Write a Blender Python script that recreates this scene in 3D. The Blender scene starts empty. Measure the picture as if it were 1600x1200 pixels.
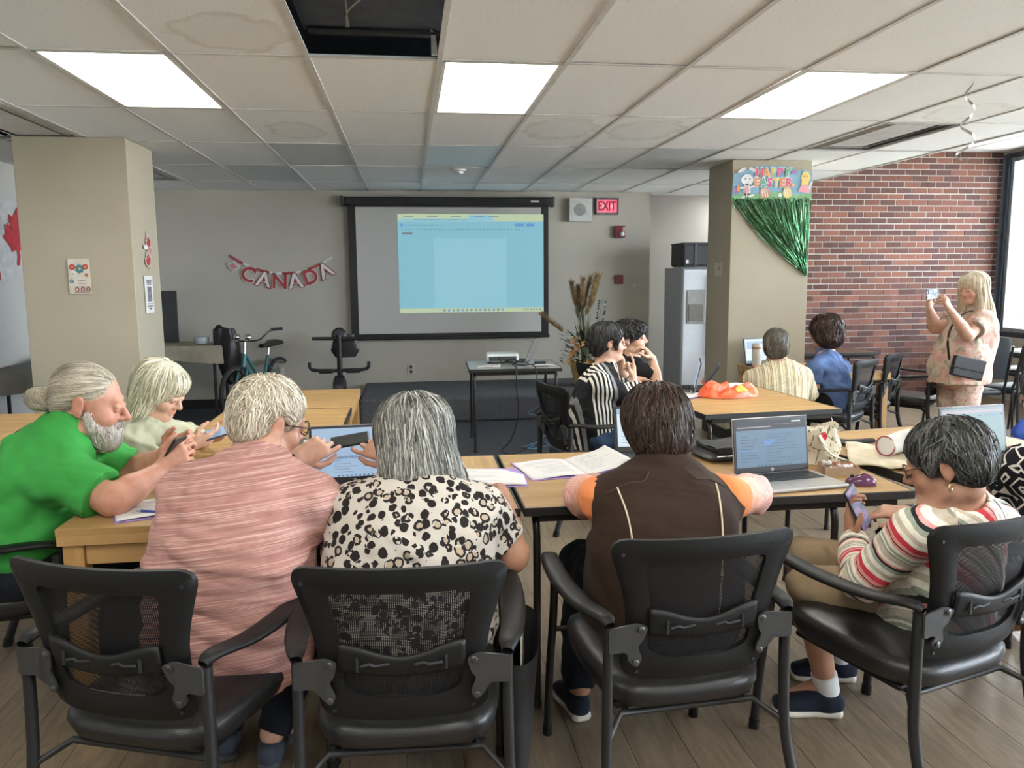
import bpy, bmesh, math, random
import numpy as np
from mathutils import Vector, Matrix

# ------------------------------------------------------------------ camera, world, light, exposure
SC = bpy.context.scene
COL = SC.collection
CAMZ = 1.52
PITCH, YAW, ROLL, FPX = 0.133383, 0.128215, -0.007638, 1241.97


def cam_axes():
    cy, sy, cp, sp = math.cos(YAW), math.sin(YAW), math.cos(PITCH), math.sin(PITCH)
    f = np.array([sy * cp, cy * cp, -sp])
    r = np.array([cy, -sy, 0.0])
    u = np.cross(r, f)
    cr, sr = math.cos(ROLL), math.sin(ROLL)
    return cr * r + sr * u, -sr * r + cr * u, f


AR, AU, AF = cam_axes()
cam = bpy.data.objects.new('camera', bpy.data.cameras.new('camera'))
COL.objects.link(cam)
cam.matrix_world = Matrix(((AR[0], AU[0], -AF[0], 0), (AR[1], AU[1], -AF[1], 0), (AR[2], AU[2], -AF[2], CAMZ), (0, 0, 0, 1)))
cam.data.sensor_width = 36.0
cam.data.lens = FPX / 1600 * 36
cam.data.clip_start = 0.05
SC.camera = cam

SC.view_settings.view_transform = 'Standard'
SC.view_settings.look = 'None'
SC.view_settings.gamma = 1.0
SC.view_settings.exposure = 1.12
SC.view_settings.use_curve_mapping = False
SC.cycles.use_denoising = True
SC.cycles.max_bounces = 8
SC.cycles.transparent_max_bounces = 16
SC.cycles.caustics_reflective = False
SC.cycles.caustics_refractive = False
SC.cycles.sample_clamp_indirect = 6.0

world = bpy.data.worlds.new('sky')
SC.world = world
world.use_nodes = True
_bg = world.node_tree.nodes['Background']
_bg.inputs['Color'].default_value = (0.80, 0.90, 1.0, 1)
_bg.inputs['Strength'].default_value = 11.3

LAMP_STRENGTH = 7.3


def portal(name, loc, rot, sx, sy):
    l = bpy.data.lights.new(name, 'AREA')
    l.shape = 'RECTANGLE'
    l.size, l.size_y = sx, sy
    l.cycles.is_portal = True
    o = bpy.data.objects.new(name, l)
    COL.objects.link(o)
    o.location = loc
    o.rotation_euler = rot
    return o


sun = bpy.data.objects.new('sun', bpy.data.lights.new('sun', 'SUN'))
COL.objects.link(sun)
sun.data.energy = 34.0
sun.data.color = (1.0, .95, .86)
sun.data.angle = .01
sun.rotation_euler = (0.25, -math.radians(40), 0)   # from behind the building: lights the ground outside, not the room
portal('window_portal', (7.4, 3.2, 1.85), (0, math.pi / 2, 0), 2.2, 12.0)


# ------------------------------------------------------------------ small helpers
def at(px, py, Y):
    """point of the photograph's pixel at a given distance Y down the room"""
    d = AF + AR * (px - 800) / FPX - AU * (py - 600) / FPX
    p = d * (Y / d[1])
    return Vector((p[0], p[1], p[2] + CAMZ))


def V(*a):
    return Vector(a)


def tag(o, label=None, cat=None, group=None, kind=None):
    if label:
        o['label'] = label
    if cat:
        o['category'] = cat
    if group:
        o['group'] = group
    if kind:
        o['kind'] = kind
    return o


def empty(name, loc=(0, 0, 0), rz=0.0):
    o = bpy.data.objects.new(name, None)
    COL.objects.link(o)
    o.location = loc
    o.rotation_euler = (0, 0, rz)
    o.empty_display_size = 0.1
    return o


def link_mesh(name, me, mat=None, parent=None):
    o = bpy.data.objects.new(name, me)
    COL.objects.link(o)
    if mat is not None:
        if isinstance(mat, (list, tuple)):
            for m in mat:
                me.materials.append(m)
        else:
            me.materials.append(mat)
    if parent is not None:
        o.parent = parent
    return o


def copy_tree(o, parent=None):
    c = o.copy()
    COL.objects.link(c)
    if parent is not None:
        c.parent = parent
    for ch in [x for x in o.children]:
        copy_tree(ch, c)
    return c


def frame(axis, ref=(0, 0, 1)):
    z = Vector(axis).normalized()
    x = Vector(ref).cross(z)
    if x.length < 1e-4:
        x = Vector((1, 0, 0)).cross(z)
    if x.length < 1e-4:
        x = Vector((0, 1, 0)).cross(z)
    x.normalize()
    return x, z.cross(x), z


def spline(pts, n=8):
    """Catmull-Rom through points"""
    P = [Vector(p) for p in pts]
    if len(P) < 3:
        return [P[0].lerp(P[-1], i / n) for i in range(n + 1)]
    P = [P[0] * 2 - P[1]] + P + [P[-1] * 2 - P[-2]]
    out = []
    for i in range(1, len(P) - 2):
        a, b, c, d = P[i - 1:i + 3]
        for j in range(n):
            t = j / n
            out.append(0.5 * ((2 * b) + (c - a) * t + (2 * a - 5 * b + 4 * c - d) * t * t + (3 * b - a - 3 * c + d) * t ** 3))
    out.append(P[-2])
    return out


class MB:
    """collects shapes into one mesh"""

    def __init__(self):
        self.v, self.f, self.mi, self.m = [], [], [], 0

    def add(self, vs, fs):
        o = len(self.v)
        self.v += [tuple(x) for x in vs]
        self.f += [tuple(i + o for i in f) for f in fs]
        self.mi += [self.m] * len(fs)
        return self

    def box(self, c, s, bev=0.0, M=None):
        cx, cy, cz = c
        hx, hy, hz = s[0] / 2, s[1] / 2, s[2] / 2
        if bev <= 0:
            vs = [(x, y, z) for z in (-hz, hz) for y in (-hy, hy) for x in (-hx, hx)]
            fs = [(0, 2, 3, 1), (4, 5, 7, 6), (0, 1, 5, 4), (2, 6, 7, 3), (0, 4, 6, 2), (1, 3, 7, 5)]
        else:
            b = min(bev, hx * .98, hy * .98, hz * .98)
            bm = bmesh.new()
            bmesh.ops.create_cube(bm, size=1)
            for w in bm.verts:
                w.co = Vector((w.co.x * 2 * hx, w.co.y * 2 * hy, w.co.z * 2 * hz))
            bmesh.ops.bevel(bm, geom=bm.edges[:] + bm.verts[:], offset=b, segments=2, affect='EDGES', profile=0.5)
            bm.verts.index_update()
            vs = [tuple(w.co) for w in bm.verts]
            fs = [tuple(w.index for w in f.verts) for f in bm.faces]
            bm.free()
        vs = [Vector(w) for w in vs]
        if M is not None:
            vs = [M @ w for w in vs]
        return self.add([w + Vector(c) for w in vs], fs)

    def tube(self, pts, r, seg=8, sx=1.0, sy=1.0, ref=(0, 0, 1), caps=True, closed=False, square=False):
        P = [Vector(p) for p in pts]
        n = len(P)
        R = r if isinstance(r, (list, tuple)) else [r] * n
        vs, fs = [], []
        xp = None
        for i in range(n):
            if closed:
                t = P[(i + 1) % n] - P[i - 1]
            else:
                t = P[min(i + 1, n - 1)] - P[max(i - 1, 0)]
            if t.length < 1e-9:
                t = Vector((0, 0, 1))
            x, y, z = frame(t, ref)
            if xp is not None and x.dot(xp) < 0 and abs(x.dot(xp)) > .2:
                x, y = -x, -y
            xp = x
            for k in range(seg):
                a = 2 * math.pi * (k + (.5 if square else 0)) / seg
                q = 1.41 if square else 1
                vs.append(P[i] + x * (math.cos(a) * R[i] * sx * q) + y * (math.sin(a) * R[i] * sy * q))
        m = n if closed else n - 1
        for i in range(m):
            j = (i + 1) % n
            for k in range(seg):
                l = (k + 1) % seg
                fs.append((i * seg + k, i * seg + l, j * seg + l, j * seg + k))
        if caps and not closed:
            fs.append(tuple(range(seg - 1, -1, -1)))
            fs.append(tuple((n - 1) * seg + k for k in range(seg)))
        return self.add(vs, fs)

    def lathe(self, prof, c=(0, 0, 0), seg=20, axis=(0, 0, 1), sx=1.0, sy=1.0):
        x, y, z = frame(axis, (0, 1, 0) if abs(Vector(axis).normalized().y) < .9 else (1, 0, 0))
        vs, fs = [], []
        c = Vector(c)
        for (r, h) in prof:
            for k in range(seg):
                a = 2 * math.pi * k / seg
                vs.append(c + x * (r * sx * math.cos(a)) + y * (r * sy * math.sin(a)) + z * h)
        n = len(prof)
        for i in range(n - 1):
            for k in range(seg):
                l = (k + 1) % seg
                fs.append((i * seg + k, i * seg + l, (i + 1) * seg + l, (i + 1) * seg + k))
        if prof[0][0] > 1e-5:
            fs.append(tuple(range(seg - 1, -1, -1)))
        if prof[-1][0] > 1e-5:
            fs.append(tuple((n - 1) * seg + k for k in range(seg)))
        return self.add(vs, fs)

    def prism(self, poly, o, ux, uy, t):
        """polygon in the plane o + a*ux + b*uy, thickness t along ux x uy"""
        o, ux, uy = Vector(o), Vector(ux), Vector(uy)
        nrm = ux.cross(uy).normalized() * t
        n = len(poly)
        vs = [o + ux * a + uy * b for a, b in poly] + [o + ux * a + uy * b + nrm for a, b in poly]
        fs = [tuple(range(n - 1, -1, -1)), tuple(range(n, 2 * n))] + [(i, (i + 1) % n, n + (i + 1) % n, n + i) for i in range(n)]
        return self.add(vs, fs)

    def grid(self, fn, nu, nv, closed_u=False):
        vs = [fn(i / nu, j / nv) for j in range(nv + 1) for i in range(nu + (0 if closed_u else 1))]
        w = nu if closed_u else nu + 1
        fs = []
        for j in range(nv):
            for i in range(nu):
                k = (i + 1) % w
                fs.append((j * w + i, j * w + k, (j + 1) * w + k, (j + 1) * w + i))
        return self.add(vs, fs)

    def mesh(self, name, smooth=False, angle=None):
        me = bpy.data.meshes.new(name)
        me.from_pydata(self.v, [], self.f)
        if any(self.mi):
            me.polygons.foreach_set('material_index', self.mi)
        bm = bmesh.new()
        bm.from_mesh(me)
        bmesh.ops.recalc_face_normals(bm, faces=bm.faces)
        bm.to_mesh(me)
        bm.free()
        if smooth:
            me.polygons.foreach_set('use_smooth', [True] * len(me.polygons))
            if angle is not None:
                me.set_sharp_from_angle(angle=math.radians(angle))
        me.update()
        return me

    def build(self, name, mat=None, parent=None, smooth=False, angle=40, solid=0.0, sub=0, bev=0.0):
        o = link_mesh(name, self.mesh(name, smooth, angle if smooth else None), mat, parent)
        if solid:
            m = o.modifiers.new('s', 'SOLIDIFY')
            m.thickness = solid
            m.offset = 0
        if bev:
            m = o.modifiers.new('b', 'BEVEL')
            m.width = bev
            m.segments = 2
        if sub:
            m = o.modifiers.new('u', 'SUBSURF')
            m.levels = sub
            m.render_levels = sub
        return o


# ------------------------------------------------------------------ materials
class NT:
    def __init__(self, name):
        self.mat = bpy.data.materials.new(name)
        self.mat.use_nodes = True
        self.t = self.mat.node_tree
        self.b = self.t.nodes['Principled BSDF']
        self.out = self.t.nodes['Material Output']

    def n(self, typ, **kw):
        nd = self.t.nodes.new(typ)
        for k, v in kw.items():
            if k.startswith('i_'):
                key = k[2:]
                nd.inputs[int(key) if key.isdigit() else key.replace('_', ' ')].default_value = v
            else:
                setattr(nd, k, v)
        return nd

    def l(self, a, b):
        self.t.links.new(a, b)

    def coord(self, scale=(1, 1, 1), kind='Object', rot=(0, 0, 0), loc=(0, 0, 0)):
        tc = self.n('ShaderNodeTexCoord')
        mp = self.n('ShaderNodeMapping')
        mp.inputs['Scale'].default_value = scale
        mp.inputs['Rotation'].default_value = rot
        mp.inputs['Location'].default_value = loc
        self.l(tc.outputs[kind], mp.inputs['Vector'])
        return mp.outputs['Vector']

    def noise(self, vec, scale=5, detail=3, rough=.5, dist=0.0):
        nd = self.n('ShaderNodeTexNoise')
        nd.inputs['Scale'].default_value = scale
        nd.inputs['Detail'].default_value = detail
        nd.inputs['Roughness'].default_value = rough
        nd.inputs['Distortion'].default_value = dist
        if vec is not None:
            self.l(vec, nd.inputs['Vector'])
        return nd.outputs['Fac']

    def ramp(self, fac, stops, interp='LINEAR'):
        nd = self.n('ShaderNodeValToRGB')
        cr = nd.color_ramp
        cr.interpolation = interp
        while len(cr.elements) < len(stops):
            cr.elements.new(0.5)
        for e, (p, c) in zip(cr.elements, stops):
            e.position = p
            e.color = tuple(c) + (1,) if len(c) == 3 else c
        self.l(fac, nd.inputs['Fac'])
        return nd.outputs['Color']

    def mix(self, fac, a, b, mode='MIX'):
        nd = self.n('ShaderNodeMix', data_type='RGBA', blend_type=mode)
        for s, x in ((0, fac), (6, a), (7, b)):
            if hasattr(x, 'node'):
                self.l(x, nd.inputs[s])
            else:
                nd.inputs[s].default_value = x if s == 0 else tuple(x) + ((1,) if len(x) == 3 else ())
        return nd.outputs[2]

    def math(self, op, a, b=0.0, c=0.0):
        nd = self.n('ShaderNodeMath', operation=op)
        for s, x in ((0, a), (1, b), (2, c)):
            if hasattr(x, 'node'):
                self.l(x, nd.inputs[s])
            else:
                nd.inputs[s].default_value = x
        return nd.outputs[0]

    def xyz(self, vec):
        nd = self.n('ShaderNodeSeparateXYZ')
        self.l(vec, nd.inputs[0])
        return nd.outputs

    def attr(self, name, out='Fac'):
        return self.n('ShaderNodeAttribute', attribute_name=name).outputs[out]

    def bump(self, h, strength=.3, dist=.01):
        nd = self.n('ShaderNodeBump')
        nd.inputs['Strength'].default_value = strength
        nd.inputs['Distance'].default_value = dist
        self.l(h, nd.inputs['Height'])
        self.l(nd.outputs['Normal'], self.b.inputs['Normal'])

    def color(self, c):
        if hasattr(c, 'node'):
            self.l(c, self.b.inputs['Base Color'])
        else:
            self.b.inputs['Base Color'].default_value = tuple(c) + (1,)
        return self

    def set(self, rough=.6, metal=0.0, spec=None, sheen=None, sss=None):
        self.b.inputs['Roughness'].default_value = rough
        self.b.inputs['Metallic'].default_value = metal
        if spec is not None:
            self.b.inputs['Specular IOR Level'].default_value = spec
        if sheen is not None:
            self.b.inputs['Sheen Weight'].default_value = sheen
            self.b.inputs['Sheen Roughness'].default_value = .5
        return self


def srgb(r, g, b):
    f = lambda c: (c / 255 / 12.92) if c / 255 <= .04045 else ((c / 255 + .055) / 1.055) ** 2.4
    return (f(r), f(g), f(b))


_MC = {}


def plain(name, c, rough=.6, metal=0.0, var=.12, scale=14, bump=0.0, bscale=60, spec=None, sheen=None):
    """slightly mottled surface"""
    if name in _MC:
        return _MC[name]
    m = NT(name)
    vec = m.coord()
    nz = m.noise(vec, scale, 4)
    a = tuple(max(0, x * (1 - var)) for x in c)
    b = tuple(min(1, x * (1 + var)) for x in c)
    m.color(m.ramp(nz, [(.3, a), (.7, b)])).set(rough, metal, spec, sheen)
    if bump:
        m.bump(m.noise(vec, bscale, 3), bump, .004)
    _MC[name] = m.mat
    return m.mat


def glow(name, c, strength):
    if name in _MC:
        return _MC[name]
    m = NT(name)
    m.color((0.02, 0.02, 0.02))
    m.b.inputs['Emission Color'].default_value = tuple(c) + (1,)
    m.b.inputs['Emission Strength'].default_value = strength
    _MC[name] = m.mat
    return m.mat


_FONT_CACHE = {}


def text_polys(s, size, bold=0.0, extrude=0.0):
    cu = bpy.data.curves.new('lettering', 'FONT')
    cu.body = s
    cu.size = size
    cu.offset = bold
    cu.extrude = extrude
    cu.align_x = 'CENTER'
    cu.align_y = 'CENTER'
    cu.resolution_u = 3
    ob = bpy.data.objects.new('lettering', cu)
    COL.objects.link(ob)
    dg = bpy.context.evaluated_depsgraph_get()
    me = bpy.data.meshes.new_from_object(ob.evaluated_get(dg))
    vs = [v.co.copy() for v in me.vertices]
    fs = [tuple(p.vertices) for p in me.polygons]
    bpy.data.objects.remove(ob)
    bpy.data.meshes.remove(me)
    bpy.data.curves.remove(cu)
    return vs, fs


def add_text(mb, s, size, o, ux, uy, bold=0.0, extrude=0.0):
    """flat lettering centred on o in the plane of unit vectors ux, uy"""
    vs, fs = text_polys(s, size, bold, extrude)
    ux, uy, o = Vector(ux), Vector(uy), Vector(o)
    un = ux.cross(uy)
    mb.add([o + ux * v.x + uy * v.y + un * v.z for v in vs], fs)
    return mb

# ------------------------------------------------------------------ the room
CEIL, BACKY, LEFTX, RIGHTX, HIGH = 2.54, 9.70, -3.45, 7.15, 2.97
GX0, GY0, TW, TL = -1.656, 3.935, 0.61, 1.22


def wall_mat(name, c, var=.05):
    m = NT(name)
    vec = m.coord()
    a = m.noise(vec, 1.3, 3)
    m.color(m.ramp(a, [(.3, tuple(x * (1 - var) for x in c)), (.7, tuple(x * (1 + var) for x in c))])).set(.85, spec=.25)
    m.bump(m.noise(vec, 180, 2), .08, .002)
    return m.mat


M_WALL = wall_mat('painted_wall', (.45, .43, .375))
M_WALL_LIGHT = wall_mat('pale_wall', (.58, .57, .54))
M_PILLAR = wall_mat('painted_pillar', (.40, .36, .275))
M_DARK = plain('soft_black', (.012, .013, .015), .7)
M_TRIM_BLACK = plain('black_rubber_base', (.016, .016, .018), .5)


def plank_mat():
    m = NT('vinyl_plank')
    tc = m.n('ShaderNodeTexCoord')
    oi = m.n('ShaderNodeObjectInfo')
    add = m.n('ShaderNodeVectorMath', operation='MULTIPLY_ADD')
    m.l(oi.outputs['Random'], add.inputs[0])
    add.inputs[1].default_value = (13.0, 29.0, 0)
    m.l(tc.outputs['Object'], add.inputs[2])
    mp = m.n('ShaderNodeMapping')
    mp.inputs['Scale'].default_value = (9, 1.1, 1)
    m.l(add.outputs[0], mp.inputs['Vector'])
    g = m.noise(mp.outputs[0], 3.0, 6, .65, 1.2)
    g2 = m.noise(mp.outputs[0], 16.0, 3, .6)
    c = m.ramp(g, [(.28, (.125, .093, .061)), (.5, (.197, .150, .100)), (.72, (.280, .220, .150))])
    c = m.mix(m.math('MULTIPLY', g2, .35), c, (.10, .078, .055))
    tint = m.ramp(oi.outputs['Random'], [(0, (.90, .90, .91)), (1, (1.08, 1.07, 1.05))])
    c = m.mix(1.0, c, tint, 'MULTIPLY')
    m.color(c).set(.36, spec=.45)
    m.bump(g2, .12, .002)
    return m.mat


M_PLANK = plank_mat()
fl = MB()
fl.box((1.85, 3.0, -.06), (11.2, 17.0, .10))
floor = tag(fl.build('floor', plain('floor_underlay', (.05, .045, .04), .8)), kind='structure')
PW, PL = .18, 1.22
pm = MB().box((0, 0, -.004), (PW - .0016, PL - .0016, .011), .0012).mesh('plank')
pm.materials.append(M_PLANK)
pr = random.Random(3)
CARPET_Y, CARPET_X = 5.0, 1.9
nplank = 0
far = MB()
for i in range(-18, 40):
    x = i * PW + .05
    off = pr.random() * PL
    for j in range(-1, 9):
        y = j * PL + off + .2
        if x < LEFTX or x > RIGHTX or y > 9.9 or y < .3:
            continue
        if y - PL * .5 > CARPET_Y + .1 and x < CARPET_X - .2:
            continue
        # what the photo can show as single planks: the nearer floor
        d = Vector((x, y, -CAMZ))
        zz = d.dot(Vector(AF))
        px = 800 + FPX * d.dot(Vector(AR)) / zz if zz > .1 else 9999
        if -250 < px < 1850 and y < 5.2 and nplank < 295:
            o = bpy.data.objects.new('plank', pm)
            COL.objects.link(o)
            o.location = (x, y, 0)
            o.parent = floor
            nplank += 1
        else:
            far.box((x, y, -.004), (PW - .0016, PL - .0016, .011))
fo = far.build('planking', M_PLANK, floor)
fo['kind'] = 'stuff'

m = NT('dark_carpet')
vec = m.coord()
nz = m.noise(vec, 260, 2, .7)
m.color(m.ramp(nz, [(.35, (.055, .060, .069)), (.6, (.088, .094, .107)), (.72, (.14, .15, .165))])).set(.95, spec=.1)
m.bump(nz, .5, .004)
M_CARPET = m.mat
m = NT('speckled_carpet')
vec = m.coord()
nz = m.noise(vec, 150, 2, .7)
m.color(m.ramp(nz, [(.38, (.050, .051, .057)), (.55, (.115, .117, .128)), (.70, (.30, .30, .31))])).set(.95, spec=.1)
m.bump(nz, .6, .005)
M_CARPET2 = m.mat
c = MB().box(((LEFTX + CARPET_X) / 2, (CARPET_Y + BACKY) / 2, -.001), (CARPET_X - LEFTX, BACKY - CARPET_Y, .014))
tag(c.build('floor_carpet', M_CARPET), kind='structure')
stage = MB().box((1.22, 8.99, .139), (3.5, 1.38, .264), .025)
tag(stage.build('platform', M_CARPET2), 'low dark carpeted platform running along the wall beneath the projection screen', 'platform')

# walls
def wall(name, c, s, mat):
    return tag(MB().box(c, s).build(name, mat), kind='structure')


wall('wall_back', ((LEFTX + 2.99) / 2 - .1, BACKY + .1, 1.5), (2.99 - LEFTX + .2, .2, 3.0), M_WALL)
wall('wall_alcove', (4.0, 10.45, 1.5), (2.2, .1, 3.0), M_WALL_LIGHT)
wall('wall_alcove_side', (2.94, 10.15, 1.5), (.1, .7, 3.0), M_WALL)
tag(MB().box((4.0, 10.1, 2.60), (2.3, .9, .08)).build('ceiling_alcove', M_WALL_LIGHT), kind='structure')
wall('wall_alcove_end', (5.1, 10.1, 1.3), (.1, .9, 2.6), M_WALL_LIGHT)
wall('wall_left', (LEFTX - .1, 3.0, 1.5), (.2, 14.0, 3.0), M_WALL_LIGHT)
wall('wall_rear', (1.85, -3.6, 1.6), (11.2, .2, 3.4), M_WALL)
for nm, cx, w in (('baseboard_back', (LEFTX + 2.99) / 2, 2.99 - LEFTX),):
    tag(MB().box((cx, BACKY - .006, .06), (w, .012, .11), .003).build(nm, M_TRIM_BLACK), kind='structure')
tag(MB().box((LEFTX + .006, 3.0, .06), (.012, 13.2, .11), .003).build('baseboard_left', M_TRIM_BLACK), kind='structure')

# brick wall, every brick a piece
BY, BH, BW = 9.0, .0705, .2005
m = NT('brick_clay')
oi = m.n('ShaderNodeObjectInfo')
geo = m.n('ShaderNodeNewGeometry')
vec = m.coord()
base = m.ramp(m.math('FRACT', m.math('ADD', oi.outputs['Random'], m.math('MULTIPLY', geo.outputs['Random Per Island'], 3.7))), [(0, (.100, .052, .044)), (.2, (.150, .070, .053)), (.45, (.180, .082, .060)), (.6, (.112, .060, .055)), (.8, (.210, .096, .070)), (1, (.162, .086, .066))], 'CONSTANT')
isl = m.ramp(geo.outputs['Random Per Island'], [(0, (.88, .88, .9)), (1, (1.12, 1.1, 1.08))])
nz = m.noise(m.coord(kind='Generated'), 9, 5, .65)
c = m.mix(1, m.mix(1, base, isl, 'MULTIPLY'), m.ramp(nz, [(.3, (.72, .72, .74)), (.7, (1.22, 1.2, 1.2))]), 'MULTIPLY')
m.color(c).set(.85, spec=.2)
m.bump(nz, .3, .004)
M_BRICK = m.mat
M_MORTAR = plain('mortar', (.44, .41, .38), .95, bump=.3)
bx0 = 4.15
bwall = wall('wall_brick', ((bx0 + RIGHTX) / 2, BY + .10, 1.52), (RIGHTX - bx0, .2, 3.06), M_MORTAR)
brick_me = []
for q in range(3):
    b = MB().box((0, 0, 0), (BW - .0120, .018, BH - .0115), .0022).mesh('brick')
    b.materials.append(M_BRICK)
    brick_me.append(b)
rest = MB()
nb = 0
br = random.Random(11)
rows = int(HIGH / BH)
for j in range(rows - 1, -1, -1):
    z = (j + .5) * BH + .004
    for i in range(0, 16):
        x = bx0 + .03 + i * BW + (BW / 2 if j % 2 else 0)
        if x - BW / 2 > RIGHTX - .02:
            continue
        if x + BW / 2 > RIGHTX + .02:
            w2 = RIGHTX - (x - BW / 2) - .0105
            rest.box((x - BW / 2 + .005 + w2 / 2, BY + .004, z), (w2, .02, BH - .0105))
            continue
        p = (x, BY + .004 + br.uniform(-.0015, .0015), z)
        if x > 4.45 and nb < 298:
            o = bpy.data.objects.new('brick', br.choice(brick_me))
            COL.objects.link(o)
            o.location = p
            o.parent = bwall
            nb += 1
        else:
            rest.box(p, (BW - .0105, .02, BH - .0105))
ro = rest.build('brickwork', M_BRICK, bwall)
ro['kind'] = 'stuff'

# pillars
def pillar(name, x0, x1, y0, y1):
    b = MB().box(((x0 + x1) / 2, (y0 + y1) / 2, CEIL / 2), (x1 - x0, y1 - y0, CEIL), .006)
    p = tag(b.build(name, M_PILLAR), kind='structure')
    MB().box(((x0 + x1) / 2, (y0 + y1) / 2, .055), (x1 - x0 + .016, y1 - y0 + .016, .11), .003).build('baseboard', M_TRIM_BLACK, p)
    return p


pillar('pillar_left', -2.765, -1.995, 6.22, 6.83)
pillar('pillar_right', 2.885, 3.635, 6.94, 7.50)

# suspended ceiling
def tile_mat(name, stain=None, tone=1.0):
    m = NT(name)
    vec = m.coord()
    sp = m.noise(vec, 120, 3, .7)
    c = m.ramp(sp, [(.30, (.66 * tone, .675 * tone, .675 * tone)), (.42, (.84 * tone, .86 * tone, .86 * tone)), (.8, (.88 * tone, .90 * tone, .90 * tone))])
    if stain:
        cx, cy, rx, ry = stain
        mp = m.coord(scale=(1 / rx, 1 / ry, 1), loc=(-cx / rx, -cy / ry, 0))
        wob = m.noise(vec, 7, 3)
        g = m.n('ShaderNodeVectorMath', operation='LENGTH')
        m.l(mp, g.inputs[0])
        d = m.math('ADD', g.outputs['Value'], m.math('MULTIPLY', m.math('SUBTRACT', wob, .5), .9))
        s = m.ramp(d, [(.0, (.35, .35, .35)), (.72, (.28, .28, .28)), (.88, (.9, .9, .9)), (1.0, (0, 0, 0))])
        c = m.mix(m.math('MULTIPLY', s, .38), c, (.42, .35, .25))
    m.color(c).set(.95, spec=.1)
    m.bump(sp, .35, .003)
    return m.mat


M_TILE = tile_mat('ceiling_tile_white')
M_STAIN = [tile_mat('ceiling_tile_stained_%d' % i, s) for i, s in enumerate([(0, .1, .2, .34), (.0, -.12, .28, .42), (.03, .3, .26, .28)])]
M_BAR = plain('ceiling_bar', (.60, .60, .58), .6)
m = NT('unlit_lens')
nz = m.noise(m.coord(), 300, 1)
m.color((.60, .64, .66)).set(.4, spec=.3)
m.bump(nz, .15, .002)
M_UNLIT = m.mat
ceil_o = tag(MB().box((.5, 3.1, 3.35), (8.2, 13.6, .1)).build('ceiling', plain('ceiling_void', (.20, .24, .31), .9)), kind='structure')
for nm, cc, s in (('void_side', (-3.5, 3.1, 2.95), (.1, 13.6, .8)), ('void_side', (4.54, 3.1, 2.98), (.05, 13.6, .84)), ('void_side', (.5, 9.85, 2.95), (8.2, .1, .8)), ('void_side', (.5, -3.6, 2.95), (8.2, .1, .8))):
    MB().box(cc, s).build(nm, M_WALL if cc[0] > 4 else M_DARK, ceil_o)
K0, K1, R0, R1 = -3, 10, -6, 5
LIGHTS = [(0, 0), (3, 0), (6, 0), (-1, -3), (0, -3), (3, -3), (6, -3), (9, -3)]
LIGHTS = [(0, 0), (3, 0), (6, 0), (0, -3), (3, -3), (6, -3), (0, -5), (3, -5), (6, -5)]
HOLE = (2, -1)
VENTS = [(8, 1), (-2, 1), (-2, 3)]
OFF = [(1, 2), (0, 3), (3, 2), (6, 2)]
STAINS = {(1, 1): 0, (4, 1): 1, (5, 1): 1, (1, -1): 2, (8, 0): 2}
tile_me = {}
for key, mt in [('n', M_TILE)] + [(i, M_STAIN[i]) for i in range(3)]:
    t = MB().box((0, 0, .009), (TW - .012, TL - .012, .016), .003).mesh('ceiling_tile')
    t.materials.append(mt)
    tile_me[key] = t
off_me = MB().box((0, 0, .009), (TW - .016, TL - .016, .012), .002).mesh('unlit_light_panel')
off_me.materials.append(M_UNLIT)
tr = random.Random(5)
for k in range(K0, K1):
    for r in range(R0, R1):
        if (k, r) in LIGHTS or (k, r) == HOLE or (k, r) in VENTS:
            continue
        if r < -2:
            continue
        o = bpy.data.objects.new('unlit_light_panel' if (k, r) in OFF else 'ceiling_tile', off_me if (k, r) in OFF else tile_me[STAINS.get((k, r), 'n')])
        COL.objects.link(o)
        o.location = (GX0 + (k + .5) * TW, GY0 + (r + .5) * TL, CEIL + tr.uniform(0, .003))
        o.rotation_euler = (tr.uniform(-.002, .002), tr.uniform(-.003, .003), 0)
        o.parent = ceil_o
rear = MB()
for k in range(K0, K1):
    for r in range(R0, -2):
        if (k, r) not in LIGHTS:
            rear.box((GX0 + (k + .5) * TW, GY0 + (r + .5) * TL, CEIL + .009), (TW - .012, TL - .012, .016))
ro = rear.build('ceiling_tiling', M_TILE, ceil_o)
ro['kind'] = 'stuff'
for k in range(K0, K1 + 1):
    MB().box((GX0 + k * TW, (GY0 + R0 * TL + BACKY) / 2, CEIL - .001), (.024, BACKY - GY0 - R0 * TL, .004)).build('ceiling_bar', M_BAR, ceil_o)
for r in range(R0, R1):
    MB().box(((GX0 + K0 * TW + GX0 + K1 * TW) / 2, GY0 + r * TL, CEIL - .0005), ((K1 - K0) * TW, .024, .004)).build('ceiling_bar', M_BAR, ceil_o)
MB().box((GX0 + K1 * TW + .012, 3.1, CEIL + .02), (.012, 13.2, .05)).build('edge_trim', M_TILE, ceil_o)
# raised strip of ceiling along the window side
M_HIGH = wall_mat('raised_ceiling', (.70, .70, .69), .02)
hc = tag(MB().box((5.95, 2.75, HIGH + .05), (2.9, 13.0, .1)).build('ceiling_raised', M_HIGH), kind='structure')
for i in range(5):
    MB().box((5.95, 8.0 - i * 1.22, HIGH - .001), (2.9, .02, .004)).build('ceiling_bar', M_BAR, hc)
for i in range(5):
    MB().box((4.7 + i * .61, 2.75, HIGH - .0015), (.02, 12.6, .004)).build('ceiling_bar', M_BAR, hc)

# fluorescent ceiling lights
M_LENS = glow('lit_lens', (1.0, .97, .90), LAMP_STRENGTH)
M_FRAME = plain('light_frame', (.74, .74, .70), .5)


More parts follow.
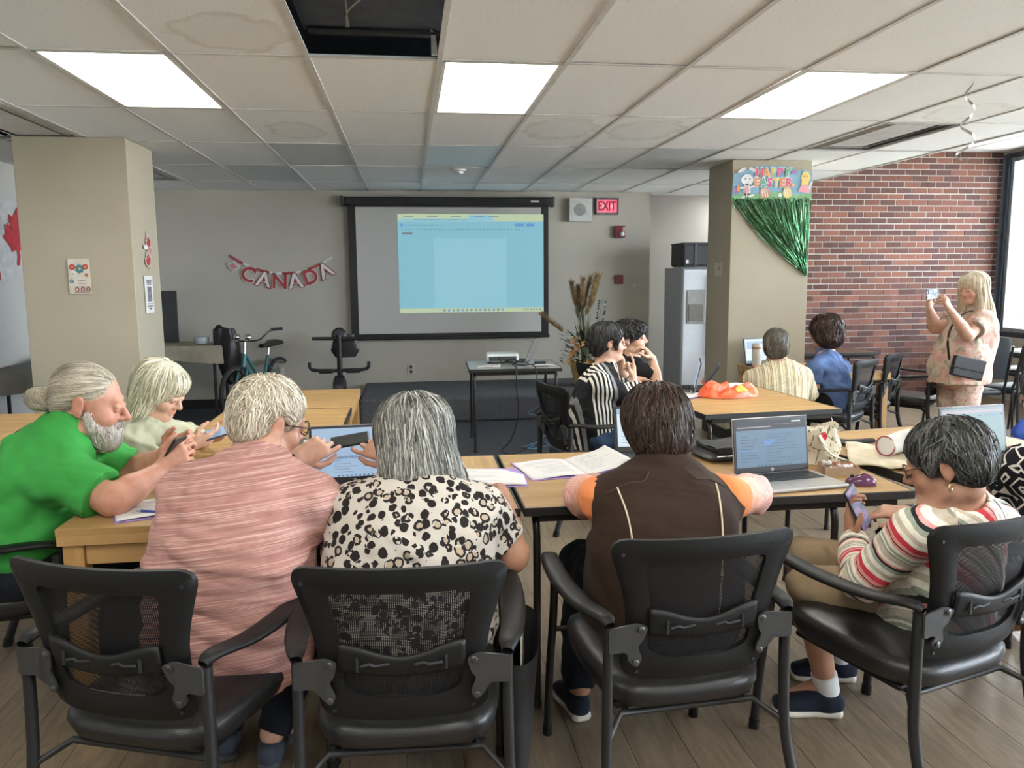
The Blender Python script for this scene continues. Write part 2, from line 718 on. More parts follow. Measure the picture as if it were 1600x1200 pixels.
def ceiling_light(k, r, label):
    root = empty('ceiling_light', (GX0 + (k + .5) * TW, GY0 + (r + .5) * TL, CEIL))
    tag(root, label, 'ceiling light', 'fluorescent panels in the ceiling')
    f = MB()
    hx, hy = TW / 2 - .012, TL / 2 - .012
    for sx, sy, w, h in ((0, 1, 2 * hx, .022), (0, -1, 2 * hx, .022), (1, 0, .022, 2 * hy), (-1, 0, .022, 2 * hy)):
        f.box((sx * (hx - .011), sy * (hy - .011), .004), (w, h, .014), .002)
    f.build('frame', M_FRAME, root)
    MB().box((0, 0, .012), (2 * hx - .03, 2 * hy - .03, .006)).build('diffuser', M_LENS, root)
    h = MB()
    h.box((0, 0, .08), (2 * hx - .02, 2 * hy - .02, .12))
    h.build('housing', M_FRAME, root)
    return root


ceiling_light(0, 0, 'glowing ceiling light panel nearest the left pillar')
ceiling_light(3, 0, 'glowing ceiling light panel in the middle, beside the open ceiling hole')
ceiling_light(6, 0, 'glowing ceiling light panel nearest the brick wall')
for (k, r), w_ in zip(LIGHTS[3:], ('left nearer', 'middle nearer', 'right nearer', 'left farther', 'middle farther', 'right farther')):
    ceiling_light(k, r, 'ceiling light panel behind the photographer, ' + w_ + ' one')
al_ = empty('ceiling_light', (4.35, 10.05, 2.555))
tag(al_, 'small ceiling light in the alcove above the fridge, hidden by the pillar', 'ceiling light')
MB().box((0, 0, -.01), (.6, .3, .02), .004).build('frame', M_FRAME, al_)
MB().box((0, 0, -.022), (.56, .26, .006)).build('diffuser', M_LENS, al_)

# open hole in the ceiling: loose wires, dangling edge
hx, hy = GX0 + 2.5 * TW, GY0 - .5 * TL
MB().box((hx, hy, CEIL + .125), (TW + .02, TL + .02, .01)).build('void_cover', plain('void_cover_slate', (.085, .110, .155), .8), ceil_o)  # added panel low over the hole; its slate colour stands for the dim void
wr = MB()
wr.tube(spline([(hx - .12, hy + .55, 2.655), (hx - .1, hy + .3, 2.63), (hx - .05, hy, 2.58), (hx + .16, hy - .3, 2.64), (hx + .2, hy - .5, 2.655)], 6), .003, 5)
wr.tube(spline([(hx - .1, hy + .45, 2.655), (hx - .1, hy + .38, 2.62), (hx - .08, hy - .2, 2.65)], 6), .003, 5)
wr.build('loose_wire', plain('pale_wire', (.45, .43, .38), .5), ceil_o)
MB().box((hx, hy + TL / 2 - .04, CEIL + .10), (TW - .03, .05, .012)).build('joist_flange', plain('grey_steel', (.10, .11, .12), .5, .5), ceil_o)
tb = MB()
tb.prism([(0, 0), (.03, .0), (.022, .09), (.0, .12)], (hx + TW / 2 - .04, hy + TL / 2 - .06, CEIL + .002), (1, 0, 0), (0, 0, 1), .004)
tb.build('torn_tile_edge', M_TILE, ceil_o)

# air vents
M_VENT = plain('vent_grey', (.50, .50, .49), .5)
for k, r in VENTS:
    root = empty('air_vent', (GX0 + (k + .5) * TW, GY0 + (r + .5) * TL, CEIL))
    tag(root, {(8, 1): 'square ceiling air vent close to the brick wall', (-2, 1): 'ceiling air vent above the left wall, in front of the left pillar', (-2, 3): 'far ceiling air vent behind the left pillar'}[(k, r)], 'air vent', 'ceiling vents')
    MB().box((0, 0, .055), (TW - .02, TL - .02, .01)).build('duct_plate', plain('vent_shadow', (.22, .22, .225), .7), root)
    f = MB()
    for s in range(2):
        w, h = TW - .016 - s * .13, TL - .016 - s * .13
        z = .012 + s * .006
        for sx, sy, a, b in ((0, 1, w, .05), (0, -1, w, .05), (1, 0, .05, h), (-1, 0, .05, h)):
            Mx = Matrix.Rotation(.5 * sy, 3, 'X') @ Matrix.Rotation(-.5 * sx, 3, 'Y')
            f.box((sx * (w / 2 - .025), sy * (h / 2 - .025), z), (a, b, .004), 0, Mx)
    f.build('louvre', M_VENT, root)
    MB().box((0, 0, .012), (TW - .30, TL - .30, .006), .002).build('centre_plate', M_VENT, root)

# smoke detector
sd = empty('smoke_detector', (.5, 7.77, CEIL))
tag(sd, 'round white smoke detector on the ceiling before the screen', 'smoke detector')
MB().lathe([(.075, 0), (.075, -.012), (.06, -.016)], seg=24).build('base', plain('white_plastic', (.7, .7, .68), .4), sd, True)
MB().lathe([(.055, -.016), (.05, -.035), (.03, -.045), (.0, -.047)], seg=24).build('sensor', plain('white_plastic', (.7, .7, .68), .4), sd, True)

# window wall on the right
M_ALU = plain('dark_window_frame', (.09, .11, .14), .35, .6)
M_ALU2 = plain('grey_window_frame', (.36, .41, .46), .35, .6)
m = NT('window_glass')
tr_ = m.n('ShaderNodeBsdfTransparent')
gl = m.n('ShaderNodeBsdfGlossy')
gl.inputs['Roughness'].default_value = .02
fr = m.n('ShaderNodeFresnel')
fr.inputs['IOR'].default_value = 1.25
mx = m.n('ShaderNodeMixShader')
m.l(fr.outputs[0], mx.inputs[0])
m.l(tr_.outputs[0], mx.inputs[1])
m.l(gl.outputs[0], mx.inputs[2])
m.l(mx.outputs[0], m.out.inputs['Surface'])
M_GLASS = m.mat
wall('wall_right', (RIGHTX + .1, 2.7, .38), (.2, 12.8, .76), M_WALL)
wall('wall_right_upper', (RIGHTX + .1, 2.7, HIGH + .1), (.2, 12.8, .26), M_WALL)
wall('wall_right_end', (RIGHTX + .1, 9.12, 1.5), (.2, .22, 3.1), M_ALU)
SILL, HEAD = .76, 2.95
edges = [8.98, 6.9, 4.8, 2.7, .6, -1.5, -3.5]
for i in range(6):
    y1, y0 = edges[i], edges[i + 1]
    root = empty('window_%d' % (i + 1), (RIGHTX + .08, (y0 + y1) / 2, SILL))
    tag(root, kind='structure')
    f = MB()
    h, w = HEAD - SILL, y1 - y0
    for yy in (-w / 2 + .03, w / 2 - .03):
        f.box((0, yy, h / 2), (.13, .06, h), .006)
    for zz in (.03, h - .03):
        f.box((0, 0, zz), (.13, w - .12, .06), .006)
    f.build('window_frame', M_ALU, root)
    g = MB()
    for yy in (-w / 2 + .085, w / 2 - .085):
        g.box((.0, yy, h / 2), (.07, .05, h - .12), .006)
    for zz in (.085, h - .085):
        g.box((.0, 0, zz), (.07, w - .22, .05), .006)
    g.build('sash', M_ALU2, root)
    MB().box((.0, 0, h / 2), (.006, w - .2, h - .2)).build('pane', M_GLASS, root)

# outside: ground, a pale building, bushes
tag(MB().box((34, 8, -.5), (54, 90, .1)).build('ground', plain('pale_ground', (.55, .54, .51), .9)), kind='structure')
bd = empty('apartment_building', (34, 40, -.45))
tag(bd, 'pale apartment building seen through the window', 'building')
MB().box((0, 0, 7), (14, 22, 14), .05).build('wall', plain('pale_facade', (.62, .62, .60), .9), bd)
for lv in range(4):
    for q in range(7):
        MB().box((-6.98, -9.4 + q * 3.1, 2.2 + lv * 3.1), (.12, 1.7, 1.7), .02).build('window', plain('facade_window', (.03, .045, .065), .9), bd)
        MB().box((-5.6 + q * 1.9, -11.0, 2.2 + lv * 3.1), (1.2, .12, 1.7), .02).build('window', plain('facade_window', (.03, .045, .065), .9), bd)
M_LEAFOUT = plain('bush_leaf', (.20, .27, .12), .7, var=.4)
for bi, (x, y, s) in enumerate(((13.5, 14.5, 1.0), (14.6, 17.2, 1.3), (17, 20.5, 1.5))):
    bu = empty('bush', (x, y, -.45))
    tag(bu, ['small round bush outside the window', 'leafy bush outside the window, before the building', 'tallest bush outside the window'][bi], 'bush')
    r_ = random.Random(bi)
    st, lf = MB(), MB()
    for q in range(7):
        st.tube([(0, 0, 0), (r_.uniform(-.4, .4) * s, r_.uniform(-.4, .4) * s, 1.1 * s)], [.03, .012], 5)
    for q in range(420):
        a, b, rr = r_.uniform(0, 6.28), r_.uniform(-1, 1), s * r_.uniform(.5, .95)
        c0 = Vector((math.cos(a) * math.sqrt(1 - b * b) * rr, math.sin(a) * math.sqrt(1 - b * b) * rr, 1.0 * s + b * rr * .9))
        d = Vector((r_.uniform(-1, 1), r_.uniform(-1, 1), r_.uniform(-.5, .8))).normalized() * .13
        e = d.cross(Vector((0, 0, 1))).normalized() * .05
        lf.add([c0 - d, c0 + e, c0 + d, c0 - e], [(0, 1, 2, 3)])
    st.build('stem', plain('bark', (.12, .09, .06), .9), bu)
    lo = lf.build('leaves', M_LEAFOUT, bu)
    lo['kind'] = 'stuff'

# ------------------------------------------------------------------ furniture: chairs
M_FRAME_BLK = plain('chair_metal', (.015, .015, .0155), .45, .1, bump=.12, bscale=300)
M_PLASTIC = plain('chair_plastic', (.008, .008, .0082), .5, bump=.15, bscale=260, spec=.3)
M_VINYL = plain('black_vinyl', (.014, .014, .015), .38, bump=.2, bscale=140)
M_BRACKET = plain('bracket_grey', (.055, .056, .058), .45, .3)
M_SCREW = plain('screw_steel', (.10, .10, .10), .35, .8)
m = NT('chair_mesh_fabric')
vec = m.coord()
sx = m.xyz(vec)
pa = m.math('SINE', m.math('MULTIPLY', sx[0], 2 * math.pi / .0046))
pb = m.math('SINE', m.math('MULTIPLY', sx[2], 2 * math.pi / .0040))
hole = m.math('GREATER_THAN', m.math('ADD', pa, pb), 1.12)
tr_ = m.n('ShaderNodeBsdfTransparent')
mx = m.n('ShaderNodeMixShader')
m.color((.010, .010, .011)).set(.6, spec=.25)
m.l(hole, mx.inputs[0])
m.l(m.b.outputs[0], mx.inputs[1])
m.l(tr_.outputs[0], mx.inputs[2])
m.l(mx.outputs[0], m.out.inputs['Surface'])
M_MESH = m.mat


def back_y(x, z):
    return -.235 - (z - .46) * .20 + .75 * x * x


def round_poly(pts, r, n=5):
    out = []
    k = len(pts)
    for i in range(k):
        p0, p, p1 = Vector(pts[i - 1]), Vector(pts[i]), Vector(pts[(i + 1) % k])
        rr = r[i] if isinstance(r, (list, tuple)) else r
        a, b = p + (p0 - p).normalized() * rr, p + (p1 - p).normalized() * rr
        for j in range(n + 1):
            t = j / n
            out.append(a * (1 - t) ** 2 + p * 2 * t * (1 - t) + b * t * t)
    return out


def resample(poly, n):
    P = [Vector(p) for p in poly]
    k = len(P)
    L = [0.0]
    for i in range(k):
        L.append(L[-1] + (P[(i + 1) % k] - P[i]).length)
    out = []
    for j in range(n):
        s = L[-1] * j / n
        i = max(q for q in range(k) if L[q] <= s + 1e-9)
        t = (s - L[i]) / max(1e-9, L[i + 1] - L[i])
        out.append(P[i].lerp(P[(i + 1) % k], t))
    return out


def warp_ring(mb, outer, inner, warp, th, n=96, radial=3):
    """band between two outlines (x, z), laid on the back's surface with thickness th"""
    def angsort(poly):
        P = resample(poly, n)
        c = sum(P, Vector((0, 0))) / n
        s = min(range(n), key=lambda i: (abs(P[i].x) + (0 if P[i].y > c.y else 9)))
        P = P[s:] + P[:s]
        area = sum(P[i - 1].x * P[i].y - P[i].x * P[i - 1].y for i in range(n))
        return P if area > 0 else [P[0]] + P[:0:-1]
    O, I = angsort(outer), angsort(inner)
    vs, fs = [], []
    layers = []
    for side in (0, 1):
        for q in range(radial + 1):
            t = q / radial
            e = th * .5 * (1 - .45 * abs(2 * t - 1) ** 4)
            row = []
            for i in range(n):
                p = O[i].lerp(I[i], t)
                row.append(len(vs))
                vs.append((p.x, warp(p.x, p.y) + (e if side else -e), p.y))
            layers.append(row)
    R = radial + 1
    for side in (0, 1):
        for q in range(radial):
            a, b = layers[side * R + q], layers[side * R + q + 1]
            for i in range(n):
                j = (i + 1) % n
                fs.append((a[i], a[j], b[j], b[i]))
    for q in (0, radial):
        a, b = layers[q], layers[R + q]
        for i in range(n):
            j = (i + 1) % n
            fs.append((a[i], a[j], b[j], b[i]))
    mb.add(vs, fs)


def make_chair(name, label):
    t = empty(name)
    tag(t, label, 'chair', 'black mesh back guest chairs')
    # seat
    def seat_fn(u, v):
        a = 2 * math.pi * u
        ca, sa = math.cos(a), math.sin(a)
        q = 1.0 / (abs(ca) ** 5 + abs(sa) ** 5) ** .2
        prof = [(0, -.034), (.78, -.034), (.95, -.026), (1.0, -.006), (.99, .012), (.93, .026), (.80, .034), (.5, .037), (0, .034)]
        k = v * (len(prof) - 1)
        i = min(int(k), len(prof) - 2)
        f = k - i
        r = prof[i][0] * (1 - f) + prof[i + 1][0] * f
        z = prof[i][1] * (1 - f) + prof[i + 1][1] * f
        x, y = .242 * q * ca * r, .245 * q * sa * r
        return Vector((x * (1 - .08 * (y < 0) * abs(y) / .24), y * 1.05 + .022, .432 + z * (1.0 if z > 0 else 1.65) + (.012 if y > .1 else 0) * (y - .1) / .14 - .010 * (1 - (x / .25) ** 2) * (z > 0)))
    MB().grid(seat_fn, 40, 16, True).build('seat', M_VINYL, t, True, 60)
    MB().box((0, .03, .372), (.40, .40, .02), .008).build('seat_pan', M_PLASTIC, t)
    # legs, each its own
    for s in (-1, 1):
        g = MB()
        pts = spline([(s * .262, .335, .012), (s * .258, .315, .25), (s * .252, .290, .45), (s * .250, .285, .60)], 5)
        g.tube(pts, [.0135] * len(pts), 10, 1.0, 1.25, (0, 1, 0))
        lo = g.build('leg', M_FRAME_BLK, t, True, 50)
        MB().tube([(s * .262, .335, 0), (s * .262, .333, .035)], [.017, .016], 10, 1, 1.2, (0, 1, 0)).build('foot_cap', M_PLASTIC, lo, True, 50)
        g = MB()
        pts = spline([(s * .272, -.355, .012), (s * .262, -.305, .16), (s * .252, -.262, .30), (s * .248, -.252, .45), (s * .246, -.250, .635)], 5)
        g.tube(pts, [.0135] * len(pts), 10, 1.0, 1.25, (0, 1, 0))
        lo = g.build('leg', M_FRAME_BLK, t, True, 50)
        MB().tube([(s * .272, -.356, 0), (s * .271, -.348, .035)], [.017, .016], 10, 1, 1.2, (0, 1, 0)).build('foot_cap', M_PLASTIC, lo, True, 50)
        # armrest: a blade that widens forwards
        P = spline([(s * .246, -.262, .645), (s * .252, -.225, .655), (s * .272, -.10, .640), (s * .284, .06, .640), (s * .282, .20, .648), (s * .266, .290, .640), (s * .256, .318, .615)], 5)
        n = len(P) - 1
        def arm_fn(u, v, P=P, n=n):
            i = min(int(round(v * n)), n)
            d = (P[min(i + 1, n)] - P[max(i - 1, 0)]).normalized()
            w = .013 + .018 * math.sin(math.pi * min(1, v * 1.02) ** .9) + .004 * v
            side = Vector((d.y, -d.x, 0)).normalized()
            up = side.cross(d)
            if up.z < 0:
                up = -up
            a = 2 * math.pi * u
            q = 1.0 / (abs(math.cos(a)) ** 3 + abs(math.sin(a)) ** 3) ** .333
            return P[i] + side * (w * q * math.cos(a)) + up * (.0105 * q * math.sin(a))
        MB().grid(arm_fn, 12, n, True).build('armrest', M_PLASTIC, t, True, 70)
    # stretcher bars under the seat
    b = MB()
    b.tube([(-.254, -.265, .325), (-.19, -.19, .362), (.19, -.19, .362), (.254, -.265, .325)], .009, 8)
    b.tube([(-.255, .30, .385), (.255, .30, .385)], .009, 8)
    b.tube([(-.17, -.19, .362), (-.17, .30, .385)], .009, 8)
    b.tube([(.17, -.19, .362), (.17, .30, .385)], .009, 8)
    b.build('stretcher', M_FRAME_BLK, t, True, 50)
    # back
    outer = round_poly([(-.258, .872), (.258, .872), (.188, .66), (.205, .50), (.16, .475), (-.16, .475), (-.205, .50), (-.188, .66)], [.045, .045, .10, .03, .03, .03, .03, .10])
    outer = [Vector((p.x, p.y + (.016 * (1 - (p.x / .26) ** 2) if p.y > .8 else 0))) for p in outer]
    inner = round_poly([(-.165, .815), (.165, .815), (.138, .66), (.142, .562), (.10, .548), (-.10, .548), (-.142, .562), (-.138, .66)], [.02, .02, .06, .02, .03, .03, .02, .06])
    inner = [Vector((p.x, p.y - (.012 * (1 - (p.x / .14) ** 2) if p.y < .56 else 0))) for p in inner]
    f = MB()
    warp_ring(f, outer, inner, back_y, .026)
    f.build('back_frame', M_PLASTIC, t, True, 60)
    mh = MB()
    mh.grid(lambda u, v: Vector(((u - .5) * .36, back_y((u - .5) * .36, .54 + v * .30) + .004, .54 + v * .30)), 14, 12)
    mh.build('back_mesh', M_MESH, t, True)
    # lumbar band with two slots
    lb = MB()
    def band(u, v):
        x = (u - .5) * .292
        zc = .640 + .010 * math.cos(x / .146 * math.pi) * -1
        z = zc + (v - .5) * (.062 - .012 * math.cos(x / .146 * math.pi))
        return Vector((x, back_y(x, z) - .014 - .004 * math.cos((v - .5) * 3), z))
    lb.grid(band, 24, 5)
    lo = lb.build('lumbar_band', M_PLASTIC, t, True, solid=.010)
    for s in (-1, 1):
        k = MB()
        x0 = s * .062
        k.tube([(x0 - .033, back_y(x0, .64) - .023, .636), (x0 - .012, back_y(x0, .64) - .024, .641), (x0, back_y(x0, .64) - .024, .636), (x0 + .033, back_y(x0, .64) - .023, .640)], .0042, 6)
        k.box((x0 + s * .040, back_y(x0, .64) - .022, .640), (.006, .006, .034))
        k.build('adjuster', M_DARK, lo)
    # brackets to the rear posts
    for s in (-1, 1):
        poly = round_poly([(.252, .640), (.175, .650), (.150, .640), (.160, .600), (.172, .585), (.158, .545), (.172, .520), (.190, .535), (.203, .572), (.252, .575)], .008, 3)
        k = MB()
        n0 = len(poly)
        vs = []
        for dy in (-.006, .0):
            for p in poly:
                x = s * p.x
                yy = back_y(x, p.y) - .021 if p.x < .2 else (-.268 if p.x > .22 else -.262)
                vs.append((x, yy + dy, p.y))
        fs = [tuple(range(n0)), tuple(range(2 * n0 - 1, n0 - 1, -1))] + [(i, (i + 1) % n0, n0 + (i + 1) % n0, n0 + i) for i in range(n0)]
        k.add(vs, fs)
        br_ = k.build('bracket', M_BRACKET, t, True, 30)
        for (x, z) in ((.167, .634), (.173, .535)):
            x *= s
            MB().lathe([(.009, 0), (.009, .003), (.006, .005), (.0, .005)], (x, back_y(x, z) - .0265, z), 12, (0, -1, 0)).build('screw', M_SCREW, br_, True)
    for s in (-1, 1):
        for (x, z) in ((.222, .838), (.165, .502)):
            MB().lathe([(.005, 0), (.005, .002), (.0, .0025)], (s * x, back_y(x, z) - .0135, z), 10, (0, -1, 0)).build('rivet', M_DARK, t)
    return t


chair0 = make_chair('mesh_chair', 'mesh back chair of the man in the pink striped shirt')
_first = [True]


def place_chair(x, y, rz, label):
    o = chair0 if _first[0] else copy_tree(chair0)
    _first[0] = False
    o.location = (x, y, 0)
    o.rotation_euler = (0, 0, math.radians(rz))
    o['label'] = label
    return o


place_chair(-.63, 2.13, -20, 'mesh back chair of the man in the pink striped shirt')
place_chair(-.02, 2.04, -3, 'mesh back chair of the woman in the leopard print top')
place_chair(.712, 2.14, 4, 'mesh back chair of the woman in the brown vest')
place_chair(1.475, 2.15, 17, 'mesh back chair of the woman in the multicoloured striped top')
place_chair(-1.52, 2.98, -82, 'mesh back chair of the man in the green shirt')
place_chair(-1.38, 3.72, -84, 'mesh back chair of the woman in the pale green blouse')
place_chair(1.12, 4.80, -78, 'mesh back chair of the woman in the black and white striped blouse')
place_chair(1.62, 5.86, -60, 'mesh back chair of the young man in the black shirt')
place_chair(3.33, 5.93, 40, 'mesh back chair standing behind the person in the blue shirt')
place_chair(3.80, 6.30, 42, 'empty mesh back chair beside the person in blue, with papers on its seat')
place_chair(2.16, 2.45, 4, 'mesh back chair of the person at the photo edge')
place_chair(-2.05, 4.10, -70, 'empty mesh back chair before the left pillar')

# ------------------------------------------------------------------ furniture: tables
def wood_mat(name, cols, stripw=.045, along='x', rough=.45):
    m = NT(name)
    vec = m.coord()
    s = m.xyz(vec)
    u, v = (s[0], s[1]) if along == 'x' else (s[1], s[0])
    row = m.math('FLOOR', m.math('DIVIDE', v, stripw))
    wn = m.n('ShaderNodeTexWhiteNoise', noise_dimensions='1D')
    m.l(row, wn.inputs['W'])
    seg = m.math('FLOOR', m.math('ADD', m.math('DIVIDE', u, .42), m.math('MULTIPLY', wn.outputs['Value'], 7.0)))
    wn2 = m.n('ShaderNodeTexWhiteNoise', noise_dimensions='2D')
    cb = m.n('ShaderNodeCombineXYZ')
    m.l(row, cb.inputs[0])
    m.l(seg, cb.inputs[1])
    m.l(cb.outputs[0], wn2.inputs['Vector'])
    base = m.ramp(wn2.outputs['Value'], [(0, cols[0]), (.35, cols[1]), (.7, cols[2]), (1, cols[3])])
    sc = (2.2, 46, 10) if along == 'x' else (46, 2.2, 10)
    g = m.noise(m.coord(scale=sc), 1.0, 5, .65, .6)
    c = m.mix(m.ramp(g, [(.35, (.55,) * 3), (.65, (0, 0, 0))]), base, tuple(x * .72 for x in cols[0]))
    m.color(c).set(rough, spec=.4)
    m.bump(g, .05, .001)
    return m.mat


WC = [(.37, .215, .078), (.44, .272, .106), (.50, .322, .138), (.40, .245, .094)]
M_WOODX = wood_mat('strip_wood_long', WC)
M_WOODY = wood_mat('strip_wood_cross', WC, along='y')
M_EDGEW = wood_mat('edge_wood', [(.42, .24, .09), (.50, .30, .12), (.54, .33, .14), (.40, .22, .08)], .03)
M_LEGW = wood_mat('leg_wood', [(.44, .24, .085), (.50, .28, .10), (.50, .29, .11), (.46, .25, .09)], .08, 'y')
M_EDGEB = plain('black_edge', (.018, .016, .015), .45)
M_TUBE = plain('dark_brown_tube', (.022, .018, .016), .35, .2)
M_GREYTOP = plain('grey_laminate', (.42, .42, .40), .35, var=.05)


def tube_table(label, cx, cy, w, d, rz=0, h=.74, top=None, legs=None, group='tables with black tube legs', name='tube_leg_table'):
    t = empty(name, (cx, cy, 0), math.radians(rz))
    tag(t, label, 'table', group)
    MB().box((0, 0, h - .0125), (w - .006, d - .006, .025), .002).build('tabletop', top or M_WOODX, t)
    e = MB()
    for (x, y, a, b) in ((0, d / 2, w + .004, .008), (0, -d / 2, w + .004, .008), (w / 2, 0, .008, d + .004), (-w / 2, 0, .008, d + .004)):
        e.box((x, y, h - .014), (a, b, .030), .002)
    e.build('edge_band', M_EDGEB, t)
    for s in (-1, 1):
        MB().box((0, s * (d / 2 - .03), h - .04), (w - .10, .022, .034), .003).build('rail', M_TUBE, t)
    xs = legs or (-w / 2 + .045, w / 2 - .045)
    for x in xs:
        for s in (-1, 1):
            y = s * (d / 2 - .03)
            g = MB()
            pts = [(x, y, .0), (x, y, h - .11)] + spline([(x, y, h - .11), (x, y - s * .012, h - .072), (x, y - s * .045, h - .045), (x, y - s * .09, h - .040)], 4)[1:] + [(x, s * .01, h - .040)]
            g.tube(pts, .0135, 10, ref=(1, 0, 0))
            lo = g.build('leg', M_TUBE, t, True, 50)
            MB().lathe([(.016, 0), (.016, .02), (.0145, .024)], (x, y, 0), 12).build('foot_cap', M_DARK, lo, True)
    return t


def wood_table(label, cx, cy, w, d, rz=0, h=.74, top=None):
    t = empty('wood_leg_table', (cx, cy, 0), math.radians(rz))
    tag(t, label, 'table', 'wooden tables with square legs')
    MB().box((0, 0, h - .012), (w, d, .024), .002).build('tabletop', top or M_WOODX, t)
    e = MB()
    for (x, y, a, b) in ((0, d / 2 - .01, w - .004, .02), (0, -d / 2 + .01, w - .004, .02), (w / 2 - .01, 0, .02, d - .044), (-w / 2 + .01, 0, .02, d - .044)):
        e.box((x, y, h - .040), (a, b, .033), .002)
    e.build('edge_strip', M_EDGEW, t)
    a = MB()
    for (x, y, p, q) in ((0, d / 2 - .03, w - .16, .02), (0, -d / 2 + .03, w - .16, .02), (w / 2 - .03, 0, .02, d - .16), (-w / 2 + .03, 0, .02, d - .16)):
        a.box((x, y, h - .094), (p, q, .064), .003)
    a.build('apron', M_EDGEW, t)
    for sx in (-1, 1):
        for sy in (-1, 1):
            g = MB().box((sx * (w / 2 - .045), sy * (d / 2 - .045), (h - .058) / 2 + .004), (.065, .065, h - .066), .005)
            lo = g.build('leg', M_LEGW, t)
            MB().box((sx * (w / 2 - .045), sy * (d / 2 - .045), .005), (.05, .05, .01), .002).build('foot_pad', M_DARK, lo)
    return t


TH = .74
wood_table('thick edged wooden table corner between the green shirted and pink shirted men', -.755, 3.345, .745, 1.50, top=M_WOODX)
tube_table('wooden topped table farther up the left row, in front of the end table', -.735, 4.49, .745, .755)
wood_table('wooden table with square legs at the far end of the left row', -.735, 5.305, .76, .83)
tube_table('table before the woman in the leopard print top', -.005, 3.015, .725, .83, top=M_WOODY)
tube_table('long table before the woman in the brown vest, with black edge', 1.092, 3.015, 1.43, .83, legs=(-.67, .43))
tube_table('table behind the tote bag carrying the farther open laptop', 2.37, 3.23, 1.02, .98, 8.5)
tube_table('table of the woman in black and white stripes, orange bag on it', 2.045, 4.80, .86, 1.02, 4)
tube_table('light grey topped projector table before the screen', .915, 7.10, .80, .74, -2, top=M_GREYTOP)
wood_table('side table standing against the right pillar', 3.42, 6.42, .95, .86, h=.725)
wood_table('wooden table behind the man in green, beside the left pillar', -2.62, 4.62, 1.1, .75)

# ------------------------------------------------------------------ things on walls, tables and floor
def on(px, py, z):
    d = AF + AR * (px - 800) / FPX - AU * (py - 600) / FPX
    p = d * ((z - CAMZ) / d[2])
    return Vector((p[0], p[1], z))


def flat(mb, o, ux, uy, x0, y0, x1, y1, lift=0.0):
    ux, uy, o = Vector(ux), Vector(uy), Vector(o)
    n = ux.cross(uy).normalized() * lift
    mb.add([o + ux * x0 + uy * y0 + n, o + ux * x1 + uy * y0 + n, o + ux * x1 + uy * y1 + n, o + ux * x0 + uy * y1 + n], [(0, 1, 2, 3)])


def flats(name, parent, o, ux, uy, items, lift0=.0006):
    """flat print: items (material, [(x0, y0, x1, y1), ...]) laid one over the other"""
    mb = MB()
    mats = []
    for i, (mt, rects) in enumerate(items):
        mats.append(mt)
        mb.m = i
        for r in rects:
            flat(mb, o, ux, uy, *r, lift=lift0 * (i + 1))
    return mb.build(name, mats, parent)


LEAF = [(0, 1.0), (.16, .68), (.36, .78), (.28, .30), (.52, .53), (.58, .40), (.86, .45), (.76, .17), (.90, .08), (.46, -.27), (.51, -.42), (.06, -.36), (.06, -.85)]
LEAF = LEAF + [(-x, y) for x, y in LEAF[::-1][:-1]]
M_WHITE = plain('white_card', (.66, .66, .64), .7, var=.04)
M_RED = plain('flag_red', (.50, .045, .055), .7)
M_WPLAST = plain('white_plastic', (.7, .7, .68), .4)
M_BLACKPL = plain('black_plastic', (.014, .014, .016), .4)
M_DKGREY = plain('dark_grey_plastic', (.045, .047, .05), .45)
M_INK = plain('printed_ink', (.10, .10, .12), .8)
M_STEEL = plain('steel', (.45, .45, .46), .3, .9)
WY = BACKY - .002

# projection screen
sc = empty('projection_screen', (.51, BACKY - .06, .79))
tag(sc, 'pull-down white projection screen with black borders on the back wall', 'projection screen')
SX = lambda x: x - .51
MB().box((0, 0, 1.625), (2.46, .10, .10), .012).build('housing', M_BLACKPL, sc)
for s in (-1, 1):
    MB().box((s * 1.245, 0, 1.625), (.03, .11, .12), .006).build('end_cap', M_DKGREY, sc)
MB().box((1.02, -.052, 1.625), (.10, .004, .02)).build('maker_plate', M_WPLAST, sc)
MB().box((0, .0, .80), (2.38, .004, 1.57)).build('border', M_BLACKPL, sc)
MB().box((0, -.003, .815), (2.20, .003, 1.49)).build('canvas', plain('screen_fabric', (.50, .50, .48), .8, var=.02), sc)
b = MB()
b.tube([(-1.20, 0, .015), (1.20, 0, .015)], .018, 10)
b.build('weight_bar', M_BLACKPL, sc, True)
E_PAGE = glow('beam_page', (.28, .63, .76), .345)  # the projector's light on the canvas, put in as glowing flat colours
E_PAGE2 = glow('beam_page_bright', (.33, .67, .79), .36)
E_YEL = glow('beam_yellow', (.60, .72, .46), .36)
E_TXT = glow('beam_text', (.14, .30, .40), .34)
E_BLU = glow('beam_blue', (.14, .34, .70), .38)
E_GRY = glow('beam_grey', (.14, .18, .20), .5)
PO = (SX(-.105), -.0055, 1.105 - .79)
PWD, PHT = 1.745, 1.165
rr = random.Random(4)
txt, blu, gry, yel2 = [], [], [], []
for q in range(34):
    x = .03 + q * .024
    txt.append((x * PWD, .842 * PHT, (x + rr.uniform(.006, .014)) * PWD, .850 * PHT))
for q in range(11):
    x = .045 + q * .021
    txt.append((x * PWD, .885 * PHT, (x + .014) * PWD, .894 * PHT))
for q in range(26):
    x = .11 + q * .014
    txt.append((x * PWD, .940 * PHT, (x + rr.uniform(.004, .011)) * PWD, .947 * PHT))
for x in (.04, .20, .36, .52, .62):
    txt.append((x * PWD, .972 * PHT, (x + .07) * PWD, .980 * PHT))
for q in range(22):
    txt.append((.008 * PWD, (.06 + q * .024) * PHT, .012 * PWD, (.063 + q * .024) * PHT))
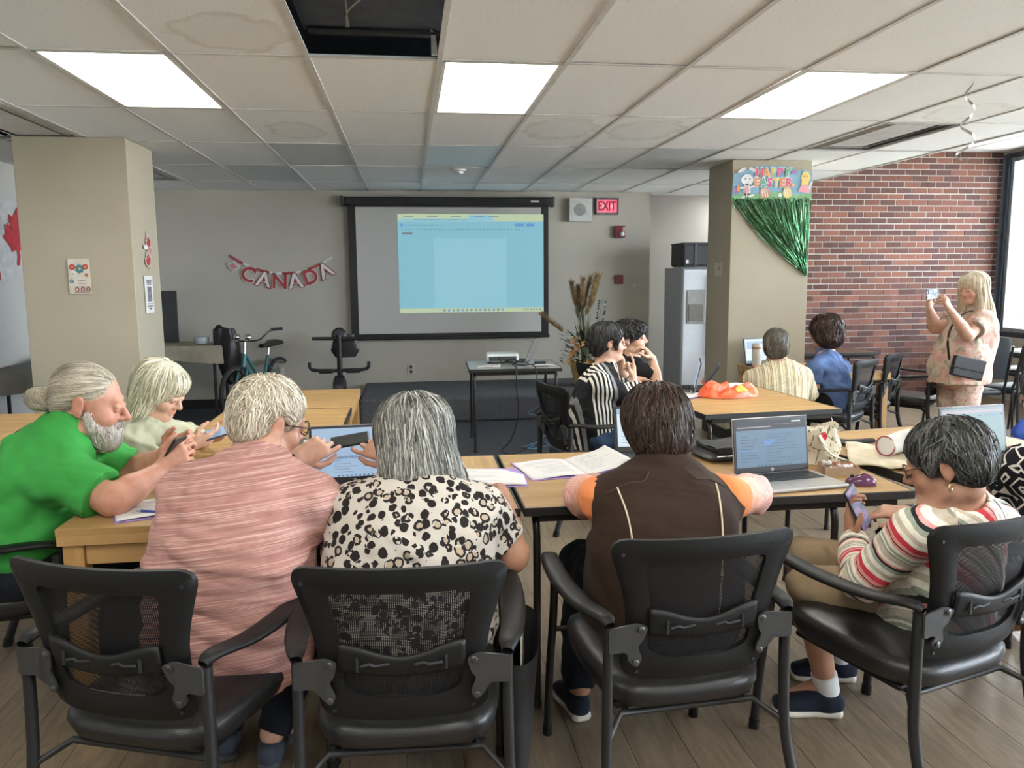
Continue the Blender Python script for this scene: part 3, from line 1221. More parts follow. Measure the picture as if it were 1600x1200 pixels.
blu += [(.020 * PWD, .868 * PHT, .034 * PWD, .905 * PHT), (.80 * PWD, .876 * PHT, .865 * PWD, .905 * PHT), (.88 * PWD, .876 * PHT, .935 * PWD, .905 * PHT), (.50 * PWD, .965 * PHT, .508 * PWD, .985 * PHT)]
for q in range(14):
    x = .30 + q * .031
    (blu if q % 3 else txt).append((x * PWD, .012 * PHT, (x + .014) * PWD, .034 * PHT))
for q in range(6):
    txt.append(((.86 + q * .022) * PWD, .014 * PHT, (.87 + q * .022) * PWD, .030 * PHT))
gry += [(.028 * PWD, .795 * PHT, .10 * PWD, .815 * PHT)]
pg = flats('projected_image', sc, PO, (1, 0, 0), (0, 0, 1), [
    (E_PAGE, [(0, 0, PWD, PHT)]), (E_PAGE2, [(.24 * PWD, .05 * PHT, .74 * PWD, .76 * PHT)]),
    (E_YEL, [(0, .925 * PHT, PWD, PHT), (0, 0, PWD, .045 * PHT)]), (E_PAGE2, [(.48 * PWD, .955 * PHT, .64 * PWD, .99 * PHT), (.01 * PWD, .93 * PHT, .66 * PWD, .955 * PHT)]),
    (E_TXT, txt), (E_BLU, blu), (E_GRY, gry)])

# speaker on the wall
sp = empty('wall_speaker', (2.095, WY, 2.325))
tag(sp, 'square white loudspeaker box on the wall beside the exit sign', 'speaker')
MB().box((0, -.04, 0), (.285, .08, .285), .008).build('box', plain('speaker_white', (.50, .51, .49), .5), sp)
MB().lathe([(.074, 0), (.074, .004), (.066, .006), (0, .007)], (-.01, -.08, .0), 28, (0, -1, 0)).build('grille', plain('speaker_grille', (.25, .255, .25), .6), sp, True)

# exit sign
ex = empty('exit_sign', (2.425, WY, 2.37))
tag(ex, 'lit red EXIT sign high on the back wall', 'exit sign')
f = MB()
for (x, z, w, h) in ((0, .088, .29, .022), (0, -.088, .29, .022), (-.134, 0, .022, .16), (.134, 0, .022, .16)):
    f.box((x, -.035, z), (w, .07, h), .004)
f.build('frame', plain('exit_frame', (.13, .14, .15), .4, .4), ex)
MB().box((0, -.028, 0), (.25, .05, .155)).build('lit_face', glow('exit_face', (1.0, .14, .22), .60), ex)
t = MB()
add_text(t, 'EXIT', .138, (0, -.0545, -.003), (.80, 0, 0), (0, 0, 1.12), .004)
t.build('lettering', glow('exit_letters', (.24, .004, .012), .35), ex)
t = MB()
for x in (-.045, .055):
    t.lathe([(0, 0), (.020, 0)], (x, -.0534, 0), 14, (0, -1, 0), 1, 1.6)
t.build('bulb_glow', glow('exit_glow', (1.0, .30, .38), .75), ex)

# fire strobe, fire alarm box
fs = empty('fire_strobe', (2.595, WY, 2.065))
tag(fs, 'square dark red fire alarm strobe with a clear lens under the exit sign', 'fire alarm')
M_ALRED = plain('alarm_red', (.17, .022, .030), .4)
MB().box((0, -.025, 0), (.135, .05, .145), .008).build('housing', M_ALRED, fs)
MB().lathe([(.03, 0), (.028, .016), (.016, .024), (0, .026)], (.022, -.05, -.03), 14, (0, -1, 0)).build('strobe_lens', plain('clear_lens', (.62, .62, .64), .1), fs, True)
t = MB()
add_text(t, 'FIRE', .034, (.045, -.051, .03), (0, 0, -1), (1, 0, 0), .001)
t.build('lettering', M_WHITE, fs)
fb = empty('fire_alarm_box', (2.595, WY, 1.485))
tag(fb, 'small plain dark red alarm box on the back wall, below the strobe', 'fire alarm')
MB().box((0, -.022, 0), (.10, .044, .11), .006).build('housing', M_ALRED, fb)
MB().box((0, -.047, -.005), (.055, .012, .03), .004).build('pull_handle', M_ALRED, fb)

# outlets
for x, lab in ((-1.51, 'white wall outlet low on the back wall beside the teal bicycle'), (.012, 'dark-slotted wall outlet below the projection screen')):
    o = empty('wall_outlet', (x, WY, .42))
    tag(o, lab, 'outlet', 'wall outlets')
    MB().box((0, -.004, 0), (.072, .008, .115), .003).build('plate', plain('outlet_plate', (.52, .50, .44), .5), o)
    for z in (-.028, .028):
        MB().box((0, -.009, z), (.034, .004, .04), .002).build('socket', M_DKGREY if x > -1 else M_WPLAST, o)

# CANADA letter banner
cb_ = empty('letter_banner', (-1.46, WY, 1.70))
tag(cb_, 'red and white paper banner spelling CANADA across the back wall', 'banner')
def arc(t):
    x = -.585 + 1.17 * t
    return Vector((x, 0, .075 - .20 * (1 - (2 * t - 1) ** 2) + .02 * (1 - t)))
M_CARDRED = plain('card_red', (.36, .045, .05), .7)
for i in range(8):
    mb = MB()
    pts = [arc((i + f_ / 6) / 8) for f_ in range(7)]
    mb.add([p + Vector((0, -.012, dz)) for p in pts for dz in (.014, -.014)], [(2 * q, 2 * q + 1, 2 * q + 3, 2 * q + 2) for q in range(6)])
    mb.build('ribbon', M_CARDRED if i % 2 == 0 else M_WHITE, cb_, solid=.002)
mb = MB().prism([(x * .085, y * .085) for x, y in LEAF], arc(.06) + Vector((-.035, -.014, -.085)), Vector((.97, 0, -.25)), Vector((.25, 0, .97)), .002)
lf = mb.build('maple_leaf', M_WHITE, cb_)
mb = MB().prism([(x * .055, y * .055) for x, y in LEAF], arc(.06) + Vector((-.035, -.018, -.085)), Vector((.97, 0, -.25)), Vector((.25, 0, .97)), .001)
mb.build('leaf_print', plain('leaf_pale_red', (.50, .20, .18), .7), lf)
for i, ch in enumerate('CANADA'):
    t0 = .20 + i * .138
    p = arc(t0)
    d = (arc(t0 + .03) - arc(t0 - .03)).normalized()
    up = Vector((-d.z, 0, d.x))
    o = p - up * .100 + Vector((0, -.012, 0))
    mb = MB()
    red = ch in 'CND'
    add_text(mb, ch, .235, o, d, up, .014, .001)
    lo = mb.build('letter', M_WHITE if red else M_CARDRED, cb_)
    mb = MB()
    add_text(mb, ch, .235, o + Vector((0, -.003, 0)), d, up, .006 if red else .005, .0005)
    mb.build('letter_face', M_CARDRED if red else M_WHITE, lo)
    if ch == 'A':
        MB().prism([(x * .026, y * .026) for x, y in LEAF], o + Vector((0, -.006, 0)) - up * .012, d, up, .0006).build('leaf_mark', M_CARDRED, lo)

# left pillar: card, poster, maple garland
LP = 6.215
cd = empty('picture_card', (-2.375, LP, 1.55))
tag(cd, 'cream card with a bunch of paper flowers, taped to the left pillar', 'card')
MB().box((0, -.004, 0), (.15, .004, .25)).build('card', plain('cream_card', (.60, .56, .48), .8), cd)
def blossom(mb, x, z, r, n=7, y=-.0075):
    for k in range(n):
        a = k * 2 * math.pi / n
        c = Vector((x + math.cos(a) * r * .55, y, z + math.sin(a) * r * .55))
        mb.lathe([(0, .0015), (r * .30, .0012), (r * .42, 0)], c, 7, (0, -1, 0))
for (x, z, r, mt) in ((-.045, .068, .024, plain('petal_red', (.45, .06, .05), .7)), (.005, .055, .034, plain('petal_teal', (.06, .20, .24), .7)), (.045, .070, .022, plain('petal_red', (.45, .06, .05), .7)), (-.040, .018, .024, plain('petal_white', (.70, .68, .64), .7)), (.050, .010, .014, plain('petal_red', (.45, .06, .05), .7)), (-.055, -.035, .018, plain('petal_blue', (.16, .24, .32), .7))):
    mb = MB()
    blossom(mb, x, z, r)
    fo_ = mb.build('flower', mt, cd)
    MB().lathe([(0, .003), (r * .25, .002), (r * .3, 0)], (x, -.0085, z), 8, (0, -1, 0)).build('flower_heart', plain('flower_yellow', (.60, .42, .10), .7), fo_)
mb = MB()
for z, w in ((-.075, .055), (-.112, .055), (-.050, .03), (-.028, .026)):
    mb.box((.015, -.0075, z), (w * 2, .002, .004))
for x in (-.022, .018, .056):
    mb.tube([(x + .012 * math.cos(a), -.0075, -.093 + .012 * math.sin(a)) for a in np.linspace(0, 6.28, 13)[:-1]], .0035, 5, closed=True)
mb.build('embroidered_lines', plain('line_red', (.22, .05, .05), .7), cd)
po = empty('notice_sheet', (-1.99, 6.50, 1.41))
tag(po, 'white printed notice with a photograph on the side of the left pillar', 'poster')
MB().box((.003, 0, 0), (.003, .19, .285)).build('sheet', M_WHITE, po)
flats('print', po, (.005, -.095, -.14), (0, 1, 0), (0, 0, 1), [(plain('photo_print', (.20, .17, .20), .6, var=.5, scale=40), [(.05, .085, .15, .20)]), (M_INK, [(.03, .245, .16, .253), (.04, .23, .15, .238), (.045, .216, .15, .222), (.03, .066, .165, .071), (.04, .045, .16, .056), (.07, .026, .13, .038)])])
ga = empty('maple_garland', (-1.988, 6.53, 1.75))
tag(ga, 'hanging red and white paper maple leaf garland on the left pillar', 'garland')
MB().tube([(.003, -.03, .14), (.004, -.01, .02), (.003, .01, -.15)], .002, 5).build('cord', M_CARDRED, ga)
for (y, z, s, mt) in ((.02, .05, .065, M_CARDRED), (-.01, -.09, .075, M_CARDRED), (.05, -.01, .05, plain('leaf_pale_red', (.50, .20, .18), .7))):
    l0 = MB().prism([(a * s * 1.15, b * s * 1.15) for a, b in LEAF], (.004, y, z), (0, .95, .2), (0, -.2, .95), .002).build('paper_leaf', M_WHITE, ga)
    MB().prism([(a * s * .95, b * s * .95) for a, b in LEAF], (.0065, y, z), (0, .95, .2), (0, -.2, .95), .001).build('leaf_face', mt, l0)
MB().box((.006, -.055, .02), (.002, .09, .03)).build('paper_strip', M_WHITE, ga)

# right pillar: switch plates, Easter banner
sw = empty('switch_plate', (2.885, 7.20, 1.58))
tag(sw, 'cream double switch plate on the side of the right pillar', 'switch')
MB().box((-.004, 0, 0), (.008, .17, .125), .003).build('plate', plain('cream_plate', (.48, .46, .36), .5), sw)
MB().box((-.011, .040, 0), (.008, .035, .07), .002).build('switch', plain('cream_plate', (.48, .46, .36), .5), sw)
MB().lathe([(.017, 0), (.016, .014), (0, .016)], (-.008, -.040, .01), 14, (-1, 0, 0)).build('dial', plain('brass_dial', (.46, .30, .15), .4), sw, True)
eb = empty('easter_banner', (3.255, 6.935, 2.19))
tag(eb, 'blue Easter greeting banner with a green tinsel curtain on the right pillar', 'banner')
pl = [(-.375, 0), (.378, .012), (.378, .24), (.30, .27), (.23, .262), (.13, .30), (-.10, .302), (-.20, .285), (-.28, .245), (-.36, .225)]
bp = MB().prism(pl, (0, -.004, 0), (1, 0, 0), (0, 0, 1), -.003).build('panel', plain('banner_blue', (.20, .36, .46), .6), eb)
MB().prism([(-.375, 0), (.378, .012), (.378, .06), (.2, .05), (.05, .075), (-.12, .05), (-.25, .06), (-.375, .035)], (0, -.0085, 0), (1, 0, 0), (0, 0, 1), -.0008).build('grass_print', plain('banner_green', (.18, .36, .16), .6), bp)
tcol = [(.60, .08, .16), (.66, .26, .08), (.60, .48, .14), (.60, .10, .28), (.12, .34, .16)]
ecol = [(.66, .22, .06), (.14, .36, .26), (.60, .08, .22), (.62, .46, .12), (.66, .24, .08), (.60, .08, .16)]
for word, x0, z0, dx, cols in (('HAPPY', -.125, .238, .066, tcol), ('EASTER', -.145, .150, .060, ecol)):
    for i, ch in enumerate(word):
        o = Vector((x0 + i * dx, -.010, z0))
        mb = MB()
        add_text(mb, ch, .100, o, (1, 0, 0), (0, 0, 1), .010)
        l0 = mb.build('letter', M_WHITE, eb)
        mb = MB()
        add_text(mb, ch, .100, o + Vector((0, -.001, 0)), (1, 0, 0), (0, 0, 1), .0035)
        mb.build('letter_face', plain('letter_%d_%s' % (i, word[:2]), cols[i], .6), l0)
def disc(mb, x, z, rx, rz, y, rot=0.0):
    n = 18
    c, s = math.cos(rot), math.sin(rot)
    mb.add([(x + rx * math.cos(a) * c - rz * math.sin(a) * s, y, z + rx * math.cos(a) * s + rz * math.sin(a) * c) for a in [2 * math.pi * k / n for k in range(n)]], [tuple(range(n))])
M_BUN, M_PNK, M_YEL = plain('rabbit_white', (.66, .66, .66), .6), plain('print_pink', (.66, .30, .34), .6), plain('print_yellow', (.66, .48, .14), .6)
mb = MB()
for a in ((-.235, .175, .058, .048, 0), (-.285, .258, .045, .014, .45), (-.185, .262, .045, .014, -.35), (-.237, .085, .034, .055, 0), (-.285, .105, .024, .009, .2), (-.19, .115, .024, .009, .4), (-.262, .022, .026, .009, 0), (-.19, .036, .026, .009, .5), (-.25, .045, .011, .028, 0), (-.222, .05, .011, .028, .4)):
    disc(mb, a[0], a[1], a[2], a[3], -.0105, a[4])
rb = mb.build('rabbit_print', M_BUN, eb)
mb = MB()
disc(mb, -.237, .082, .020, .034, -.0115)
disc(mb, -.237, .118, .018, .007, -.0116)
mb.build('rabbit_bib', M_PNK, rb)
mb = MB()
for x in (-.255, -.213):
    disc(mb, x, .182, .006, .007, -.0118)
mb.build('rabbit_eye', M_INK, rb)
MB().prism([(-.30, .09), (-.325, .14), (-.335, .10), (-.315, .06)], (0, -.0112, 0), (1, 0, 0), (0, 0, 1), -.0004).build('carrot_print', plain('print_orange', (.66, .25, .06), .6), eb)
mb = MB()
disc(mb, .315, .20, .045, .052, -.0105)
disc(mb, .31, .14, .035, .05, -.0106)
ck = mb.build('chick_print', M_YEL, eb)
mb = MB()
mb.add([(.245, -.0112, .075), (.36, -.0112, .06), (.37, -.0112, .10), (.335, -.0112, .135), (.27, -.0112, .13)], [(0, 1, 2, 3, 4)])
mb.build('chick_dress', M_PNK, ck)
mb = MB()
for x in (.298, .332):
    disc(mb, x, .208, .005, .006, -.0116)
mb.build('chick_eye', M_INK, ck)
MB().prism([(.335, .10), (.37, .17), (.385, .165), (.36, .09)], (0, -.0114, 0), (1, 0, 0), (0, 0, 1), -.0004).build('wand_print', M_BUN, eb)
for (x, z, rx, rz, mt) in ((-.068, .06, .046, .047, plain('egg_coral', (.62, .27, .18), .6)), (.145, .065, .044, .050, M_YEL), (.077, .042, .018, .018, M_BUN), (-.345, .08, .016, .02, plain('egg_purple', (.36, .16, .40), .6)), (.195, .135, .016, .016, M_YEL), (.205, .245, .022, .018, plain('egg_purple', (.36, .16, .40), .6))):
    mb = MB()
    disc(mb, x, z, rx, rz, -.0105, .2)
    eg = mb.build('egg_print', mt, eb)
    if rx > .03:
        s_ = MB()
        for k in (-1, 0, 1):
            disc(s_, x + k * rx * .5, z, .005, rz * .8, -.0114, .25)
        s_.build('egg_stripe', M_WHITE, eg)
m = NT('green_tinsel')
geo = m.n('ShaderNodeNewGeometry')
m.color(m.ramp(geo.outputs['Random Per Island'], [(0, (.04, .13, .06)), (.55, (.10, .28, .13)), (.85, (.17, .40, .20)), (1, (.45, .66, .42))])).set(.22, .8)
M_TINSEL = m.mat
tn = MB()
tr2 = random.Random(8)
for i in range(430):
    t = tr2.random()
    x0, z0 = -.368 + .742 * t, .006 + tr2.uniform(-.012, .012)
    q = tr2.random() ** .7
    if tr2.random() < .55:
        x1, z1 = .36 - .02 * tr2.random(), -.66 + tr2.uniform(-.02, .05)
    else:
        x1, z1 = .355 - .30 * q * (1 - t), -.65 + .40 * q * (1 - t) + tr2.uniform(-.05, .10)
    sag = .06 * (1 - t) * tr2.uniform(.2, 1.0)
    n = 7
    w = tr2.uniform(.0016, .0032)
    ph, yy = tr2.uniform(0, 6), tr2.uniform(-.018, -.006)
    vs = []
    for k in range(n + 1):
        u = k / n
        p = Vector((x0 + (x1 - x0) * u - sag * math.sin(math.pi * u) * .7, yy - .008 * math.sin(math.pi * u), z0 + (z1 - z0) * u - sag * math.sin(math.pi * u)))
        a = ph + u * 5
        e = Vector((math.cos(a) * w, math.sin(a) * w * .7, .3 * w))
        vs += [p - e, p + e]
    tn.add(vs, [(2 * k, 2 * k + 1, 2 * k + 3, 2 * k + 2) for k in range(n)])
for i in range(260):
    x, z = tr2.uniform(-.37, .37), tr2.uniform(-.045, .03)
    a = tr2.uniform(0, 6)
    d = Vector((math.cos(a) * .018, tr2.uniform(-.01, 0), -abs(math.sin(a)) * .03))
    e = Vector((.002, .001, .001))
    c0 = Vector((x, -.014, z))
    tn.add([c0 - e, c0 + e, c0 + d + e, c0 + d - e], [(0, 1, 2, 3)])
tn.build('tinsel_curtain', M_TINSEL, eb)['kind'] = 'stuff'

# flag on the left wall
fg = empty('wall_flag', (LEFTX + .012, 7.66, 1.86))
tag(fg, 'Canadian flag pinned to the wall left of the left pillar', 'flag')
def flagfn(u, v):
    y, z = (u - .5) * 1.36, (v - .5) * .66
    return Vector((.012 + .010 * math.sin(y * 22 + z * 4) + .006 * math.sin(z * 30 + y * 7), y, z + .02 * math.sin(u * 3.1) - (.02 if v < .5 else 0) * math.sin(u * 9)))
fgm = MB()
for band, (a, b_) in enumerate(((0, .25), (.25, .75), (.75, 1))):
    fgm.m = 0 if band == 1 else 1
    fgm.grid(lambda u, v, a=a, b_=b_: flagfn(a + (b_ - a) * u, v), 20, 12)
fgm.build('cloth', [plain('flag_white', (.60, .60, .60), .8), M_RED], fg, True)
lv = MB()
P2 = resample(LEAF, 90)
c0 = Vector((.0, .0))
vs = [flagfn(.5, .5) + Vector((.006, 0, 0))]
for f_ in (.2, .4, .6, .8, 1.0):
    for p in P2:
        q = flagfn(.5 + p.x * f_ * .30 / 1.36, .5 + p.y * f_ * .29 / .66)
        vs.append(q + Vector((.006, 0, 0)))
lv.add(vs, [(0, 1 + i, 1 + (i + 1) % 90) for i in range(90)] + [(1 + k * 90 + i, 91 + k * 90 + i, 91 + k * 90 + (i + 1) % 90, 1 + k * 90 + (i + 1) % 90) for k in range(4) for i in range(90)])
lv.build('maple_leaf', M_RED, fg)

# back-left: tables under cloths with things on them
def cloth_table(label, cx, cy, w, d, h, rz, drop, mat):
    t = empty('cloth_covered_table', (cx, cy, 0), math.radians(rz))
    tag(t, label, 'table', 'cloth covered tables along the left')
    MB().box((0, 0, h - .03), (w, d, .03), .004).build('tabletop', M_DKGREY, t)
    for sx_ in (-1, 1):
        for sy_ in (-1, 1):
            MB().tube([(sx_ * (w / 2 - .06), sy_ * (d / 2 - .06), 0), (sx_ * (w / 2 - .06), sy_ * (d / 2 - .06), h - .04)], .016, 8).build('leg', M_TUBE, t, True)
    mb = MB()
    def cf(u, v):
        # u runs round the rim, v from the centre out and down the drop
        a = 2 * math.pi * u
        q = 1 / max(abs(math.cos(a)), abs(math.sin(a)))
        ex_, ey_ = math.cos(a) * q * (w / 2 + .012), math.sin(a) * q * (d / 2 + .012)
        if v <= .5:
            k = v * 2
            return Vector((ex_ * k, ey_ * k, h + .002 * math.sin(9 * ex_ * k) * k))
        k = (v - .5) * 2
        dr = drop(u)
        o_ = .015 + .02 * math.sin(u * 60) * k + .03 * k
        return Vector((ex_ + math.cos(a) * o_, ey_ + math.sin(a) * o_, h - k * dr))
    mb.grid(cf, 120, 12, True)
    mb.build('tablecloth', mat, t, True)
    return t
M_CLOTHB = fabric_beige = plain('beige_tablecloth', (.30, .265, .20), .9, bump=.3, bscale=30)
cloth_table('table under a beige cloth against the back wall, left of the bicycle', -2.70, 9.22, 1.30, .66, .815, 0, lambda u: .10 + .10 * (1 + math.sin(u * 6.28 * 2 + 2.6)) * .5, M_CLOTHB)
cloth_table('table under a dark grey cloth by the left wall, below the flag', -3.02, 7.55, .70, 1.20, .80, 0, lambda u: .16 + .05 * math.sin(u * 12.5), plain('grey_tablecloth', (.20, .195, .175), .9, bump=.3, bscale=30))
pb = empty('display_board', (-2.74, 9.42, .82))
tag(pb, 'tall dark display board standing on the beige clothed table', 'board')
MB().box((0, 0, .29), (.30, .025, .58), .004, Matrix.Rotation(-.03, 3, 'X')).build('board', plain('dark_board', (.040, .042, .044), .7), pb)
MB().box((0, .05, .10), (.05, .10, .19), .004).build('stand', M_DKGREY, pb)
ct = empty('plastic_tub', (-2.27, 9.12, .818))
tag(ct, 'small clear plastic tub on the beige clothed table', 'tub')
M_CLEARP = plain('frosted_plastic', (.42, .46, .50), .25)
MB().lathe([(.055, 0), (.075, .005), (.085, .06), (.082, .07)], seg=20).build('tub', M_CLEARP, ct, True)
MB().lathe([(.087, .066), (.087, .078), (0, .08)], seg=20).build('lid', M_CLEARP, ct, True)
pw = empty('crumpled_plastic_wrap', (-3.02, 7.62, .803))
tag(pw, 'crumpled clear plastic wrap on the grey clothed table', 'wrap')
r3 = random.Random(2)
mb = MB()
mb.grid(lambda u, v: Vector(((u - .5) * .34, (v - .5) * .55, .004 + .075 * max(0, math.sin(math.pi * u) * math.sin(math.pi * v)) * (.6 + .5 * math.sin(u * 17 + v * 5) * math.sin(v * 23 - u * 3)))), 26, 30)
mb.build('wrap', plain('clear_film', (.42, .44, .46), .2), pw, True)
MB().box((0, .0, .008), (.2, .3, .014), .003).build('tray_inside', M_WPLAST, pw)

# teal bicycle with a black jacket over its handlebar
bk = empty('bicycle', (-1.70, 9.10, 0), math.radians(-20))
tag(bk, 'teal bicycle with two bells, parked against the back wall', 'bicycle')
M_TEAL = plain('teal_paint', (.035, .15, .16), .35)
M_CHROME = plain('chrome', (.55, .55, .55), .15, 1.0)
M_TYRE = plain('tyre_rubber', (.015, .015, .015), .8)
def bl(y, z, x=0):
    return Vector((x, y, z))
HEADB, HEADT, BB, SEATT, REAR, FRONT = bl(-.26, .58), bl(-.22, .72), bl(.10, .28), bl(.26, .66), bl(.50, .31), bl(-.42, .31)
f = MB()
f.tube([HEADB, HEADT], .022, 10)
f.tube([HEADB + (HEADT - HEADB) * .2, BB], .019, 10)
f.tube([HEADT, bl(.05, .42), BB + bl(.02, .06)], .017, 10)
f.tube([BB, SEATT], .018, 10)
for s in (-1, 1):
    f.tube([BB + bl(0, 0, s * .03), REAR + bl(0, 0, s * .05)], .010, 8)
    f.tube([SEATT - bl(.03, .08), REAR + bl(0, 0, s * .05)], .009, 8)
f.build('frame', M_TEAL, bk, True)
f = MB()
for s in (-1, 1):
    f.tube(spline([HEADB + bl(0, -.02, s * .045), HEADB + bl(-.05, -.12, s * .05), FRONT + bl(0, 0, s * .05)], 5), .011, 8)
f.build('fork', M_TEAL, bk, True)
for c in (FRONT, REAR):
    w = MB()
    w.tube([c + bl(.285 * math.cos(a), .285 * math.sin(a)) for a in np.linspace(0, 6.283, 41)[:-1]], .022, 8, closed=True, ref=(1, 0, 0))
    wo = w.build('wheel', M_TYRE, bk, True)
    w = MB()
    w.tube([c + bl(.262 * math.cos(a), .262 * math.sin(a)) for a in np.linspace(0, 6.283, 41)[:-1]], .011, 6, closed=True, ref=(1, 0, 0))
    w.tube([c + bl(0, 0, -.05), c + bl(0, 0, .05)], .014, 8)
    for k in range(18):
        a = k * math.pi / 9
        w.tube([c + bl(0, 0, .03 * (-1) ** k), c + bl(.26 * math.cos(a), .26 * math.sin(a))], .0014, 4, caps=False)
    w.build('rim', M_CHROME, wo, True)
f = MB()
f.tube([HEADT, bl(-.20, .86)], .014, 10)
f.build('stem', M_CHROME, bk, True)
f = MB()
hb = [(-.36, -.06, .985), (-.30, -.10, .985), (-.25, -.16, .95), (-.18, -.20, .88), (-.07, -.21, .858), (.0, -.21, .858), (.07, -.21, .858), (.18, -.20, .88), (.25, -.16, .95), (.30, -.10, .985), (.36, -.06, .985)]
f.tube(spline(hb, 5), .011, 8)
f.build('handlebar', M_CHROME, bk, True)
for s in (-1, 1):
    MB().tube([(s * .37, -.05, .985), (s * .27, -.12, .978)], .017, 10).build('grip', M_BLACKPL, bk, True)
    b_ = MB()
    b_.lathe([(0, .030), (.024, .027), (.038, .012), (.040, -.006), (.030, -.020), (0, -.022)], (s * .065, -.25, .905), 18, (0, -.35, 1))
    b_.build('bell', M_CHROME, bk, True)
    MB().tube([(s * .065, -.25, .885), (s * .05, -.215, .858)], .007, 6).build('bell_bracket', M_CHROME, bk, True)
MB().tube([SEATT, bl(.285, .745)], .013, 8).build('seat_post', M_CHROME, bk, True)
sd_ = MB()
sd_.grid(lambda u, v: Vector(((.035 + .085 * v ** 2) * math.cos(2 * math.pi * u), .13 + .30 * v, .775 + .02 * v * v + (.022 + .012 * v) * math.sin(2 * math.pi * u))), 14, 10, True)
sd_.build('saddle', plain('brown_saddle', (.028, .022, .018), .5), bk, True)
p_ = MB()
p_.tube([(-.16, .10, .28), (.16, .10, .28)], .012, 8)
for s in (-1, 1):
    p_.box((s * .16, .10, .22 if s > 0 else .34), (.09, .10, .025), .005)
    p_.tube([(s * .09, .10, .28), (s * .10, .10, .22 if s > 0 else .34)], .010, 6)
p_.build('pedals', M_DKGREY, bk)
jk = empty('hanging_jacket', (-1.99, 9.02, .62))
tag(jk, 'crumpled black jacket hanging from the bicycle handlebar', 'jacket')
mb = MB()
mb.grid(lambda u, v: Vector(((.085 + .055 * math.sin(v * 2.6 + .3) + .012 * math.sin(u * 38 + v * 9)) * math.cos(2 * math.pi * u) + .10 * v - .02, (.050 + .018 * math.sin(u * 31 + v * 7)) * math.sin(2 * math.pi * u), .37 - .60 * v + .025 * math.sin(u * 12.6) * v)), 44, 26, True)
mb.build('cloth', plain('shiny_black_jacket', (.014, .014, .015), .38, bump=.6, bscale=26), jk, True)
MB().tube(spline([(-.10, -.01, .36), (-.06, -.02, .40), (.0, .0, .33), (.05, .0, .22)], 5), [.03] * 16, 10, 1, .5).build('sleeve', plain('shiny_black_jacket', (.014, .014, .015), .38), jk, True)

# exercise bike
eb2 = empty('exercise_bike', (-.78, 9.05, 0))
tag(eb2, 'black exercise bike with upturned handles before the back wall', 'exercise bike')
MB().tube([(0, -.02, .05), (0, -.02, .90)], .030, 10).build('post', M_BLACKPL, eb2, True)
MB().tube([(-.29, -.02, .86), (.30, -.02, .855)], .020, 10).build('top_bar', M_BLACKPL, eb2, True)
mb = MB()
mb.grid(lambda u, v: Vector((.06 + (.135 + .035 * v - .06 * max(0, (.3 - (1 - v)) / .3)) * math.cos(2 * math.pi * u) * (1 - .25 * (1 - v) ** 3), .06 + .03 * math.sin(2 * math.pi * u), .90 - .26 * v)), 22, 10, True)
mb.add([], [])
mb.build('back_pad', M_VINYL, eb2, True)
mb = MB()
mb.lathe([(0, .045), (.06, .04), (.085, .015), (.085, -.02), (0, -.03)], (0, .05, .89), 18, (0, -1, .2))
mb.build('console', M_BLACKPL, eb2, True)
for s in (-1, 1):
    MB().tube(spline([(0, -.03, .50), (s * .12, -.04, .505), (s * .26, -.05, .51), (s * .315, -.06, .535), (s * .325, -.06, .60)], 5), .019, 9).build('handle', M_BLACKPL, eb2, True)
    MB().box((s * .15, -.035, .495), (.16, .07, .045), .012).build('arm_pad', M_VINYL, eb2)
MB().lathe([(0, .07), (.10, .07), (.15, .05), (.16, 0), (.15, -.05), (.10, -.07), (0, -.07)], (0, -.10, .30), 26, (1, 0, 0)).build('flywheel_cover', plain('navy_plastic', (.016, .018, .026), .4), eb2, True)
for y in (-.30, .38):
    MB().tube([(-.25, y, .035), (.25, y, .035)], .032, 10).build('floor_bar', M_BLACKPL, eb2, True)
MB().tube([(0, -.30, .06), (0, .38, .06)], .03, 10).build('base_beam', M_BLACKPL, eb2, True)

# dried flower arrangement on the platform
pt = empty('dried_flower_arrangement', (2.02, 8.95, .272))
tag(pt, 'dried reeds, leaves and orange lilies in a golden basket on the platform', 'flower arrangement')
mb = MB()
mb.lathe([(.10, 0), (.13, .02), (.17, .16), (.185, .27), (.175, .28), (.16, .27), (.14, .05), (0, .04)], seg=26)
for k in range(7):
    mb.tube([(math.cos(a) * (.132 + k * .0085), math.sin(a) * (.132 + k * .0085), .03 + k * .036) for a in np.linspace(0, 6.283, 27)[:-1]], .008, 5, closed=True)
mb.build('basket', plain('golden_basket', (.42, .30, .10), .6), pt, True)
r4 = random.Random(9)
stm, plu, lef, lil = MB(), MB(), MB(), MB()
for i in range(46):
    a, h = r4.uniform(0, 6.28), r4.uniform(.45, .86)
    sp_ = r4.uniform(.0, .16)
    tip = Vector((math.cos(a) * sp_ - .06, math.sin(a) * sp_ * .6, .22 + h))
    stm.tube(spline([(math.cos(a) * .05, math.sin(a) * .05, .2), tip * .5 + Vector((0, 0, .12)), tip], 4), .0035, 4)
for (x, y, z, L, dx) in ((-.13, 0, .92, .26, -.03), (-.03, .02, .88, .36, .05), (.03, -.02, .85, .42, .05), (-.08, .03, .84, .30, -.01), (-.28, 0, .62, .20, -.16), (.0, .03, .80, .38, .09), (.06, .0, .90, .36, .06), (-.06, -.02, .92, .30, .01), (-.10, .02, .78, .30, .02)):
    for q in range(420):
        t = r4.random()
        c0 = Vector((x + dx * t * 1.6, y, z + L * t))
        d = Vector((r4.uniform(-1, 1) * .055, r4.uniform(-1, 1) * .04, r4.uniform(.02, .08)))
        e = Vector((.0035, .002, 0))
        plu.add([c0 - e, c0 + e, c0 + d], [(0, 1, 2)])
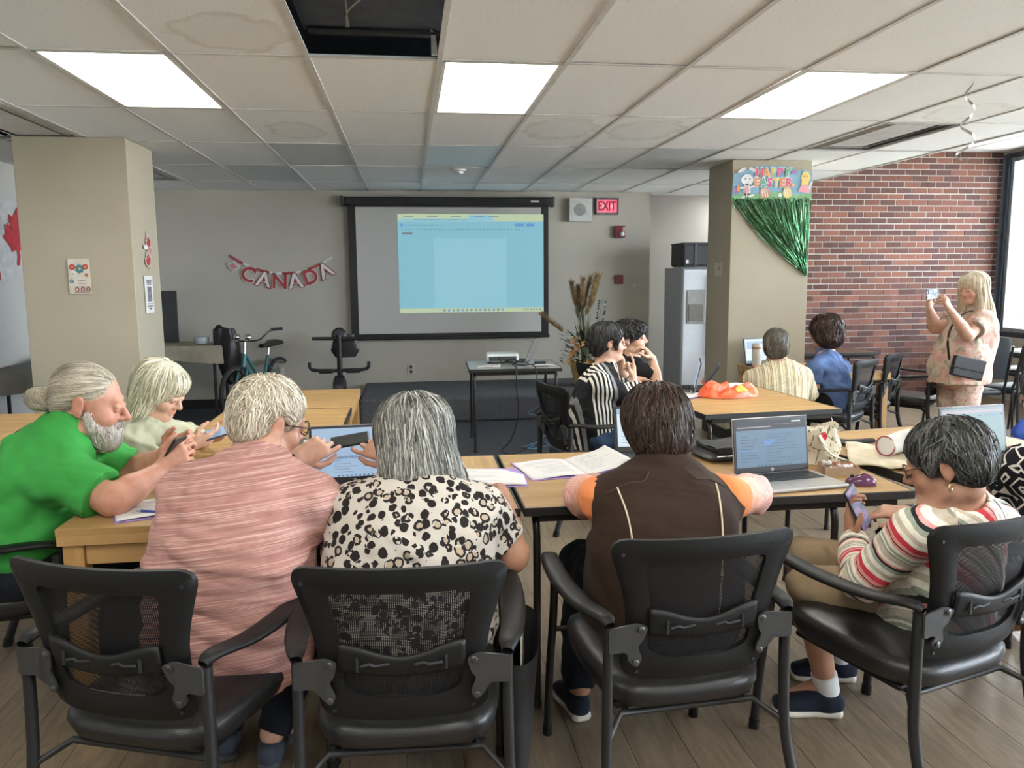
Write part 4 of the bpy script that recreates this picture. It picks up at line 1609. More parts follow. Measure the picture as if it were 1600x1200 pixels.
for i in range(420):
    a = r4.uniform(0, 6.28)
    rr_, z = r4.uniform(.04, .34), r4.uniform(.20, .62)
    c0 = Vector((math.cos(a) * rr_ * (1.1 - z * .6), math.sin(a) * rr_ * .7, z))
    d = Vector((math.cos(a), math.sin(a), r4.uniform(-.2, .9))).normalized() * r4.uniform(.04, .10)
    e = d.cross(Vector((0, 0, 1))).normalized() * d.length * .28
    lef.add([c0, c0 + d * .5 + e, c0 + d, c0 + d * .5 - e], [(0, 1, 2), (0, 2, 3)])
for i in range(26):
    t = i / 26
    c0 = Vector((.14 + .05 * t + .02 * (-1) ** i, .0, .62 + .36 * t))
    d = Vector((.035 * (-1) ** i, r4.uniform(-.02, .02), .012))
    lef.add([c0, c0 + d * .5 + Vector((0, 0, .014)), c0 + d, c0 + d * .5 - Vector((0, 0, .014))], [(0, 1, 2, 3)])
stm.tube(spline([(.05, 0, .25), (.12, 0, .6), (.19, 0, .99)], 4), .003, 4)
lilies = [(-.22, -.12, .30), (.10, -.14, .34), (-.02, -.20, .28), (-.14, -.12, .46), (-.05, -.14, .50), (-.18, -.06, .38), (.02, -.16, .20), (-.08, -.18, .17), (-.16, -.1, .53), (.06, -.12, .42)]
stm.build('stems', plain('reed_green', (.10, .12, .055), .7), pt)['kind'] = 'stuff'
plu.build('plumes', plain('dry_plume', (.24, .155, .065), .9, var=.3), pt)['kind'] = 'stuff'
lef.build('foliage', plain('dark_foliage', (.030, .050, .028), .6, var=.4), pt)['kind'] = 'stuff'
for (x, y, z) in lilies:
    l = MB()
    for k in range(6):
        a = k * 1.047 + x * 9
        d = Vector((math.cos(a) * .055, -.022, math.sin(a) * .055))
        e = Vector((-math.sin(a) * .015, 0, math.cos(a) * .015))
        c0 = Vector((x, y, z))
        l.add([c0, c0 + d * .55 + e, c0 + d, c0 + d * .55 - e], [(0, 1, 2, 3)])
    l.build('lily', plain('lily_orange', (.40, .20, .055), .6), pt)

# fridge with a black tote on top, in the alcove
fr_ = empty('fridge', (3.62, 9.40, 0))
tag(fr_, 'white side-by-side fridge with water dispenser in the alcove', 'fridge')
M_FRW = plain('fridge_white', (.66, .68, .71), .35, var=.03)
M_FRS = plain('fridge_side', (.38, .40, .44), .5, var=.03)
MB().box((0, .04, .82), (.84, .62, 1.60), .01).build('cabinet', M_FRS, fr_)
for s, w in ((-1, .36), (1, .46)):
    x = -.42 + w / 2 if s < 0 else .42 - w / 2
    dd = MB().box((x, -.305, .85), (w - .008, .065, 1.50), .014).build('door', M_FRW, fr_)
    hx_ = -.42 + .36 + s * .028
    MB().tube(spline([(hx_, -.335, 1.53), (hx_, -.385, 1.48), (hx_, -.385, 1.0), (hx_, -.385, .62), (hx_, -.335, .57)], 5), .012, 8, 1.3, .8).build('handle', M_FRW, dd, True)
    if s < 0:
        dsp = MB().box((x - .02, -.342, 1.16), (.22, .014, .40), .005).build('dispenser', plain('dispenser_grey', (.30, .30, .28), .5), dd)
        MB().box((x - .02, -.351, 1.09), (.18, .010, .20), .003).build('recess', plain('dispenser_dark', (.16, .15, .13), .5), dsp)
MB().box((0, -.26, .05), (.82, .04, .10)).build('kick_plate', M_DKGREY, fr_)
bt = empty('black_tote', (3.46, 9.20, 1.625))
tag(bt, 'black insulated tote standing on top of the fridge', 'tote')
MB().box((0, 0, .135), (.60, .42, .27), .03).build('body', plain('black_nylon', (.022, .023, .026), .6, bump=.5, bscale=60), bt)
MB().box((0, 0, .265), (.60, .42, .03), .012).build('lid', plain('black_nylon', (.022, .023, .026), .6), bt)
for x in (-.14, .14):
    MB().box((x, -.214, .14), (.03, .006, .25)).build('webbing', plain('grey_webbing', (.06, .06, .065), .7), bt)
MB().box((-.24, -.213, .06), (.03, .004, .04)).build('label_patch', M_WPLAST, bt)

# ------------------------------------------------------------------ laptops
M_ALUM = plain('laptop_silver', (.40, .39, .37), .35, .5, var=.03)
M_BEZEL = plain('laptop_bezel', (.020, .021, .023), .35)
M_KEY = plain('laptop_key', (.030, .030, .032), .5)
M_LDARK = plain('laptop_charcoal', (.045, .045, .048), .4)
S_BLUE = glow('screen_blue', (.17, .28, .40), .38)
S_PALE = glow('screen_pale', (.38, .53, .72), .42)
S_GREEN = glow('screen_greenish', (.28, .42, .43), .42)
S_DARK = glow('screen_dark', (.03, .04, .05), .4)
S_TEXT = glow('screen_text', (.05, .09, .15), .5)
S_SEL = glow('screen_selected', (.09, .20, .42), .7)
S_WHITE = glow('screen_white', (.62, .76, .84), .5)
S_PINK = glow('screen_pinkish', (.42, .34, .38), .55)
S_LINE = glow('screen_green_line', (.06, .30, .12), .6)


def laptop(label, loc, rz, w=.325, d=.23, tilt=14, lidh=None, body=None, content=None, logo=True, words=None, lid_back=None):
    t = empty('laptop', loc, math.radians(rz))
    tag(t, label, 'laptop', 'laptops on the tables')
    body = body or M_ALUM
    lidh = lidh or d * .94
    MB().box((0, -d / 2, .009), (w, d, .014), .005).build('base', body, t)
    k = MB()
    kw, kh = (w - .05) / 15, .0165
    for j in range(6):
        for i in range(15):
            k.box((-w / 2 + .025 + (i + .5) * kw, -.028 - j * (kh + .002), .0170), (kw - .0022, kh - .002, .003))
    kb = k.build('keyboard', M_KEY, t)
    kb['kind'] = 'stuff'
    MB().box((0, -d + .042, .0163), (.10, .058, .001)).build('touchpad', body, t)
    h = MB().tube([(-w / 2 + .03, .0, .014), (w / 2 - .03, .0, .014)], .006, 8)
    h.build('hinge', M_BEZEL, t, True)
    a = math.radians(tilt)
    ux, uy = Vector((1, 0, 0)), Vector((0, math.sin(a), math.cos(a)))
    un = ux.cross(uy)
    o = Vector((0, .004, .014))
    R3 = Matrix((ux, -un, uy)).transposed()
    lid = MB().box(o + uy * lidh / 2 - un * .004, (w, .006, lidh), .0025, R3).build('lid', lid_back or body, t)
    MB().box(o + uy * lidh / 2 + un * .0005, (w - .006, .004, lidh - .006), .001, R3).build('bezel', M_BEZEL, lid)
    x0, x1, y0, y1 = -w / 2 + .012, w / 2 - .012, .026, lidh - .012
    W_, H_ = x1 - x0, y1 - y0
    items = [(mt, [(x0 + r[0] * W_, y0 + r[1] * H_, x0 + r[2] * W_, y0 + r[3] * H_) for r in rects]) for mt, rects in content]
    fl_ = flats('display', lid, o + un * .003, ux, uy, items, .0003)
    if words:
        mb = MB()
        for (s, sz, x, y) in words:
            add_text(mb, s, sz, o + un * .0052 + ux * (x0 + x * W_) + uy * (y0 + y * H_), ux, uy, .0002)
        mb.build('lettering', S_TEXT, lid)
    if logo:
        mb = MB()
        mb.lathe([(0, 0), (.0065, 0)], o + uy * .013 + un * .0030, 18, un)
        lg = mb.build('logo_disc', M_WPLAST, lid)
        mb = MB()
        add_text(mb, 'hp', .010, o + uy * .0133 + un * .0034, (ux + uy * .2).normalized(), uy)
        mb.build('logo_lettering', M_BEZEL, lg)
    return t


def lines(n, x0, x1, y0, y1, seed, hgt=.012):
    r = random.Random(seed)
    return [(x0, y0 + (y1 - y0) * i / n, x0 + (x1 - x0) * r.uniform(.35, 1), y0 + (y1 - y0) * i / n + hgt) for i in range(n)]


bar = [(.30 + .05 * i, .012, .32 + .05 * i, .038) for i in range(10)]
laptop('open silver laptop beside the brown vest, showing a document with a blue selection', (1.400, 2.885, TH), 8.5, .335, .235, 8, .218, content=[
    (S_DARK, [(0, 0, 1, 1)]), (S_BLUE, [(.0, .0, 1, .80)]), (S_PINK, [(.02, .85, .5, .87), (.55, .90, .95, .905)]), (S_WHITE, [(.80, .935, .93, .965)]),
    (S_SEL, [(.40, .53, .56, .57), (.40, .49, .52, .53), (.40, .45, .48, .49), (.05, .35, .30, .37)]), (S_TEXT, lines(9, .06, .34, .12, .72, 1) + lines(10, .42, .95, .10, .75, 2, .008) + bar)])
laptop('open laptop in front of the woman in leopard print, showing a name as heading', (-.215, 2.975, TH), 4, .335, .235, 13, .222, body=M_ALUM, content=[
    (S_PALE, [(0, 0, 1, 1)]), (S_TEXT, lines(1, .26, .45, .33, .36, 3, .007) + lines(4, .26, .70, .10, .32, 4, .007) + lines(6, .02, .22, .2, .6, 5, .006) + lines(5, .84, .98, .30, .72, 6, .006) + bar)],
    words=[('Elizabeth Holmes', .0165, .42, .40)])
laptop('tablet style laptop on the table just behind the brown haired woman\'s head', (1.035, 3.315, TH), -4, .30, .20, 18, .205, body=M_LDARK, logo=False, content=[
    (S_WHITE, [(0, 0, 1, 1)]), (S_PALE, [(0, .86, 1, 1)]), (S_TEXT, lines(9, .06, .5, .1, .8, 7, .008))])
laptop('open laptop on the farther table, showing a document with a green line', (2.335, 2.975, TH), 7, .335, .225, 10, .222, content=[
    (S_GREEN, [(0, 0, 1, 1)]), (S_PINK, [(0, .90, 1, .96)]), (S_LINE, [(.42, .42, .60, .432)]), (S_TEXT, lines(5, .08, .4, .70, .86, 8, .008) + [(.45, .72, .52, .735), (.35, .47, .95, .476), (.60, .82, .64, .84), (.70, .82, .74, .84), (.95, .83, .98, .86)]), (S_SEL, [(.78, .82, .88, .85), (.04, .82, .06, .86)])])
laptop('thin silver laptop on the far table, seen edge on beside the young man', (1.90, 5.14, TH), -109, .30, .21, 12, .21, logo=False, content=[(S_PALE, [(0, 0, 1, 1)]), (S_TEXT, lines(6, .1, .8, .2, .8, 9))])
laptop('dark laptop on the far table beside the orange bag', (1.99, 5.22, TH), -112, .26, .19, 34, .20, body=M_LDARK, logo=False, content=[(S_DARK, [(0, 0, 1, 1)]), (S_TEXT, lines(6, .1, .8, .2, .8, 10))])
laptop('open dark laptop on the side table before the right pillar', (3.13, 6.76, .725), 14, .33, .23, 12, .23, body=M_LDARK, logo=False, content=[(S_WHITE, [(0, 0, 1, 1)]), (S_PALE, [(.05, .55, .95, .9)]), (S_TEXT, lines(8, .08, .9, .1, .8, 11, .008))])

so_ = empty('wooden_stool', (2.72, 5.68, 0))
tag(so_, 'plain wooden stool under the person in the beige striped shirt', 'stool')
MB().lathe([(0, .43), (.15, .43), (.165, .44), (.165, .455), (.15, .465), (0, .465)], seg=24).build('seat', M_LEGW, so_, True)
for sx_ in (-1, 1):
    for sy_ in (-1, 1):
        MB().tube([(sx_ * .10, sy_ * .10, .43), (sx_ * .15, sy_ * .15, 0)], [.017, .013], 8).build('leg', M_LEGW, so_, True)

# tumbler on the side table
tu = empty('tumbler', (2.955, 6.47, .7255))
tag(tu, 'tall white tumbler with a copper band on the side table', 'tumbler')
MB().lathe([(0, 0), (.034, 0), (.037, .01), (.042, .17), (.043, .195), (.040, .20)], seg=24).build('cup', plain('tumbler_white', (.62, .60, .54), .4), tu, True)
MB().lathe([(.0435, .172), (.0435, .188)], seg=24).build('band', plain('copper_band', (.42, .24, .15), .35, .6), tu, True)
MB().lathe([(.040, .198), (.041, .212), (.03, .218), (0, .218)], seg=24).build('lid', plain('tumbler_white', (.62, .60, .54), .4), tu, True)

# papers, notebooks
M_PAPER = plain('paper', (.68, .67, .65), .8, var=.03)
M_PURPLE = plain('purple_cover', (.33, .22, .52), .6, var=.05)
M_PURPLED = plain('dark_purple_cover', (.16, .07, .20), .6, var=.05)
M_PRINT = plain('faint_print', (.36, .36, .37), .8)
M_REDINK = plain('red_print', (.55, .16, .10), .8)


def notebook(label, loc, rz, w=.40, d=.27, curl=.0, cover=None, spread=True, marks=True, seed=0):
    t = empty('notebook', loc, math.radians(rz))
    tag(t, label, 'notebook', 'open course notebooks')
    MB().box((0, 0, .002), (w + .012, d + .010, .003), .001).build('cover', cover or M_PURPLE, t)
    r = random.Random(seed)
    for s in ((-1, 1) if spread else (0,)):
        pw_ = w / 2 if spread else w
        mb = MB()
        def pf(u, v, s=s):
            if spread:
                x = s * pw_ * u
                z = .004 + .010 * math.sin(math.pi * min(1, u * 1.15)) * (1 - u * .6) + (curl * (u ** 2) if s > 0 else 0)
                x = x - (s * curl * .8 * u ** 2 if s > 0 else 0)
            else:
                x, z = (u - .5) * w, .006 + .004 * math.sin(u * 3 + v * 2)
            return Vector((x, (v - .5) * (d - .012), z))
        mb.grid(pf, 14, 6)
        p = mb.build('page', M_PAPER, t, True, solid=.002)
        if marks:
            k = MB()
            for i in range(9):
                v = .15 + i * .08
                u0 = .15 if spread else .1
                k.m = 1 if (i in (2, 3) and r.random() < .8) else 0
                u1 = u0 + r.uniform(.3, .7)
                if k.m:
                    u1 = u0 + .12
                pts = [(u0 + (u1 - u0) * q / 5, vv) for q in range(6) for vv in (v, v + .016)]
                k.add([pf(a, 1 - b) + Vector((0, 0, .0016)) for a, b in pts], [(2 * q, 2 * q + 1, 2 * q + 3, 2 * q + 2) for q in range(5)])
            k.build('print', [M_PRINT, M_REDINK], p)
    return t


notebook('open notebook with purple cover before the woman in leopard print', (.265, 3.03, TH), -4, .34, .28, spread=False, seed=1)
notebook('open spread notebook with purple edge, left of the brown vest', (.665, 3.14, TH), 9, .46, .30, .05, seed=2)
notebook('open notebook with purple cover under the elbow of the man in green', (-.86, 2.80, TH), 22, .30, .24, spread=False, seed=3)
notebook('notebook with dark purple cover at the edge of the far table', (1.80, 4.98, TH), 30, .30, .23, cover=M_PURPLED, spread=False, seed=4)
ps = tag(MB().grid(lambda u, v: Vector((2.05 + u * .21 + .02 * v, 5.06 + v * .16 - .03 * u, TH + .012 + .035 * math.sin(u * 2.2) * v)), 10, 6).build('paper_sheets', M_PAPER, None, True, solid=.004), 'loose white papers behind the orange bag', 'papers')
pn = empty('pen', (-.855, 2.70, TH + .013), math.radians(72))
tag(pn, 'blue pen lying on the notebook of the man in green', 'pen')
M_PENB = plain('pen_blue', (.03, .07, .35), .35)
MB().tube([(0, -.06, .003), (0, .05, .003)], .0042, 8).build('barrel', M_PENB, pn, True)
MB().tube([(0, .05, .003), (0, .072, .003)], [.004, .0012], 8).build('tip', M_STEEL, pn, True)
MB().box((0, -.045, .008), (.003, .035, .0015)).build('clip', M_PENB, pn)

# jar beside the laptop
jr = empty('glass_jar', (-.475, 3.46, TH + .001))
tag(jr, 'small clear jar with a grey lid beside the laptop of the pink shirted man', 'jar')
MB().lathe([(0, .002), (.03, .002), (.034, .01), (.034, .07), (.028, .078)], seg=20).build('glass', plain('jar_glass', (.40, .38, .32), .12), jr, True)
MB().lathe([(.031, .076), (.031, .094), (0, .096)], seg=20).build('lid', M_STEEL, jr, True)

# black pouch, tote bags, tray of sweets, mouse
pc = empty('black_pouch', (1.35, 3.24, TH), math.radians(8))
tag(pc, 'flat black zipped pouch lying between the two laptops', 'pouch')
M_LEATH = plain('black_leather', (.012, .012, .013), .45, bump=.4, bscale=90)
mb = MB()
mb.grid(lambda u, v: Vector(((.135 + .004 * math.sin(v * 9)) * (abs(math.cos(2 * math.pi * u)) ** .35) * (1 if math.cos(2 * math.pi * u) > 0 else -1) * (.75 + .25 * math.sin(math.pi * min(1, v * 1.6))), .125 * (abs(math.sin(2 * math.pi * u)) ** .35) * (1 if math.sin(2 * math.pi * u) > 0 else -1) * (.8 + .2 * math.sin(math.pi * min(1, v * 1.6))), .004 + .055 * v)), 40, 8, True)
mb.grid(lambda u, v: Vector(((v - .5) * .25 * .78, (u - .5) * .25 * .78, .060 + .004 * math.sin(u * 8 + v * 6))), 6, 6)
mb.build('body', M_LEATH, pc, True)
MB().tube(spline([(-.06, -.10, .058), (-.02, -.125, .066), (.03, -.12, .066), (.06, -.10, .06)], 5), .004, 6).build('strap', M_LEATH, pc, True)
MB().tube([(-.11, -.126, .032), (.11, -.126, .032)], .002, 5).build('zip', M_STEEL, pc, True)

m = NT('rose_cloth')
vo = m.n('ShaderNodeTexVoronoi')
vo.inputs['Scale'].default_value = 13
m.l(m.coord(), vo.inputs['Vector'])
rnd = m.xyz(vo.outputs['Color'])
nz = m.noise(m.coord(), 60, 3)
rose = m.math('MULTIPLY', m.math('LESS_THAN', vo.outputs['Distance'], .36), m.math('GREATER_THAN', rnd[0], .45))
vo2 = m.n('ShaderNodeTexVoronoi', feature='DISTANCE_TO_EDGE')
vo2.inputs['Scale'].default_value = 17
m.l(m.coord(), vo2.inputs['Vector'])
stemf = m.math('MULTIPLY', m.math('LESS_THAN', vo2.outputs['Distance'], .035), m.math('GREATER_THAN', nz, .5))
c = m.mix(stemf, (.66, .60, .47), (.16, .17, .09))
c = m.mix(rose, c, m.ramp(nz, [(.35, (.30, .025, .03)), (.65, (.50, .08, .08))]))
m.color(c).set(.85, spec=.1)
M_ROSE = m.mat
ft = empty('floral_cloth_bag', (1.70, 3.09, TH), math.radians(6))
tag(ft, 'cream cloth bag printed with red roses behind the silver laptop', 'bag')
mb = MB()
mb.grid(lambda u, v: Vector(((.085 + .012 * math.sin(v * 7 + u * 5)) * math.cos(2 * math.pi * u), (.060 + .02 * (1 - v) + .008 * math.sin(u * 40) * v) * math.sin(2 * math.pi * u), .002 + .150 * v + .012 * math.sin(u * 19) * v)), 40, 14, True)
mb.grid(lambda u, v: Vector(((v - .5) * .14, (u - .5) * .09, .135 + .01 * math.sin(u * 9 + v * 7))), 6, 6)
mb.build('body', M_ROSE, ft, True)
mb = MB()
mb.tube(spline([(-.05, -.07, .13), (-.02, -.10, .06), (.04, -.115, .03), (.075, -.07, .012)], 6), .012, 8, 1.4, .4)
mb.build('handle', M_ROSE, ft, True)
ty = empty('sweets_tray', (1.675, 2.89, TH), math.radians(-12))
tag(ty, 'little brown paper tray of wrapped sweets behind the purple mouse', 'tray')
M_KRAFT = plain('kraft_paper', (.34, .235, .15), .8)
mb = MB()
w_, d_, h_ = .13, .10, .035
mb.box((0, 0, .003), (w_, d_, .003))
for (x, y, a, b_) in ((0, d_ / 2, w_, .003), (0, -d_ / 2, w_, .003), (w_ / 2, 0, .003, d_), (-w_ / 2, 0, .003, d_)):
    mb.box((x, y, h_ / 2), (a, b_, h_))
mb.build('tray', M_KRAFT, ty)
for k, (x, y, rz_) in enumerate(((-.03, -.01, .4), (.01, .01, 1.2), (.035, -.015, .2), (.0, -.03, 2.0), (-.035, .025, 2.6))):
    sw_ = empty('wrapped_sweet', ty.location + Vector((x, y, .022 + .004 * k)), rz_)
    tag(sw_, ['white and red wrapped sweet at the left of the paper tray', 'white and red wrapped sweet in the middle of the paper tray', 'white and red wrapped sweet at the right of the paper tray', 'white and red wrapped sweet nearest the front of the paper tray', 'white and red wrapped sweet at the back left of the paper tray'][k], 'sweet', 'wrapped sweets in the tray')
    MB().tube([(-.018, 0, 0), (-.014, 0, 0), (.014, 0, 0), (.018, 0, 0)], [.004, .010, .010, .004], 8).build('sweet', M_WHITE, sw_, True)
    MB().box((.0, 0, .009), (.012, .012, .004), .002).build('red_stripe', M_RED, sw_)
    for s in (-1, 1):
        MB().add([(s * .017, 0, 0), (s * .030, .010, .004), (s * .030, -.010, -.004)], [(0, 1, 2)]).build('wrapper_end', M_RED, sw_, solid=.001)
ms = empty('computer_mouse', (1.665, 2.712, TH), math.radians(60))
tag(ms, 'glossy purple computer mouse on the edge of the table', 'mouse')
M_MSE = plain('purple_gloss', (.13, .045, .11), .15, var=.05)
mb = MB()
mb.grid(lambda u, v: Vector((.033 * math.cos(2 * math.pi * u) * math.sqrt(max(0, 1 - (v * .98) ** 2.6)) * (1 + .12 * math.sin(2 * math.pi * u)), .055 * math.sin(2 * math.pi * u) * math.sqrt(max(0, 1 - (v * .98) ** 2.6)), .002 + .036 * v * (1 - .18 * math.sin(2 * math.pi * u)))), 30, 12, True)
mb.build('shell', M_MSE, ms, True)
MB().lathe([(0, -.004), (.009, -.004), (.009, .004), (0, .004)], (0, .030, .028), 14, (1, 0, 0)).build('scroll_wheel', M_BLACKPL, ms, True)
tt = empty('cream_tote_bag', (2.02, 3.08, TH + .004), math.radians(-28))
tag(tt, 'flat cream tote bag with a pastel rainbow print, spread over the table', 'bag')
M_CREAM = plain('cream_canvas', (.62, .55, .40), .9, var=.06, bump=.2)
mb = MB()
mb.grid(lambda u, v: Vector(((u - .5) * .34, (v - .5) * .44, .004 + .010 * abs(math.sin(u * 7 + v * 4)) + .006 * math.sin(v * 13))), 20, 24)
mb.build('canvas', M_CREAM, tt, True, solid=.006)
for k, mt in enumerate((plain('pastel_blue', (.36, .46, .56), .8), plain('pastel_green', (.45, .55, .34), .8), plain('pastel_pink', (.60, .40, .46), .8))):
    mb = MB()
    r0_ = .105 - k * .022
    pts = [(math.cos(a) * q, math.sin(a) * q) for a in np.linspace(.2, 2.9, 15) for q in (r0_, r0_ - .014)]
    mb.add([(.0 + a, .02 + b_, .0175 + .004 * math.sin(a * 40)) for a, b_ in pts], [(2 * q, 2 * q + 1, 2 * q + 3, 2 * q + 2) for q in range(14)])
    mb.build('rainbow_band', mt, tt)
sb = empty('black_strap', (1.93, 3.40, TH), math.radians(-10))
tag(sb, 'crumpled black cloth strap behind the cream tote bag', 'strap')
mb = MB()
mb.tube(spline([(-.16, .02, .012), (-.08, -.01, .016), (0, .02, .020), (.08, .0, .014), (.2, .03, .014)], 6), .018, 8, 1.4, .6)
mb.tube(spline([(-.10, -.03, .010), (0, -.02, .014), (.1, -.035, .012)], 6), .012, 8, 1.4, .6)
mb.build('strap', M_BLACKPL, sb, True)
wb = empty('rolled_white_bag', (2.12, 3.14, TH + .018), math.radians(-62))
tag(wb, 'rolled white cloth lying on the cream tote bag', 'bag')
mb = MB()
mb.tube(spline([(0, .14, .045), (.0, .05, .050), (.005, -.06, .048), (.0, -.15, .040)], 6), [.044] * 6 + [.048] * 6 + [.045] * 7, 14, 1.1, .9)
mb.build('roll', M_WHITE, wb, True)
mb = MB()
mb.tube(spline([(.06, .13, .055), (.055, .06, .075), (.05, .02, .06)], 6), [.040] * 13, 12)
mb.build('fold', M_WHITE, wb, True)
MB().tube([(.041 * math.cos(a), -.150, .042 + .041 * math.sin(a)) for a in np.linspace(0, 6.283, 19)[:-1]], .0035, 6, closed=True).build('red_rim', plain('rim_red', (.30, .05, .06), .7), wb, True)

# orange-red plastic bag on the far table
ob = empty('orange_plastic_bag', (2.06, 4.90, TH), math.radians(4))
tag(ob, 'crumpled bright orange-red plastic bag with a yellow mark on the far table', 'bag')
m = NT('orange_plastic')
m.color(m.ramp(m.noise(m.coord(), 12, 3), [(.3, (.72, .075, .018)), (.7, (.85, .14, .035))])).set(.32, spec=.5)
m.bump(m.noise(m.coord(), 38, 4, .6, 1.5), .5, .01)
def obf(u, v):
    a = 2 * math.pi * u
    rx, ry = .205 + .015 * math.sin(a * 5), .105 + .012 * math.sin(a * 3 + 1)
    x, y = rx * math.cos(a), ry * math.sin(a)
    k = math.sin(v * math.pi / 2)
    hgt = .055 + .030 * max(0, -math.cos(a + .35)) ** 2 * (v > .2) + .018 * math.sin(a * 4 + 1) + .012 * math.sin(a * 9)
    return Vector((x * (1 - .45 * k * v), y * (1 - .55 * k * v), .003 + hgt * k + .008 * math.sin(a * 13 + v * 8) * v))
mb = MB()
mb.grid(obf, 72, 16, True)
top_ = [obf(i / 72, 1) for i in range(72)]
mb.add(top_ + [sum(top_, Vector()) / 72 - Vector((0, 0, .012))], [(i, (i + 1) % 72, 72) for i in range(72)])
mb.grid(lambda u, v: Vector((-.165 - .035 * v + .03 * u, -.03 + .09 * u, .03 + .105 * v * (1 - .4 * u))), 8, 8)
mb.build('plastic', m.mat, ob, True)
MB().grid(lambda u, v: obf(.755 + .07 * u, .35 + .45 * v) + Vector((0, -.004, .003)), 6, 6).build('yellow_print', plain('yellow_print', (.55, .36, .04), .4), ob, True)

# projector and its table
pj = empty('projector', (.845, 7.26, TH), math.radians(-4))
tag(pj, 'white projector on the grey topped table, facing the screen', 'projector')
MB().box((0, 0, .055), (.30, .23, .075), .018).build('case', plain('projector_white', (.62, .64, .62), .4), pj)
MB().box((.0, -.117, .048), (.25, .004, .04), .001).build('socket_panel', M_DKGREY, pj)
MB().tube([(-.07, .115, .06), (-.07, .13, .06)], .033, 18).build('lens', M_BLACKPL, pj, True)
for sx_ in (-1, 1):
    for sy_ in (-1, 1):
        MB().lathe([(.012, 0), (.010, .02)], (sx_ * .12, sy_ * .09, 0), 10).build('foot', M_BLACKPL, pj)
laptop('laptop on the projector table, seen from the side', (1.09, 7.30, TH), -112, .26, .19, 22, .21, body=M_LDARK, logo=False, lid_back=M_ALUM, content=[(S_DARK, [(0, 0, 1, 1)]), (S_TEXT, lines(4, .2, .8, .3, .7, 12))])
tag(MB().grid(lambda u, v: Vector((1.02 + u * .24 - .04 * v, 6.84 + v * .22, TH + .004 + .010 * math.sin(u * 2.5) * (1 - v))), 8, 6).build('paper_sheets', M_PAPER, None, True, solid=.003), 'white papers at the right end of the projector table', 'papers')
tag(MB().grid(lambda u, v: Vector((.56 + u * .22 + .03 * v, 6.86 + v * .20, TH + .003 + .004 * math.sin(u * 2.5))), 8, 6).build('paper_sheets', M_PAPER, None, True, solid=.003), 'white papers in front of the projector', 'papers')
cbx = MB()
cbx.tube(spline([(.80, 7.12, .80), (.82, 7.02, .765), (.90, 6.98, .80), (.98, 7.03, .765), (.93, 7.12, .78)], 6), .006, 6)
cbx.tube(spline([(.86, 7.13, .78), (.94, 6.95, .752), (1.06, 6.93, .752), (1.17, 7.02, .752), (1.24, 7.1, .755)], 6), .006, 6)
cbx.tube(spline([(.92, 7.13, .79), (.90, 6.90, .755), (.905, 6.715, .748), (.90, 6.69, .60), (.92, 6.72, .35), (.86, 6.75, .12), (.78, 6.80, .015), (.82, 6.66, .012), (.93, 6.72, .012), (.98, 6.86, .012)], 6), .006, 6)
cbx.tube(spline([(1.02, 7.14, .76), (1.06, 6.92, .752), (1.07, 6.71, .745), (1.08, 6.70, .55), (1.12, 6.72, .42), (1.07, 6.74, .36), (1.14, 6.74, .30)], 6), .005, 6)
tag(cbx.build('power_cables', M_BLACKPL, None, True), 'black cables tangled on the projector table and hanging to the floor', 'cable')
MB().box((0, 0, .016), (.10, .05, .03), .006).build('adapter_block', M_BLACKPL, None).location = (1.16, 7.02, TH)
tag(bpy.data.objects['adapter_block'], 'black power adapter brick on the projector table', 'adapter')
ec = MB()
ec.tube(spline([(.99, 6.88, .012), (1.08, 7.02, .012), (1.20, 7.12, .012), (1.22, 6.98, .012), (1.12, 6.86, .012), (1.02, 6.84, .012), (1.08, 6.95, .014), (1.22, 7.30, .012), (1.36, 7.62, .012), (1.40, 7.95, .012)], 7), .005, 6)
ec.tube(spline([(1.09, 6.74, .40), (1.02, 6.80, .34), (1.15, 6.86, .30), (1.30, 6.84, .32)], 6), .004, 6)
tag(ec.build('network_cable', plain('blue_cable', (.06, .20, .36), .4), None, True), 'light blue network cable coiled on the carpet under the projector table', 'cable')
pg_ = MB().box((.99, 6.86, .022), (.05, .03, .02), .004).build('cable_coupler', M_DKGREY, None)
tag(pg_, 'small dark cable coupler on the carpet', 'coupler')

# phones
def phone(label, loc, ux, uy, w=.075, h=.155, face=None, case=None):
    """screen plane spanned by ux (width) and uy (height); the screen looks along ux x uy"""
    ux = Vector(ux).normalized()
    un = ux.cross(Vector(uy)).normalized()
    uy = un.cross(ux)
    t = empty('phone', loc)
    tag(t, label, 'phone', 'phones in hands')
    R3 = Matrix((ux, uy, un)).transposed()
    MB().box((0, 0, 0), (w, h, .009), .0042, R3).build('case', case or M_BLACKPL, t)
    s = MB().box(un * .0042, (w - .007, h - .008, .0012), .0004, R3).build('screen', face or M_BEZEL, t)
    return t, ux, uy, un


pc_ = at(547, 688, 2.90)
t, ux, uy, un = phone('black phone held sideways by the man in the pink striped shirt', pc_, (1, .05, .14), (-.06, .90, .42), .140, .070, face=plain('phone_glass', (.05, .055, .055), .08))
phone('small black phone in the hands of the man in green', at(268, 708, 2.93), (.35, .9, 0), (.55, -.2, .8), .07, .145)
phone('blue-lit phone held by the white-haired woman', at(346, 674, 3.66), (.95, .2, .25), (-.1, .85, .5), .14, .070, face=glow('phone_blue', (.20, .30, .42), .55), case=plain('phone_navy', (.03, .035, .08), .4))
m = NT('phone_dark_picture')
nz = m.noise(m.coord(), 26, 3)
c = m.ramp(nz, [(.35, (.015, .012, .03)), (.5, (.06, .04, .10)), (.6, (.16, .06, .14)), (.7, (.05, .12, .16))])
m.color((.01, .01, .01)).set(.4, spec=.2)
m.l(c, m.b.inputs['Emission Color'])
m.b.inputs['Emission Strength'].default_value = .8
